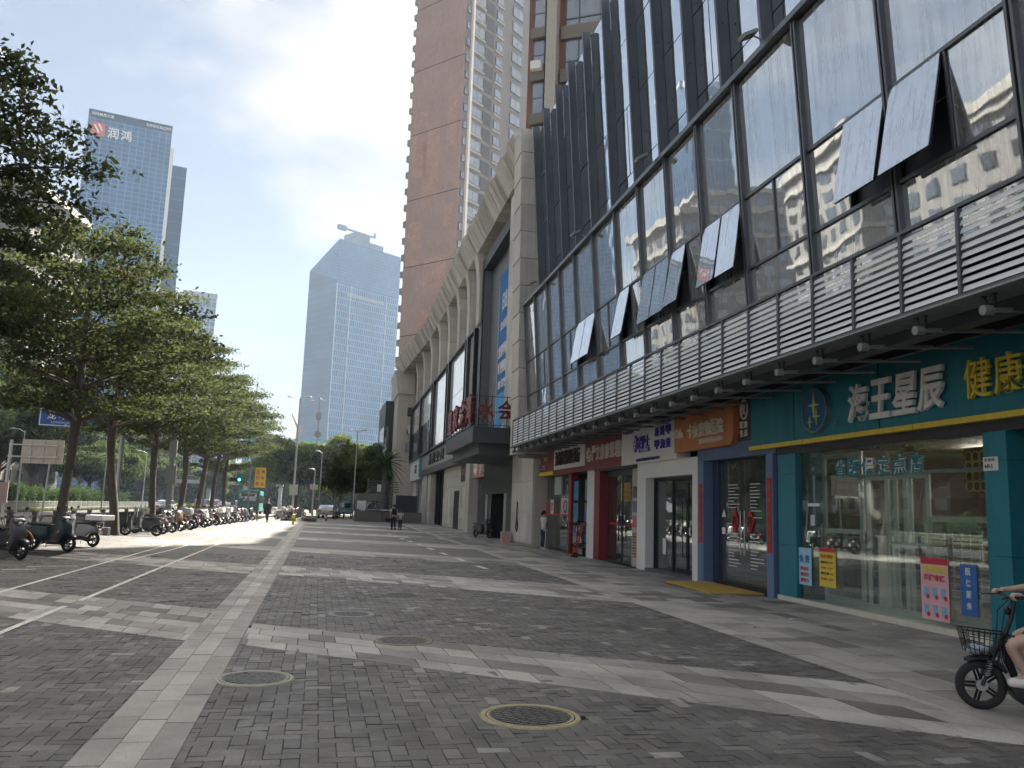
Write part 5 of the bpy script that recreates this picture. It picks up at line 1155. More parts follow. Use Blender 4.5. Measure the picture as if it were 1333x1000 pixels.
kinds = ['dense dark green tree', 'tall rounded green tree', 'spreading green tree']
for i in range(10):
    y = 58+i*14.5; put_tree(rt[i % 3], f'{kinds[i % 3]} across the road, {locs[i]}', -33.5+rng_.uniform(-2, 2), y, -.1, rng_.uniform(0, 6), rng_.uniform(1.1, 1.35) if i < 5 else 1.05, 'trees across the road', 'roadside_tree')
for i in range(7):
    y = 66+i*24; put_tree(rt[(i+1) % 3], f'back row tree across the road, number {["one from the left edge", "two from the left edge", "three from the left edge", "four from the left edge", "five from the left edge", "six from the left edge", "last towards the junction"][i]}'.replace('number one', 'first').replace('number two', 'second').replace('number three', 'third').replace('number four', 'fourth').replace('number five', 'fifth').replace('number six', 'sixth').replace('number last', 'last'), -47+rng_.uniform(-3, 3), y, -.1, rng_.uniform(0, 6), rng_.uniform(1.35, 1.6), 'back row of trees across the road', 'roadside_tree')
# trees beyond the junction
for (k, x, y, s_, lb) in ((2, -2.6, 106, 1.02, 'dark umbrella shaped tree left of the tall white pole'), (1, 3.4, 132, .86, 'tall green tree before the foot of the blue tower'), (0, 8.8, 128, .86, 'green tree left of the palm'), (2, 5.2, 112, .85, 'low spreading tree behind the guard booth'), (0, -1, 152, 1.0, 'round tree behind the far parked motorbikes'), (1, 12, 150, 1.0, 'tree partly hidden behind the palm trunk'), (2, -9, 170, 1.1, 'low tree left of the teal bus'), (0, -4, 186, 1.1, 'bright tree beyond the teal bus'), (1, 8, 176, 1.0, 'tall tree far behind the guard booth'), (0, -22, 196, .8, 'small tree on the central strip of the far road')):
    put_tree(rtf[k], lb, x, y, 0, rng_.uniform(0, 6), s_, 'trees beyond the junction', 'far_tree')
WL = mat_leaf('wood_leaves', (.06, .085, .035), (.12, .17, .03), .3)
rng9 = np.random.RandomState(9); n9 = 60000; P = rng9.uniform(size=(n9, 3)); P[:, 0] = P[:, 0]*95-50; P[:, 1] = 212+P[:, 1]*6+3*np.sin(P[:, 0]*.5); P[:, 2] = P[:, 2]**.8*(8.5+2*np.sin(P[:, 0]*.55)+1.2*np.sin(P[:, 0]*1.7))
link('far_wood', leaf_mesh('far_wood', P, .42, rng9.uniform(.6, 1.4, n9), WL, .3), kind='stuff', label='far green belt of trees across the end of the street')
# palm
pm = thing('palm_tree', 'feathery date palm with drooping fronds by the stone end block', 'palm', (7.0, 93, 0))
MB().tube([(0, 0, 0), (.05, 0, 3), (0, .05, 6.2)], [.32, .27, .3], 10).build('trunk', TRUNKPALM, pm, smooth=True)
pr_ = np.random.RandomState(2)
for k in range(34):
    a = k*2.4; el = R(70-k*3.1); L_ = pr_.uniform(2.6, 3.2); q = MB(); pts = []
    for t in np.linspace(0, 1, 8):
        r_ = L_*t*math.cos(el)*(.8+.2*t)+.15; z = 6.2+L_*t*math.sin(el)-1.5*t*t*(1.1-.4*math.sin(el)); pts.append(Vector((math.cos(a)*r_, math.sin(a)*r_, z)))
    q.tube(pts, list(np.linspace(.035, .008, 8)), 4, cap=False); sd_ = Vector((-math.sin(a), math.cos(a), 0))
    for i in range(7):
        for j in range(4):
            p = pts[i].lerp(pts[i+1], j/4); dr = (pts[i+1]-pts[i]).normalized(); l_ = .62*math.sin(math.pi*min(1, .15+(i+j/4)/8))
            for sg in (-1, 1):
                e = p+sd_*sg*l_*.8+dr*l_*.5+Vector((0, 0, -.25*l_)); q.add([p, p+dr*.07, e], [(0, 1, 2)], 0, random.uniform(.7, 1.3))
    q.build('frond', PALMG, pm)
# ------------------------------------------------------------------ median planting
def shrub_mesh(seed, rx, ry, rz_, n, size, m, tiers=0):
    rng = np.random.RandomState(seed); d_ = rng.normal(size=(n, 3)); d_ /= np.linalg.norm(d_, axis=1)[:, None]; d_[:, 2] = np.abs(d_[:, 2])
    lump = 1+.16*np.sin(d_[:, 0]*7+seed)*np.cos(d_[:, 1]*6)+.1*np.sin(d_[:, 2]*11)
    P = d_*np.array([rx, ry, rz_])*(rng.uniform(.72, 1.03, n)*lump)[:, None]; return leaf_mesh('shrub', P, size, rng.uniform(.6, 1.4, n)*(.7+.5*d_[:, 2]), m, .2, rng)
LEAFD = mat_leaf('clipped_leaves', (.04, .07, .028), (.07, .12, .03), .25)
sh = [shrub_mesh(i, 1.7, 1.7, 2.55, 7000, .09, LEAFD) for i in range(3)]
for i in range(26):
    y = 48+i*3.6; o = link('clipped_shrub', sh[i % 3]); o.location = (-29.2+random.uniform(-.2, .2), y, -.13); o.rotation_euler = (0, 0, random.uniform(0, 6)); s_ = random.uniform(.85, 1.12); o.scale = (s_, s_, s_)
    tag(o, 'cloud clipped dark shrub on the median, '+['first from the left edge','second','third','fourth','fifth','sixth','seventh','eighth','ninth','tenth','eleventh','twelfth','thirteenth','fourteenth','fifteenth','sixteenth','seventeenth','eighteenth','nineteenth','twentieth','twenty-first','twenty-second','twenty-third','twenty-fourth','twenty-fifth','farthest'][i]+' of its row', 'shrub', 'cloud clipped shrubs on the median')
P = np.random.RandomState(1).uniform(size=(60000, 3))*np.array([1.5, 170, .68])+np.array([-28.0, 40, -.13]); P[:, 2] += .1*np.sin(P[:, 1]*3)
link('low_hedge', leaf_mesh('low_hedge', P, .075, np.random.RandomState(2).uniform(.6, 1.5, 60000), LEAFY, .4), kind='stuff', label='low yellow-green hedge along the median')
MB().box(-31, 30, -.3, -26.6, 600, 0).build('median_strip', mat('soil', (.08, .07, .05), .9, var=.2, ns=2), kind='structure')
# far fence on the median
mf = thing('median_fence', 'white and grey railing in front of the low hedge on the median', 'fence', (-26.4, 40, 0)); q = MB()
for z in (.25, .85): q.box(-.02, 0, z, .02, 130, z+.04)
q.build('rail', mat('pale_fence', (.4, .4, .4), .5, .2), mf)
pm_ = MB().box(-.03, -.03, 0, .03, .03, 1.0).mesh('post', MATS['pale_fence']); bm_ = MB()
for k in range(66): o = link('post', pm_, mf); o.location = (0, k*2., 0)
for k in range(1000): bm_.box(-.01, k*.13-.01, .1, .01, k*.13+.01, .85)
bm_.build('bars', MATS['pale_fence'], mf, kind='stuff')
# near fence along the pavement
nf = thing('pavement_fence', 'dark grey metal railing with stout posts behind the parked scooters', 'fence', (-8.75, 14, 0)); q = MB()
for z in (.12, .86): q.box(-.03, 0, z, .03, 66, z+.05)
q.build('rail', DARK, nf)
pm_ = MB().box(-.07, -.07, 0, .07, .07, 1.0).box(-.085, -.085, 1.0, .085, .085, 1.03).mesh('post', mat('post_grey', (.1, .1, .1), .6, .2, var=.15)); bm_ = MB()
for k in range(30): o = link('post', pm_, nf); o.location = (0, .3+k*2.22, 0)
for k in range(500): bm_.box(-.012, k*.132-.012, .15, .012, k*.132+.012, .86)
bm_.build('bars', DARK, nf, kind='stuff')
# ------------------------------------------------------------------ electric scooters
SEATM = mat('black_vinyl', (.02, .02, .022), .45, var=.1); CHROME = mat('chrome', (.6, .6, .62), .15, .95, var=.05)
LAMPR = mat('tail_lamp', (.4, .02, .02), .25, var=0); LAMPW = mat('head_lamp', (.6, .62, .62), .15, var=0, spec=.8); PLATE = mat('number_plate', (.5, .5, .46), .5)
def wheel(par, x, r, w_, spokes=5, name='wheel', z=None, rimm=None):
    t_ = []; k = 10
    prof = [(r-w_*.55+w_*.55*math.cos(a), w_*.5*math.sin(a)) for a in [math.pi*(-.75+1.5*i/k) for i in range(k+1)]]
    o = MB().lathe(prof, 28, axis='y').build('tyre', RUBBER, None, smooth=True)
    o.name = name; o.parent = par; CH.setdefault(par.name, []).append(o); o.location = (x, 0, r if z is None else z)
    rm = rimm or BLACK
    rw = r-w_*.95; MB().lathe([(rw, -w_*.3), (rw+w_*.2, -w_*.32), (rw+w_*.2, w_*.32), (rw, w_*.3)], 24, axis='y', closed=True).build('rim', rm, o, smooth=True)
    q = MB()
    for i in range(spokes):
        a = 2*math.pi*i/spokes
        for s_ in (-.1, .1): q.tube([(.04*math.cos(a+s_*4), 0, .04*math.sin(a+s_*4)), (rw*math.cos(a+s_), 0, rw*math.sin(a+s_))], .011, 5)
    q.build('spokes', rm, o); MB().cyl((0, -w_*.55, 0), (0, w_*.55, 0), .05, n=12).build('hub', STEEL, o)
    return o
def fender(par, x, r, a0, a1, w_, m, z):
    q = MB(); n = 8; vs = []
    for i in range(n+1):
        a = R(a0+(a1-a0)*i/n)
        for s_, dr in ((-1, -.02), (-.6, .012), (.6, .012), (1, -.02)): vs.append((x+(r+dr)*math.cos(a), s_*w_/2, z+(r+dr)*math.sin(a)))
    fs = [(i*4+j, i*4+j+1, (i+1)*4+j+1, (i+1)*4+j) for i in range(n) for j in range(3)]
    o = q.add(vs, fs).build('mudguard', m, par, smooth=True); md = o.modifiers.new('s', 'SOLIDIFY'); md.thickness = .006; return o
def bars(par, x, z, hw=.3, m=None):
    q = MB().tube([(x-.06, -hw, z), (x-.02, -.12, z+.01), (x, 0, z-.02), (x-.02, .12, z+.01), (x-.06, hw, z)], .013, 7)
    o = q.build('handlebar', BLACK, par)
    for s_ in (-1, 1):
        MB().cyl((x-.06, s_*hw, z), (x-.045, s_*(hw-.11), z), .019, n=8).build('grip', RUBBER, o); MB().tube([(x-.03, s_*(hw-.1), z+.01), (x+.03, s_*(hw-.02), z-.005)], .006, 5).build('brake_lever', STEEL, o)
        MB().tube([(x-.03, s_*.17, z+.01), (x-.01, s_*.24, z+.17)], .006, 5).build('mirror_stem', BLACK, o); MB().ell((x-.01, s_*.26, z+.2), (.012, .06, .04), 10, 6).build('mirror', BLACK, o, smooth=True)
    return o
def scooter(name, label, loc, rz, bodym, group='electric scooters parked by the fence', topbox=None, basket=False, cargo=False, seatm=None, r=.235):
    t = thing(name, label, 'electric scooter', loc, rz, group); m = bodym
    wheel(t, .62, r, .095, rimm=BLACK); wheel(t, -.6, r, .1, rimm=BLACK)
    fender(t, .62, r+.035, 35, 155, .13, m, r); fender(t, -.6, r+.04, 20, 120, .14, m, r)
    # body shell under the seat
    prof = [(-.78, .52), (-.72, .64), (-.5, .7), (-.05, .7), (0, .55), (-.02, .3), (-.3, .27), (-.42, .42), (-.62, .5)]
    MB().prism([(p[1], p[0]) for p in prof][::1], -.14, .14, 'y').build('rear_body', m, t, bevel=.03, smooth=True)
    MB().prism([(.2, -.02), (.2, .42), (.27, .45), (.29, .0)], -.13, .13, 'y').build('footboard', BLACK, t, bevel=.012)
    MB().prism([(.24, .36), (.24, .46), (.5, .56), (.72, .54), (.88, .44), (.88, .34), (.6, .4)][::1], -.18, .18, 'y').build('front_apron', m, t, bevel=.02, smooth=True)
    MB().prism([(.84, .3), (.86, .47), (.93, .5), (1.0, .44), (1.0, .34)], -.15, .15, 'y').build('instrument_cowl', m, t, bevel=.02, smooth=True)
    q = MB()
    for s_ in (-.075, .075): q.tube([(.62, s_, r), (.55, s_, .45), (.48, s_*.5, .7)], .018, 7)
    q.tube([(.5, 0, .6), (.4, 0, 1.0)], .028, 8).build('fork', BLACK, t)
    MB().ell((.5, 0, .87), (.03, .06, .04), 14, 8).build('headlight', LAMPW, t, smooth=True)
    bars(t, .38, 1.03)
    st = [(-.74, .72), (-.76, .78), (-.5, .8), (-.25, .77), (.02, .76), (.04, .71), (-.3, .7)]
    MB().prism([(p[1], p[0]) for p in st], -.125, .125, 'y').build('seat', seatm or SEATM, t, bevel=.03, smooth=True)
    MB().tube([(-.55, -.1, .72), (-.85, -.09, .78), (-.85, .09, .78), (-.55, .1, .72)], .012, 6).build('grab_rail', STEEL, t)
    MB().box(-.83, -.06, .58, -.79, .06, .64).build('tail_light', LAMPR, t, bevel=.008); MB().box(-.86, -.09, .38, -.85, .09, .5).build('number_plate', PLATE, t)
    MB().tube([(-.2, -.08, .27), (-.26, -.2, .02)], .012, 5).tube([(-.2, .08, .27), (-.22, .12, .1)], .012, 5).build('stand', STEEL, t)
    MB().prism([(.2, -.68), (.16, -.5), (.26, -.12), (.34, -.12), (.3, -.6)], .12, .16, 'y').build('swing_arm', BLACK, t)
    if topbox: b_ = MB().box(-1.05, -.19, .82, -.7, .19, 1.12).build('top_box', topbox, t, bevel=.05, smooth=True)
    if cargo:
        MB().box(-1.1, -.27, .84, -.45, .27, 1.0).build('cargo_box', CWH, t, bevel=.02); MB().box(-.95, -.3, .36, -.55, -.17, .62).build('side_pannier', GREY, t, bevel=.02)
    if basket:
        q = MB()
        for z in (.62, .72, .82): q.tube([(.6, -.17, z), (.88, -.17, z), (.88, .17, z), (.6, .17, z), (.6, -.17, z)], .006, 4)
        for k in range(8):
            for yy in (-.17, .17): q.tube([(.6+k*.04, yy, .6), (.6+k*.04, yy, .82)], .004, 3)
            q.tube([(.88, -.17+k*.048, .6), (.88, -.17+k*.048, .82)], .004, 3)
        q.build('basket', BLACK, t)
    return t
SB = {k: mat('scooter_'+k, c, .3, .1, var=.05, coat=.4) for k, c in {'black': (.022, .024, .026), 'dark_teal': (.015, .035, .045), 'silver': (.28, .29, .3), 'white': (.42, .42, .42), 'red': (.11, .02, .022), 'brown': (.16, .09, .05), 'grey': (.09, .09, .095)}.items()}
TAN = mat('tan_box', (.4, .3, .22), .5)
spec = [
 (-7.45, 23.2, R(-32), 'grey', dict(), 'grey scooter with a pale rear cover nearest the camera, nose to the plaza'),
 (-7.3, 26.5, R(-26), 'dark_teal', dict(), 'bulky dark teal scooter, second from the camera'),
 (-7.3, 29.4, R(150), 'silver', dict(cargo=True), 'silver scooter carrying a flat white box behind its seat'),
 (-7.1, 38.3, R(180), 'black', dict(), 'black scooter standing alone side on between two tree trunks'),
 (-7.1, 42.6, R(-20), 'black', dict(topbox=mat('beige_box', (.5, .46, .4), .4)), 'black scooter with a pale round top box'),
 (-6.9, 44.6, R(-38), 'brown', dict(seatm=mat('tan_seat', (.25, .15, .09), .5)), 'brown scooter with a tan seat'),
 (-6.9, 46.9, R(-15), 'black', dict(basket=True), 'black scooter with a wire front basket'),
 (-7.0, 49.2, R(165), 'red', dict(), 'dark red scooter facing the fence'),
 (-6.7, 51.5, R(-30), 'grey', dict(topbox=GREY), 'grey scooter with a grey top box'),
 (-6.8, 53.6, R(-22), 'white', dict(), 'white scooter in the crowded part of the row'),
 (-6.6, 56., R(160), 'black', dict(topbox=CWH), 'black scooter with a square white top box'),
 (-6.5, 58.4, R(-35), 'dark_teal', dict(basket=True), 'teal scooter with a front basket'),
 (-6.3, 61., R(-18), 'silver', dict(), 'plain silver scooter in the far half of the row'),
 (-6.2, 63.5, R(155), 'black', dict(), 'plain black scooter facing the fence in the far half of the row'),
 (-6.0, 66.5, R(-30), 'red', dict(topbox=GREY), 'dark red scooter with a grey top box'),
 (-5.8, 69.5, R(-20), 'grey', dict(basket=True), 'grey scooter with a front basket, last but one of the row'),
 (-5.6, 72.5, R(-28), 'black', dict(seatm=mat('red_seat', (.2, .05, .05), .5)), 'last black scooter of the row, with a dark red seat')]
more = [(-7.2, 40.6, R(170), 'grey', dict(), 'grey scooter tucked between the two nearest beige boxed ones'), (-7.4, 43.6, R(-30), 'white', dict(), 'white scooter squeezed behind the beige box scooter'), (-7.1, 45.8, R(160), 'black', dict(topbox=GREY), 'black scooter with a grey box facing the fence'), (-7.0, 48.1, R(-25), 'dark_teal', dict(), 'teal scooter beside the dark red one facing the fence'), (-7.2, 50.4, R(172), 'black', dict(basket=True), 'black scooter with a basket turned to the fence'), (-6.9, 52.6, R(-34), 'brown', dict(), 'plain brown scooter in the middle of the row'), (-6.8, 54.8, R(150), 'grey', dict(), 'grey scooter facing the fence in the middle of the row'), (-6.7, 57.2, R(-20), 'red', dict(), 'plain dark red scooter in the middle of the row'), (-6.5, 59.7, R(165), 'silver', dict(topbox=CWH), 'silver scooter with a white box'), (-6.3, 62.3, R(-28), 'black', dict(basket=True), 'black scooter with a basket in the far half'), (-6.2, 65, R(158), 'white', dict(), 'white scooter facing the fence in the far half'), (-5.9, 68, R(-24), 'dark_teal', dict(), 'plain teal scooter near the far end of the row')]
for x, y, rz, col, kw, lb in spec+more:
    t = scooter('electric_scooter', lb, (x, y, 0), rz, SB[col], **kw)
    if y > 60: pass
# crowd of motorbikes beyond the junction
for i in range(9):
    scooter('electric_scooter', ['silver', 'black', 'white', 'dark red', 'teal', 'plain grey', 'brown', 'second white', 'second silver'][i]+' scooter parked beyond the junction, '+['nearest', 'second', 'third', 'fourth', 'fifth', 'sixth', 'seventh', 'eighth', 'farthest'][i]+' in that line', (-3.0+.12*i, 80+i*3.2, 0), R(-25+random.uniform(-12, 12)), SB[['silver', 'black', 'white', 'red', 'dark_teal', 'grey', 'brown', 'white', 'silver'][i]], group='scooters parked beyond the junction', topbox=CWH if i % 3 == 0 else None)
# shared bicycle
def bicycle(label, loc, rz):
    t = thing('bicycle', label, 'bicycle', loc, rz); OR_ = mat('orange_frame', (.35, .17, .03), .4, var=.1)
    wheel(t, .55, .33, .035, 12, rimm=BLACK); wheel(t, -.5, .33, .035, 12, rimm=BLACK)
    MB().tube([(-.5, .04, .33), (-.15, .04, .3), (-.3, 0, .75)], .016, 6).tube([(-.5, -.04, .33), (-.15, -.04, .3)], .016, 6).tube([(-.15, 0, .3), (.1, 0, .42), (.36, 0, .78)], .03, 8).tube([(-.5, 0, .33), (-.3, 0, .7)], .014, 6).build('frame', OR_, t)
    MB().tube([(.55, .05, .33), (.45, .04, .62), (.36, 0, .8), (.33, 0, 1.0)], .016, 6).tube([(.55, -.05, .33), (.45, -.04, .62), (.36, 0, .8)], .016, 6).build('fork', OR_, t)
    MB().tube([(.22, -.28, 1.05), (.3, -.1, 1.02), (.33, 0, 1.0), (.3, .1, 1.02), (.22, .28, 1.05)], .013, 6).build('handlebar', BLACK, t)
    MB().prism([(.83, -.45), (.88, -.43), (.9, -.22), (.86, -.15), (.82, -.25)], -.07, .07, 'y').build('saddle', SEATM, t, bevel=.02, smooth=True)
    fender(t, -.5, .37, 20, 170, .06, OR_, .33); MB().tube([(-.15, -.1, .3), (-.15, .1, .3)], .05, 10).build('crank', STEEL, t)
    q = MB()
    for z in (.78, .88, .98): q.tube([(.42, -.16, z), (.7, -.14, z), (.7, .14, z), (.42, .16, z), (.42, -.16, z)], .006, 4)
    for k in range(7): q.tube([(.42+k*.045, -.15, .76), (.42+k*.045, -.15, .98)], .004, 3).tube([(.42+k*.045, .15, .76), (.42+k*.045, .15, .98)], .004, 3).tube([(.7, -.14+k*.045, .76), (.7, -.14+k*.045, .98)], .004, 3)
    q.build('basket', BLACK, t)
bicycle('yellow and black shared bicycle with thin wheels behind the nearest scooter', (-7.9, 24.3, 0), R(170))
scooter('motor_scooter', 'grey and black petrol scooter parked by the dark glass left of the marble entrance', (9.15, 46.8, 0), R(-62), SB['grey'], group=None)
# ------------------------------------------------------------------ people
SKIN = mat('skin', (.5, .345, .27), .55, var=.06, ns=8); HAIR = mat('black_hair', (.012, .01, .009), .5)
CL = lambda k, c, v=.12: mat('cloth_'+k, c, .85, var=v, ns=6)
def skin_mesh(name, verts, edges, radii, sub=2):
    me = bpy.data.meshes.new(name); me.from_pydata([tuple(v) for v in verts], edges, []); o = bpy.data.objects.new('tmp', me); sc.collection.objects.link(o)
    md = o.modifiers.new('skin', 'SKIN'); md.use_smooth_shade = True; md.branch_smoothing = .3
    sv = me.skin_vertices[0].data
    for i, r_ in enumerate(radii): sv[i].radius = r_ if hasattr(r_, '__len__') else (r_, r_)
    sv[0].use_root = True
    sb_ = o.modifiers.new('sub', 'SUBSURF'); sb_.levels = sub; sb_.render_levels = sub
    dg = bpy.context.evaluated_depsgraph_get(); out = bpy.data.meshes.new_from_object(o.evaluated_get(dg)); out.name = name
    bpy.data.objects.remove(o); out.polygons.foreach_set('use_smooth', [True]*len(out.polygons)); return out
def person(label, loc, rz, h=1.7, J=None, top=None, bottom=None, shoes=None, long_sleeve=False, shorts=False, hair='short', girth=1., group=None, fingers=False, headrot=0):
    """faces local +y; joints in units of body height"""
    t = thing('person', label, 'person', loc, rz, group)
    j = dict(pel=(0, 0, .53), wai=(0, 0, .6), che=(0, 0, .74), nek=(0, -.005, .83), nk2=(0, .0, .87), hed=(0, .01, .925), crn=(0, .0, .985),
             shl=(-.11, 0, .81), shr=(.11, 0, .81), ell=(-.135, -.01, .64), elr=(.135, -.01, .64), wrl=(-.14, .03, .49), wrr=(.14, .03, .49), hal=(-.14, .045, .44), har=(.14, .045, .44),
             hil=(-.055, 0, .51), hir=(.055, 0, .51), knl=(-.06, .01, .28), knr=(.06, .01, .28), anl=(-.06, -.01, .045), anr=(.06, -.01, .045), tol=(-.065, .09, .018), tor=(.065, .09, .018))
    if J: j.update(J)
    V = {k: Vector(v)*h for k, v in j.items()}
    def S(name, keys, ed, rad, m, par, grow=0.):
        idx = {k: i for i, k in enumerate(keys)}
        me = skin_mesh(name, [V[k] for k in keys], [(idx[a], idx[b]) for a, b in ed], [(tuple((x+grow)*h for x in rad[k]) if hasattr(rad[k], '__len__') else (rad[k]+grow)*h) for k in keys]); me.materials.append(m); return link(name, me, par)
    g = girth
    rad = dict(pel=(.075*g, .055*g), wai=(.066*g, .048*g), che=(.078*g, .056*g), nek=.033, nk2=.028, hed=(.045, .052), crn=(.036, .04), shl=.034, shr=.034, ell=.023, elr=.023, wrl=.016, wrr=.016, hal=(.017, .012), har=(.017, .012),
               hil=.052*g, hir=.052*g, knl=.034, knr=.034, anl=.021, anr=.021, tol=(.02, .015), tor=(.02, .015))
    keys = list(j); ed = [('pel', 'wai'), ('wai', 'che'), ('che', 'nek'), ('nek', 'nk2'), ('nk2', 'hed'), ('hed', 'crn'), ('che', 'shl'), ('che', 'shr'), ('shl', 'ell'), ('shr', 'elr'), ('ell', 'wrl'), ('elr', 'wrr'), ('wrl', 'hal'), ('wrr', 'har'), ('pel', 'hil'), ('pel', 'hir'), ('hil', 'knl'), ('hir', 'knr'), ('knl', 'anl'), ('knr', 'anr'), ('anl', 'tol'), ('anr', 'tor')]
    body = S('body', keys, ed, rad, SKIN, t)
    def mid(a, b, f): return V[a].lerp(V[b], f)
    if top:
        V['cl'] = mid('shl', 'ell', .75); V['cr'] = mid('shr', 'elr', .75); rad['cl'] = rad['cr'] = .03
        k2 = ['pel', 'wai', 'che', 'nek', 'shl', 'shr', 'cl', 'cr']; e2 = [('pel', 'wai'), ('wai', 'che'), ('che', 'nek'), ('che', 'shl'), ('che', 'shr'), ('shl', 'cl'), ('shr', 'cr')]
        if long_sleeve: k2 = ['pel', 'wai', 'che', 'nek', 'shl', 'shr', 'ell', 'elr', 'wrl', 'wrr']; e2 = e2[:5]+[('shl', 'ell'), ('shr', 'elr'), ('ell', 'wrl'), ('elr', 'wrr')]
        S('shirt', k2, e2, rad, top, body, .009)
    if bottom:
        V['kl'] = mid('hil', 'knl', .8); V['kr'] = mid('hir', 'knr', .8); rad['kl'] = rad['kr'] = .04; V['al'] = mid('knl', 'anl', .9); V['ar'] = mid('knr', 'anr', .9); rad['al'] = rad['ar'] = .034
        V['wt'] = V['pel'].lerp(V['wai'], .45); rad['wt'] = rad['wai']
        k3 = ['pel', 'wt', 'hil', 'hir', 'kl', 'kr'] if shorts else ['pel', 'wt', 'hil', 'hir', 'knl', 'knr', 'al', 'ar']; e3 = [('pel', 'wt'), ('pel', 'hil'), ('pel', 'hir')]+([('hil', 'kl'), ('hir', 'kr')] if shorts else [('hil', 'knl'), ('hir', 'knr'), ('knl', 'al'), ('knr', 'ar')])
        S('shorts' if shorts else 'trousers', k3, e3, rad, bottom, body, .011)
    for a, b in (('anl', 'tol'), ('anr', 'tor')):
        d_ = V[b]-V[a]; heel = V[a]-Vector((d_.x, d_.y, 0))*.35; heel.z = V[b].z+.0*h; M_ = (V[b]+heel)/2
        V['h_'+a] = heel; rad['h_'+a] = (.026, .024); V['t_'+a] = V[b]+Vector((d_.x, d_.y, 0))*.2; rad['t_'+a] = (.026, .018); V['i_'+a] = V[a].lerp(heel, .5); rad['i_'+a] = .026
        me_k = ['h_'+a, 't_'+a, 'i_'+a]; S('shoe', me_k, [('h_'+a, 't_'+a), ('h_'+a, 'i_'+a)], rad, shoes or WHITE, body, .008)
    # head details
    hc = V['hed']; up = (V['crn']-V['nk2']).normalized(); q = MB(); s_ = h/1.7
    q.ell((0, -.012*s_, .03*s_), (.088*s_, .1*s_, .095*s_), 16, 10); 
    if hair == 'long': q.ell((0, -.06*s_, -.09*s_), (.07*s_, .045*s_, .13*s_), 12, 8)
    if hair == 'pony': q.ell((0, -.11*s_, -.03*s_), (.03*s_, .035*s_, .09*s_), 10, 8)
    fwd = Vector((math.sin(headrot), math.cos(headrot), 0)); rt_ = fwd.cross(up).normalized(); fw = up.cross(rt_).normalized()
    M = Matrix((rt_, fw, up)).transposed().to_4x4(); M.translation = hc
    o = q.build('hair', HAIR, body, smooth=True); o.matrix_local = M @ Matrix.Translation((0, -.012*s_, .012*s_))
    f_ = MB().ell((0, .082*s_, -.005*s_), (.012*s_, .02*s_, .022*s_), 8, 6); f_.ell((-.08*s_, .0, 0), (.012*s_, .02*s_, .03*s_), 8, 6).ell((.08*s_, .0, 0), (.012*s_, .02*s_, .03*s_), 8, 6)
    o = f_.build('nose_and_ears', SKIN, body, smooth=True); o.matrix_local = M
    o = MB().ell((-.03*s_, .083*s_, .018*s_), (.013*s_, .008*s_, .006*s_), 8, 6).ell((.03*s_, .083*s_, .018*s_), (.013*s_, .008*s_, .006*s_), 8, 6).build('eyes', INKD, body); o.matrix_local = M
    o = MB().ell((0, .084*s_, -.045*s_), (.022*s_, .007*s_, .006*s_), 8, 6).build('mouth', mat('lips', (.3, .1, .09), .5), body); o.matrix_local = M
    return t, V, body
NAVY = CL('navy', (.015, .03, .075)); WSH = CL('white', (.62, .62, .64)); BLK = CL('black', (.015, .015, .017)); GRC = CL('grey', (.2, .2, .22)); BLU = CL('blue', (.05, .15, .3))
# schoolgirl by the glass: side on, hands before her
walk = dict(knl=(-.05, .05, .285), anl=(-.05, .045, .045), tol=(-.05, .14, .02), knr=(.05, .0, .28), anr=(.05, -.09, .07), tor=(.05, -.02, .02), ell=(-.14, -.05, .65), wrl=(-.14, -.02, .5), hal=(-.14, .0, .45), elr=(.14, .03, .65), wrr=(.13, .1, .52), har=(.13, .12, .47))
t, V, body = person('girl in white school shirt and navy striped trousers standing by the glass', (9.28, 34.3, 0), R(-80), 1.62, dict(ell=(-.13, .0, .65), elr=(.13, 0, .65), wrl=(-.06, .11, .6), wrr=(.06, .11, .6), hal=(-.01, .14, .6), har=(.01, .14, .6)), WSH, NAVY, WHITE, hair='pony')
for s_ in (-1, 1):
    MB().tube([V['hil' if s_ < 0 else 'hir']+Vector((s_*.105, 0, .03)), V['knl' if s_ < 0 else 'knr']+Vector((s_*.078, 0, 0)), V['anl' if s_ < 0 else 'anr']+Vector((s_*.073, 0, .03))], .017, 6).build('side_stripe', WHITE, body)
# pair walking away
t, V, body = person('walker in black trousers with a black backpack, beside the child', (5.1, 57.6, 0), R(3), 1.7, walk, CL('check', (.45, .45, .45), .7), BLK, BLK)
MB().box(-.15, -.3, 1.0, .15, -.1, 1.42).build('backpack', BLK, body, bevel=.05, smooth=True)
b_ = thing('handbag', 'black bag hanging from the hand of the walker with the backpack', 'bag', (4.72, 57.6, .62)); MB().box(-.18, -.07, -.1, .18, .07, .14).build('bag_body', BLK, b_, bevel=.04); MB().tube([(-.1, 0, .13), (-.05, 0, .3), (.05, 0, .3), (.1, 0, .13)], .01, 5).build('strap', BLK, b_)
person('child in a white school shirt and blue trousers walking away beside the adult', (5.58, 57.9, 0), R(-4), 1.36, dict(walk, knr=(.05, .05, .285), anr=(.05, .045, .045), tor=(.05, .14, .02), knl=(-.05, 0, .28), anl=(-.05, -.09, .07), tol=(-.05, -.02, .02)), WSH, NAVY, BLK, hair='pony')
t, V, body = person('man in a long black coat walking past the far end of the scooters', (-3.75, 69.5, 0), R(150), 1.78, walk, BLK, BLK, BLK, long_sleeve=True, girth=1.1)
MB().lathe([(.19, 1.45), (.26, 1.1), (.33, .62)], 14).build('coat', BLK, body, smooth=True)
person('pedestrian in a blue shirt and dark trousers on the far crossing', (2.0, 91, 0), R(120), 1.7, walk, BLU, BLK, BLK)
person('pedestrian in dark blue beside the one in the blue shirt', (2.9, 94, 0), R(90), 1.68, None, CL('dk', (.03, .05, .1)), BLK, BLK)
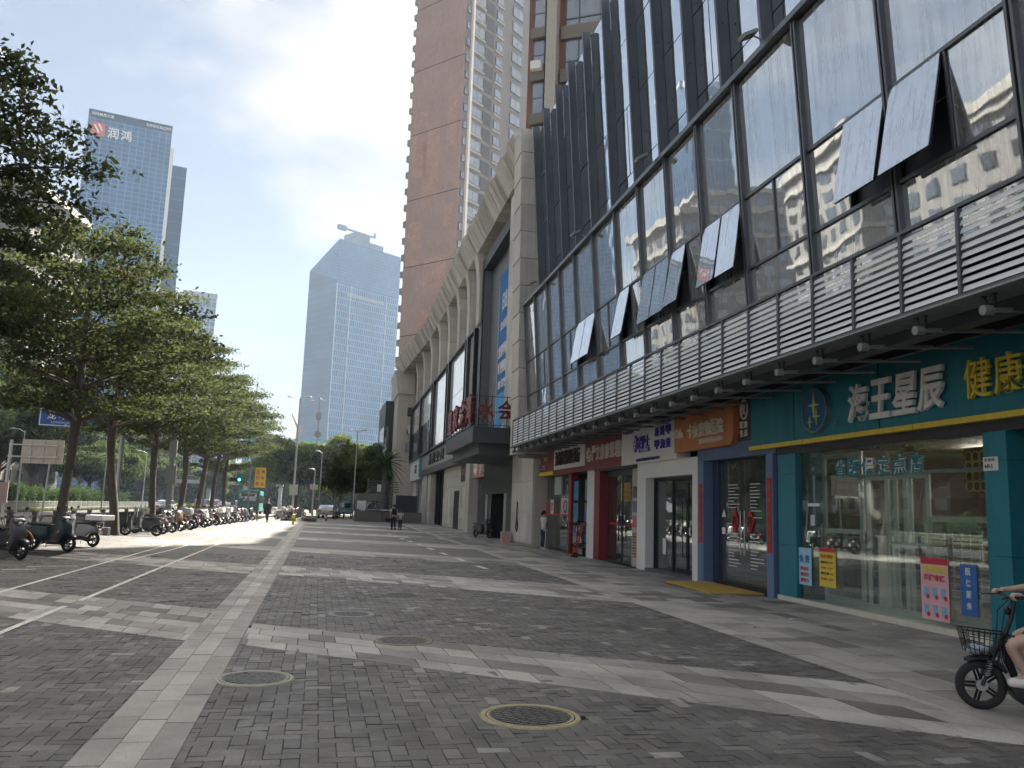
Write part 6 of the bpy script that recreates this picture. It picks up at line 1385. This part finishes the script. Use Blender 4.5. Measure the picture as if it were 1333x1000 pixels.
sit = dict(pel=(0, -.02, .5), hil=(-.055, 0, .49), hir=(.055, 0, .49), knl=(-.07, .22, .5), knr=(.07, .22, .5), anl=(-.07, .2, .27), anr=(.07, .2, .27), tol=(-.07, .29, .25), tor=(.07, .29, .25), wai=(0, -.01, .57), che=(0, 0, .7), nek=(0, .01, .79), nk2=(0, .02, .83), hed=(0, .03, .885), crn=(0, .02, .945), shl=(-.11, 0, .77), shr=(.11, 0, .77), ell=(-.15, .1, .64), elr=(.15, .1, .64), wrl=(-.14, .24, .66), wrr=(.14, .24, .66), hal=(-.14, .28, .66), har=(.14, .28, .66))
scooter('electric_scooter', 'black scooter ridden away by the person in the white shirt', (-2.3, 77, 0), R(75), SB['black'], group=None)
person('rider in a white shirt on the scooter beside the tall white pole', (-2.35, 76.8, -.07), R(-15), 1.7, sit, WSH, BLK, BLK)
# ------------------------------------------------------------------ near e-bike and its rider at the right edge
EB_Y, EB_X = 6.6, 5.83; ang = math.atan2(.43, -.9)
eb = thing('electric_bicycle', 'black small wheeled electric bicycle with a wire basket, cut by the right edge', 'electric bicycle', (EB_X, EB_Y, 0), ang)
# local +x forward, front wheel at x = 0
EBM = mat('ebike_black', (.02, .021, .023), .38, .2, var=.1)
fw_ = wheel(eb, 0, .213, .075, 5); wheel(eb, -1.12, .213, .08, 5)
fender(eb, 0, .24, 60, 150, .1, EBM, .213); fender(eb, -1.12, .24, 20, 130, .1, EBM, .213)
q = MB()
for s_ in (-.06, .06): q.tube([(0, s_, .213), (-.05, s_, .36), (-.1, s_, .47)], .014, 8)
q.tube([(-.1, -.065, .47), (-.1, .065, .47)], .018, 8).tube([(-.1, 0, .46), (-.2, 0, .66)], .028, 10).build('fork', EBM, eb, smooth=True)
MB().tube([(-.2, 0, .62), (-.27, 0, .8), (-.3, 0, .95)], .022, 10).build('stem', EBM, eb, smooth=True)
q = MB()
for s_ in (-1, 1):
    for k in range(7): q.lathe([(.028, 0), (.034, .006), (.028, .012)], 10, 0, 1., Matrix.Translation((-.035-.012*k*.5, s_*.06, .3+k*.02)))
q.build('spring', STEEL, fw_) if False else q.build('fork_spring', STEEL, eb)
MB().tube([(-.2, 0, .6), (-.24, 0, .4), (-.3, 0, .22), (-.5, 0, .18)], .035, 10).build('down_tube', EBM, eb, smooth=True)
MB().prism([(.1, -.27), (.22, -.2), (.25, -.85), (.22, -.95), (.06, -.9), (.03, -.4)], -.1, .1, 'y').build('battery_deck', EBM, eb, bevel=.02, smooth=True)
MB().box(-.42, -.104, .13, -.34, -.1, .155).build('side_lettering', STEEL, eb); MB().box(-.36, -.12, .236, -.27, -.05, .25).build('orange_reflector', mat('orange_reflector', (.6, .12, .03), .3), eb)
MB().tube([(-.75, 0, .2), (-.85, 0, .62)], .03, 8).build('seat_post', EBM, eb); MB().prism([(.62, -1.0), (.7, -1.02), (.72, -.8), (.69, -.62), (.64, -.65)], -.11, .11, 'y').build('seat', SEATM, eb, bevel=.03, smooth=True)
MB().prism([(.6, -1.45), (.66, -1.47), (.67, -1.1), (.61, -1.1)], -.1, .1, 'y').build('rear_seat', SEATM, eb, bevel=.02, smooth=True); MB().tube([(-1.12, 0, .213), (-1.3, 0, .58)], .02, 6).tube([(-.8, 0, .3), (-1.4, 0, .58)], .02, 6).build('rear_frame', EBM, eb)
hbm = MB().tube([(-.27, -.31, 1.0), (-.25, -.14, 1.0), (-.27, 0, .96), (-.25, .14, 1.0), (-.27, .31, 1.0)], .012, 8).build('handlebar', EBM, eb, smooth=True)
for s_ in (-1, 1):
    MB().cyl((-.27, s_*.31, 1.0), (-.255, s_*.17, 1.0), .018, n=10).build('grip', RUBBER, hbm); MB().tube([(-.23, s_*.17, .995), (-.16, s_*.24, .985), (-.12, s_*.28, .98)], [.009, .008, .006], 6).build('brake_lever', BLACK, hbm)
MB().tube([(-.29, .03, .98), (-.2, .06, .85), (-.16, .04, .6)], .005, 5).tube([(-.29, -.03, .98), (-.18, -.05, .86), (-.15, -.03, .6)], .005, 5).build('brake_cable', RUBBER, eb)
MB().ell((-.24, 0, .86), (.03, .045, .035), 12, 8).build('headlight', BLACK, eb, smooth=True)
# wire basket: tapered, tilted
bk = MB(); B0 = Vector((-.0, 0, 0)); nx, ny, nz = 9, 7, 5
def bp_(u_, v_, w__): # u along x (0 front..1 back), v across, w up
    tp_ = .82+.18*w__; x = .1-(.34*u_)*tp_; z = .49+.2*w__-.07*u_*(1-w__)-.03*u_; return Vector((x-.0+.04*w__*(1-u_), (v_-.5)*.30*tp_, z))
for k in range(nz):
    w__ = k/(nz-1); bk.tube([bp_(0, 0, w__), bp_(0, 1, w__), bp_(1, 1, w__), bp_(1, 0, w__), bp_(0, 0, w__)], .0065 if k == nz-1 else .0035, 5)
for k in range(nx):
    for v_ in (0, 1): bk.tube([bp_(k/(nx-1), v_, 0), bp_(k/(nx-1), v_, 1)], .0035, 5)
for k in range(ny):
    for u_ in (0, 1): bk.tube([bp_(u_, k/(ny-1), 0), bp_(u_, k/(ny-1), 1)], .0035, 5)
    bk.tube([bp_(0, k/(ny-1), 0), bp_(1, k/(ny-1), 0)], .0035, 5)
for k in range(nx): bk.tube([bp_(k/(nx-1), 0, 0), bp_(k/(nx-1), 1, 0)], .0035, 5)
bk.build('basket', BLACK, eb)
MB().tube([(-.02, 0, .42), (-.1, 0, .46)], .014, 6).tube([(.02, 0, .49), (-.12, 0, .44)], .012, 6).build('basket_bracket', EBM, eb)
bg_ = thing('plastic_bag', 'pale crumpled bag lying in the wire basket of the near e-bike', 'bag', tuple(eb.matrix_basis @ Vector((-.02, 0, .50))), ang)
q = MB(); rr_ = random.Random(5)
for k in range(7): q.ell((rr_.uniform(-.1, .08), rr_.uniform(-.08, .08), rr_.uniform(.0, .03)), (rr_.uniform(.04, .07), rr_.uniform(.04, .06), .035), 8, 6)
q.build('bag_sheet', mat('bag_grey', (.3, .33, .42), .5, var=.4, ns=20), bg_)
# rider: local +y forward for person(); e-bike heading +x local, so rotate by ang - 90
H = 1.62
def jb(x, y, z): return (-y/H, x/H, z/H)     # e-bike (forward x, left y, up z) -> person units
JR = dict(pel=jb(-.78, 0, .80), wai=jb(-.77, 0, .92), che=jb(-.7, 0, 1.16), nek=jb(-.66, 0, 1.31), nk2=jb(-.64, 0, 1.37), hed=jb(-.62, 0, 1.47), crn=jb(-.63, 0, 1.56),
    shl=jb(-.66, .17, 1.27), shr=jb(-.66, -.17, 1.27), ell=jb(-.5, .27, .98), elr=jb(-.52, -.27, 1.06), wrl=jb(-.33, .26, .985), wrr=jb(-.33, -.26, 1.03), hal=jb(-.27, .245, 1.01), har=jb(-.27, -.245, 1.03),
    hil=jb(-.72, .09, .75), hir=jb(-.74, -.09, .77), knl=jb(-.22, .14, .58), knr=jb(-.42, -.15, .66), anl=jb(-.38, .11, .31), anr=jb(-.46, -.12, .31), tol=jb(-.2, .12, .255), tor=jb(-.28, -.12, .255))
JR['knl'], JR['knr'] = jb(-.19, .15, .59), jb(-.33, -.14, .63)
JR['anl'], JR['anr'] = jb(-.34, .11, .325), jb(-.46, -.11, .325); JR['tol'], JR['tor'] = jb(-.2, .12, .268), jb(-.32, -.12, .268)
rd, V, body = person('e-bike rider in a dark shirt, white trainers and bare legs, cut by the right edge', (EB_X, EB_Y, 0), ang-R(90), H, JR, BLK, CL('denim', (.04, .05, .08)), WHITE, shorts=True, hair='long')
# hands closed on the grips: palm plus five fingers each, part of the body's skin
for sgn, kk_ in ((1, 'l'), (-1, 'r')):
    def pj(x, y, z): return Vector((-y, x, z))
    cx_, cy_, cz_ = -.24, sgn*.24, 1.0
    MB().ell(pj(cx_-.025, cy_, cz_+.018), (.042, .035, .02), 12, 8).build('palm', SKIN, body, smooth=True)
    for f in range(4):
        yy = cy_+(f-1.5)*.021; l_ = [.9, 1.05, 1., .82][f]
        vs = [pj(cx_-.02, yy, cz_+.024), pj(cx_+.014*l_, yy, cz_+.03), pj(cx_+.036*l_, yy, cz_+.006), pj(cx_+.026*l_, yy, cz_-.018), pj(cx_+.004, yy, cz_-.026)]
        me = skin_mesh('finger', vs, [(0, 1), (1, 2), (2, 3), (3, 4)], [.0095, .0095, .0088, .008, .0065], 1); me.materials.append(SKIN); link('finger', me, body)
    vs = [pj(cx_-.035, cy_-sgn*.02, cz_+.01), pj(cx_-.02, cy_-sgn*.045, cz_-.006), pj(cx_+.004, cy_-sgn*.05, cz_-.02), pj(cx_+.022, cy_-sgn*.042, cz_-.022)]
    me = skin_mesh('thumb', vs, [(0, 1), (1, 2), (2, 3)], [.012, .011, .0095, .008], 1); me.materials.append(SKIN); link('thumb', me, body)
for a_ in ('anl', 'anr'):
    MB().tube([V[a_]+Vector((0, 0, -.03)), V[a_]+Vector((0, 0, .06))], [.036, .034], 10).build('sock', WHITE, body, smooth=True)
# ------------------------------------------------------------------ vehicles on the road
CGL = mat_mirror('car_glass', (.6, .65, .7), (.015, .018, .02), .3, dirt=.04)
def car(label, loc, rz, m, suv=False, group='cars on the road'):
    t = thing('car', label, 'car', loc, rz, group); hh = 1.7 if suv else 1.45
    lo = [(-2.25, .35), (-2.3, .75), (-2.15, .95), (-1.2, 1.0), (1.0, .98), (2.0, .82), (2.28, .62), (2.25, .32)]
    MB().prism([(p[1], p[0]) for p in lo][::-1], -.88, .88, 'y').build('body', m, t, bevel=.08, smooth=True)
    up = [(-1.95, .98), (-1.6, hh-.05), (-1.2, hh), (.2, hh), (.5, hh-.06), (1.15, .98)]
    MB().prism([(p[1], p[0]) for p in up][::-1], -.76, .76, 'y').build('cabin_glass', CGL, t, bevel=.06, smooth=True)
    MB().prism([(hh-.02, -1.55), (hh+.03, -1.2), (hh+.03, .2), (hh-.02, .42)][::-1], -.74, .74, 'y').build('roof', m, t, bevel=.03)
    for x in (-1.4, 1.42):
        for y in (-.8, .8):
            w__ = MB().lathe([(.16, -.09), (.32, -.1), (.34, 0), (.32, .1), (.16, .09)], 18, axis='y').build('wheel', RUBBER, t, smooth=True); w__.location = (x, y, .33); MB().lathe([(.001, -.1), (.2, -.1), (.2, .1), (.001, .1)], 12, axis='y').build('rim', STEEL, w__)
    for y in (-.65, .65): MB().box(2.2, y-.2, .62, 2.27, y+.2, .76).build('headlight', LAMPW, t, bevel=.02); MB().box(-2.32, y-.2, .72, -2.26, y+.2, .9).build('tail_light', LAMPR, t, bevel=.02)
    MB().box(-2.33, -.25, .5, -2.3, .25, .62).build('number_plate', mat('blue_plate', (.05, .1, .3), .5), t); MB().box(2.26, -.5, .36, 2.3, .5, .5).build('grille', BLACK, t); return t
CW, CR, CGY, CBL = SB['white'], mat('car_red', (.3, .02, .03), .3, coat=.5), mat('car_grey', (.12, .13, .15), .3, coat=.5), mat('car_black', (.02, .02, .022), .25, coat=.5)
car('white car on the road seen between the lamp column and the tree trunk', (-19.5, 120, -.14), R(-90), CW); car('dark red car queuing beside the teal bus', (-11.2, 112, -.14), R(90), CR); car('grey car queuing left of the dark red one', (-14.6, 117, -.14), R(90), CGY, True)
car('white car queuing behind the two front cars', (-14.4, 128, -.14), R(90), CW, True); car('white car half hidden by the darkest tree trunk', (-17.2, 106, -.14), R(90), CW); car('black car far down the queue', (-11.3, 150, -.14), R(90), CBL); car('silver car farthest down the queue', (-17, 165, -.14), R(-90), mat('car_silver', (.35, .36, .37), .3, .4)); car('white van like car ahead of the red one', (-11, 132, -.14), R(90), CW, True)
BT = mat('bus_teal', (.03, .25, .22), .35, var=.05); bs = thing('city_bus', 'teal city bus seen from behind with a dark rear window', 'bus', (-8.6, 118, -.14), R(90))
MB().box(-5.5, -1.25, .4, 5.5, 1.25, 3.1).build('body', BT, bs, bevel=.15, smooth=True); MB().box(-5.53, -1.05, 1.75, -5.48, 1.05, 2.75).build('rear_window', CGL, bs); MB().box(-5.56, -.8, 2.35, -5.52, .8, 2.65).build('route_display', mat('dim_red_display', (.2, .03, .02), .4), bs)
for s_ in (-1.27, 1.25): 
    for k in range(5): MB().box(-4.8+k*2, s_, 1.5, -3.1+k*2, s_+.02, 2.5).build('side_window', CGL, bs)
for y in (-.95, .95): MB().box(-5.56, y-.12, .8, -5.5, y+.12, 1.3).build('tail_light', LAMPR, bs)
for x in (-3.4, 3.2):
    for y in (-1.1, 1.1): o = MB().lathe([(.2, -.14), (.46, -.15), (.48, 0), (.46, .15), (.2, .14)], 18, axis='y').build('wheel', RUBBER, bs, smooth=True); o.location = (x, y, .48)
# ------------------------------------------------------------------ poles, lamps, signs
PALEP = mat('pale_pole', (.42, .43, .43), .5, .3)
def pole(name, label, x, y, h, r0=.08, arms=(), box=None, m=PALEP, cat='lamp post', group=None, lean=0):
    t = thing(name, label, cat, (x, y, 0), 0, group); MB().tube([(0, 0, 0), (0, 0, .5), (lean*.5, 0, h*.6), (lean, 0, h)], [r0*1.7, r0*1.1, r0*.85, r0*.55], 10).build('shaft', m, t, smooth=True); MB().cyl((0, 0, 0), (0, 0, .04), r0*2.6, n=10).build('base_plate', m, t)
    for (dx, dy, dz) in arms:
        a_ = MB().tube([(lean, 0, h-.2), (lean+dx*.5, dy*.5, h+dz*.8), (lean+dx, dy, h+dz)], .03, 6).build('arm', m, t); MB().ell((lean+dx*1.1, dy*1.1, h+dz), (.26, .12, .06), 10, 6).build('lamp_head', mat('lamp_grey', (.3, .31, .32), .4), a_, smooth=True)
    for b_ in (box or []): MB().box(b_[0]-b_[3], -.15, b_[2]-b_[4], b_[0]+b_[3], .1, b_[2]+b_[4]).build('equipment_box', m if len(b_) < 6 else b_[5], t, bevel=.02)
    return t
pole('camera_pole', 'tall white pole with grey boxes and cameras, standing in a small stone planter', -2.1, 77.5, 11, .09, [(-.8, 0, 0), (.7, 0, .1)], [(0, 0, 2.7, .35, .45)], cat='pole')
pole('traffic_camera_post', 'shorter pale post on a square stone block with boxes near its top', -.35, 77, 4.6, .06, [(-.3, 0, 0)], [(0, 0, 3., .35, .22)], cat='pole'); o = thing('stone_block', 'low square stone block carrying the shorter pale post', 'block', (-.5, 76.6, 0)); MB().box(-.55, -.5, 0, .55, .5, .28).build('block_body', mat('block_stone', (.14, .12, .1), .8, var=.15), o, bevel=.02)
pole('street_lamp', 'tall double armed street lamp left of the palm', 4.1, 100, 10.2, .08, [(-.8, 0, .1), (.8, 0, .1)]); pole('street_lamp', 'thin street lamp in front of the umbrella shaped trees', .2, 95, 7.2, .06, [(-.5, 0, .1)]); pole('street_lamp', 'street lamp beyond the thin one', 2.2, 110, 9.2, .07, [(.6, 0, .1)])
pole('antenna_mast', 'slender mast carrying cross arms before the foot of the blue tower', -.6, 125, 17, .12, [(-1, 0, -.6), (1, 0, -.6)], [(0, 0, 14.2, .35, .5), (0, 0, 11.5, .4, .4), (0, 0, 8.8, .3, .6)], cat='mast')
pole('lamp_column', 'stout grey lamp column among the street trees with a pale sleeve', -8.1, 50.5, 9.5, .15, [], [(0, 0, 2.9, .28, .5), (.0, 0, 4.6, .2, .7)], m=mat('column_grey', (.22, .23, .23), .6, .1), cat='pole')
for (x, y, h, lb) in ((-21, 92, 7.5, 'pale lamp post beyond the median, left of the straight trunk'), (-25, 80, 7, 'pale lamp post over the hedge by the back of the road sign'), (-24, 128, 8, 'far pale lamp post seen under the crowns'), (-14, 175, 9, 'farthest pale lamp post above the queue of cars')): pole('street_lamp', lb, x, y, h, .07, [(-.9, 0, .1)])
# thin far pole rising over the trees
pole('signal_mast', 'dark thin mast rising through the crown edge of the last street trees', -7.3, 96, 14.5, .09, [(.6, 0, -.6)], cat='mast', m=GREY)
# blue direction sign
bsn = thing('direction_sign', 'large blue road sign with white characters partly hidden by a trunk', 'road sign', (-14.2, 48.6, 0), R(8)); BLS = mat('sign_blue', (.02, .09, .35), .4, var=.05)
q = MB().box(-.4, -.03, 5.15, 3.6, 0, 6.9).build('sign_panel', BLS, bsn)
for a_ in ((-.36, -.045, 5.19, 3.56, -.032, 5.24), (-.36, -.045, 6.81, 3.56, -.032, 6.86), (-.36, -.045, 5.24, -.31, -.032, 6.81), (3.51, -.045, 5.24, 3.56, -.032, 6.81)): MB().box(*a_).build('sign_border', INKW, q)
chars('sign_character', '龙华大道', INKW, q, (.2, -.04, 5.75), .55, .42, .42, .02, .02, frame='cam'); text('sign_line', 'LONGHUA DADAO', INKW, q, (1.0, -.04, 5.38), .12, 1.6, .01, .0, 'cam'); chars('sign_character', '民塘路', INKW, q, (.9, -.04, 6.4), .5, .36, .36, .02, .02, frame='cam')
MB().tube([(3.7, .1, 0), (3.7, .1, 7.0)], .12, 10).tube([(3.7, .1, 6.4), (-.2, .1, 6.4)], .06, 8).tube([(3.7, .1, 5.6), (-.2, .1, 5.6)], .06, 8).build('gantry', STEEL, bsn)
# back of a pale sign with its braces
rs = thing('road_sign_back', 'back of a pale rectangular road sign with grey braces on a leaning post', 'road sign', (-16.6, 54.5, 0), R(-14)); q = MB().box(-.55, 0, 3.35, 1.95, .03, 4.75).build('sign_panel', mat('cream_back', (.5, .43, .34), .6), rs)
for z in (3.7, 4.4): MB().box(-1.3, -.08, z, 1.7, -.01, z+.07).build('brace', STEEL, q)
for x in (0, .75, 1.5): MB().box(x, -.05, 3.4, x+.05, -.01, 4.7).build('stiffener', STEEL, q)
MB().tube([(-1.25, 0, 0), (-1.2, 0, 4.7)], .09, 8).build('post', STEEL, rs); MB().tube([(1.0, .1, 0), (1.15, .1, 3.4)], .05, 8).build('post', STEEL, rs); MB().box(-1.55, -.15, 1.0, -1.0, -.08, 2.2).build('small_panel', mat('rose_panel', (.3, .22, .2), .6), rs)
# yellow sign, traffic light, hoarding, crane
ys = thing('yellow_sign', 'tall yellow notice sign on a post beside the bus', 'sign', (-4.6, 71, 0)); q = MB().box(-.42, -.03, 2.7, .42, 0, 4.3).build('sign_panel', YELLOW, ys)
for k in range(3):
    for xx in (-.2, .2): text('sign_character', '注意行车安全'[k*2+(xx > 0)], INKR, q, (xx, -.04, 3.95-k*.48), .3, .3, .01, .02, 'cam')
MB().tube([(0, .03, 0), (0, .03, 2.8)], .06, 8).build('post', mat('brown_post', (.12, .08, .05), .6), ys)
tl = thing('traffic_light', 'black traffic light with a green lamp beside the yellow sign', 'traffic light', (-8.2, 90, 0)); MB().box(-.6, -.15, 3.5, .6, .15, 3.9).build('housing', BLACK, tl, bevel=.03); MB().lathe([(.001, 0), (.13, 0), (.13, .03), (.001, .03)], 14, 0, 1., Matrix.Translation((.35, -.18, 3.7)), axis='y').build('green_lamp', mat('lit_green', (.05, .8, .4), .5, emit=1.2), tl); MB().tube([(-3, 0, 0), (-3, 0, 5.4)], .1, 8).tube([(-3, 0, 5.2), (1.2, 0, 4.9)], .06, 8).tube([(0, 0, 3.9), (0, 0, 5)], .04, 6).build('mast_arm', STEEL, tl)
HOARD = mat('blue_hoarding', (.07, .28, .42), .6, var=.1, ns=.1); hd = thing('construction_hoarding', 'light blue netting wall of a construction site below the crane', 'hoarding', (-26, 300, 0)); q = MB()
for k in range(12): MB().box(k*2.8, 0, 0, k*2.8+2.7, .5, 23.5+.3*math.sin(k)).build('netting_panel', HOARD, hd)
cr = thing('tower_crane', 'pale orange construction crane above the blue netting, left of the blue tower', 'crane', (-8, 300, 0)); CRM = mat('crane_orange', (.36, .27, .22), .6); q = MB()
for x in (-.9, .9):
    for y in (-.9, .9): q.tube([(x*.6, y*.6, 0), (x*.6, y*.6, 26)], .14, 4)
for k in range(11): q.tube([(-.5, -.5, 2.4*k), (.5, -.5, 2.4*k+2.4)], .08, 4).tube([(.5, -.5, 2.4*k), (-.5, -.5, 2.4*k+2.4)], .08, 4)
q.build('mast', CRM, cr); MB().tube([(0, 0, 27), (-2.4, 0, 32)], [.5, .25], 6).build('jib', CRM, cr); MB().box(-.6, -.6, 26, 1.6, .6, 27.6).build('cab', CRM, cr)
# footbridge beyond the junction
fbr = thing('footbridge', 'long pale footbridge crossing the road far behind the trees', 'footbridge', (-34, 205, 0)); MB().box(0, 0, 5.2, 26, 3, 6.0).build('deck', mat('bridge_pale', (.4, .42, .44), .6), fbr); MB().box(0, 0, 6.9, 26, .1, 7.0).build('rail', MATS['bridge_pale'], fbr)
for k in range(4): MB().box(1+k*8, .8, 0, 1.8+k*8, 2.2, 5.2).build('pier', MATS['bridge_pale'], fbr)
# guard booth, wall, slatted fence, sign plants
gbh = thing('guard_booth', 'low grey gatehouse with dark windows in front of the slatted gate screen', 'booth', (3.7, 84, 0)); MB().box(0, 0, 0, 2.5, 2.2, 1.0).build('lower_wall', mat('booth_grey', (.16, .16, .155), .7, var=.1), gbh); MB().box(0, 0, 2.0, 2.5, 2.2, 2.7).build('upper_wall', MATS['booth_grey'], gbh)
for x in (0, 1.0, 2.4): MB().box(x, 0, 1.0, x+.1, .1, 2.0).build('corner_post', MATS['booth_grey'], gbh)
MB().box(.05, .06, 1.0, 2.45, 2.1, 2.0).build('window_band', DKWIN, gbh)
lw_ = thing('low_wall', 'low dark stone wall running right of the guard booth', 'wall', (6.3, 84.2, 0)); MB().box(0, 0, 0, 3.9, .4, 1.0).build('wall_body', MATS['booth_grey'], lw_); MB().tube([(-1.5, -.3, 1.15), (1.2, -.3, 1.15)], .04, 6).build('rail', STEEL, lw_)
sf = thing('slatted_screen', 'dark slatted gate screen with a patterned panel behind the guard booth', 'screen', (4.9, 87.5, 0))
for k in range(12): MB().box(0, 0, 1.1+k*.26, 3.2 if k > 6 else 2.6, .08, 1.22+k*.26).build('slat', mat('slat_grey', (.13, .13, .13), .6), sf)
for x in (0, 2.5, 5.2): MB().box(x, -.05, 0, x+.14, .1, 4.3).build('post', MATS['slat_grey'], sf)
q = MB()
for i in range(5):
    for j in range(3): x, z = 3.3+i*.38, 3.05+j*.4; q.box(x, 0, z, x+.32, .06, z+.05).box(x, 0, z, x+.05, .06, z+.3).box(x+.14, 0, z+.16, x+.32, .06, z+.2)
q.build('lattice_panel', PALEP, sf); MB().box(3.0, .2, 0, 5.2, .4, 2.7).build('dark_gate', mat('gate_navy', (.04, .05, .07), .6), sf); MB().box(1.0, -.12, 3.0, 1.4, -.06, 3.7).build('white_sign', WHITE, sf)
# bollards, planter, barrier, pink box, hose reel
pl = thing('stone_planter', 'small brown stone planter at the foot of the tall white pole', 'planter', (-2.3, 77.2, 0)); MB().box(-.7, -.5, 0, .6, .5, .22).build('planter_body', MATS['block_stone'], pl)
for x, y, lb in ((-1.62, 64.4, 'yellow and green painted bollard at the end of the granite strip'), (.9, 80, 'dark bollard right of the square stone block'), (-1.2, 80, 'grey bollard left of the square stone block')):
    t = thing('bollard', lb, 'bollard', (x, y, 0)); MB().lathe([(.1, 0), (.1, .5), (.12, .55), (.1, .72), (.001, .76)], 12).build('bollard_post', YELLOW if y < 70 else GREY, t, smooth=True); MB().lathe([(.125, .3), (.125, .42)], 12).build('band', mat('band_green', (.1, .3, .08), .5) if y < 70 else WHITE, t)
br_ = thing('crossing_barrier', 'brown and white tubular barriers across the far end of the plaza', 'barrier', (0, 84, 0)); q = MB()
for k in range(5): q.tube([(k*.9, 0, 0), (k*.9, 0, .95)], .035, 6)
q.tube([(0, 0, .95), (3.6, 0, .95)], .03, 6).tube([(0, 0, .5), (3.6, 0, .5)], .03, 6).build('barrier_tube', GREY, br_)
car('small white car standing beyond the far barriers', (1.3, 96, 0), R(80), CW, group=None)
for x, y, lb, c in ((3.2, 98, 'blue three wheeled cart behind the far barriers', BLU),):
    t = thing('cargo_tricycle', lb, 'tricycle', (x, y, 0)); MB().box(-.7, -1, .5, .7, 1, 1.1).build('cargo_box', mat('cart_blue', (.06, .16, .25), .5), t, bevel=.03); MB().box(-.65, 1.0, .5, .65, 1.9, 1.9).build('cab', MATS['cart_blue'], t, bevel=.1); MB().box(-.55, .95, 1.2, .55, .99, 1.75).build('rear_window', CGL, t)
    for xx in (-.6, .6): o = MB().lathe([(.1, -.05), (.27, -.06), (.27, .06), (.1, .05)], 14, axis='y', M=None).build('wheel', RUBBER, t); o.rotation_euler = (0, 0, R(90)); o.location = (xx, -.4, .27)
px_ = fthing('pink_box', 'small pink speckled box standing at the foot of the black marble column', 'box', 40.9, -.7, 0); MB().box(-.2, -.25, 0, .2, .25, .52).build('box_body', mat('pink_speckle', (.5, .3, .3), .7, var=.3, ns=20), px_, bevel=.01); MB().box(-.21, -.26, .5, .21, .26, .54).build('lid', mat('pink_lid', (.5, .28, .3), .6), px_)
hr = fthing('wall_hose', 'black hose hanging in a loop on the stone wall by the maroon signboard', 'hose', 39.6, -.42, 0); MB().tube([(0, 0, 2.0), (0, .05, 1.2), (0, .22, .75), (0, 0, .6), (0, -.2, .78), (0, -.02, 1.2)], .03, 6).build('hose_loop', BLACK, hr)
# fallen leaves
n_l = 1500; rl = np.random.RandomState(12); P = np.zeros((n_l, 3)); P[:, 0] = -9.2+rl.exponential(2.6, n_l); P[:, 1] = rl.uniform(8, 75, n_l); P[:, 2] = .013
P = P[P[:, 0] < 8.5]; link('fallen_leaves', leaf_mesh('fallen_leaves', P, .03, rl.uniform(.8, 2.2, len(P)), mat_leaf('dry_leaves', (.14, .1, .04), (.1, .07, .02), .1), 6.), kind='stuff', label='small fallen leaves scattered on the paving')
# litter
for x, y, r_, lb in ((8.35, 16.0, .06, 'crushed grey scrap on the paving before the pet clinic post'), (7.6, 12.6, .05, 'small white paper scrap on the walk before the pharmacy'), (8.7, 12.0, .06, 'white wrapper at the pharmacy step'), (6.4, 11.6, .03, 'dark leaf on the pale walk slabs')):
    t = thing('litter', lb, 'litter', (x, y, .008)); MB().add([(-r_, -r_*.5, 0), (r_, -r_*.6, .01), (r_*.7, r_*.5, .004), (-r_*.4, r_*.7, .014)], [(0, 1, 2, 3)]).add([(-r_*.9, -r_*.4, .015), (r_*.5, -r_*.2, .02), (r_*.4, r_*.3, .012)], [(0, 1, 2)]).build('scrap', [WHITE, BLACK][lb.startswith('dark') or lb.startswith('crushed')], t)
# ------------------------------------------------------------------ haze
HAZE = 0.00026
m = bpy.data.materials.new('haze_air'); m.use_nodes = True; t = m.node_tree; t.nodes.clear()
o_ = t.nodes.new('ShaderNodeOutputMaterial'); v_ = t.nodes.new('ShaderNodeVolumePrincipled'); v_.inputs['Density'].default_value = HAZE; v_.inputs['Color'].default_value = (.62, .78, 1, 1); v_.inputs['Anisotropy'].default_value = .25
t.links.new(v_.outputs[0], o_.inputs['Volume'])
hz = MB().box(-420, -180, -1.4, 420, 820, 195).build('haze', m); hz['kind'] = 'stuff'; hz['label'] = 'thin bright haze over the whole street'
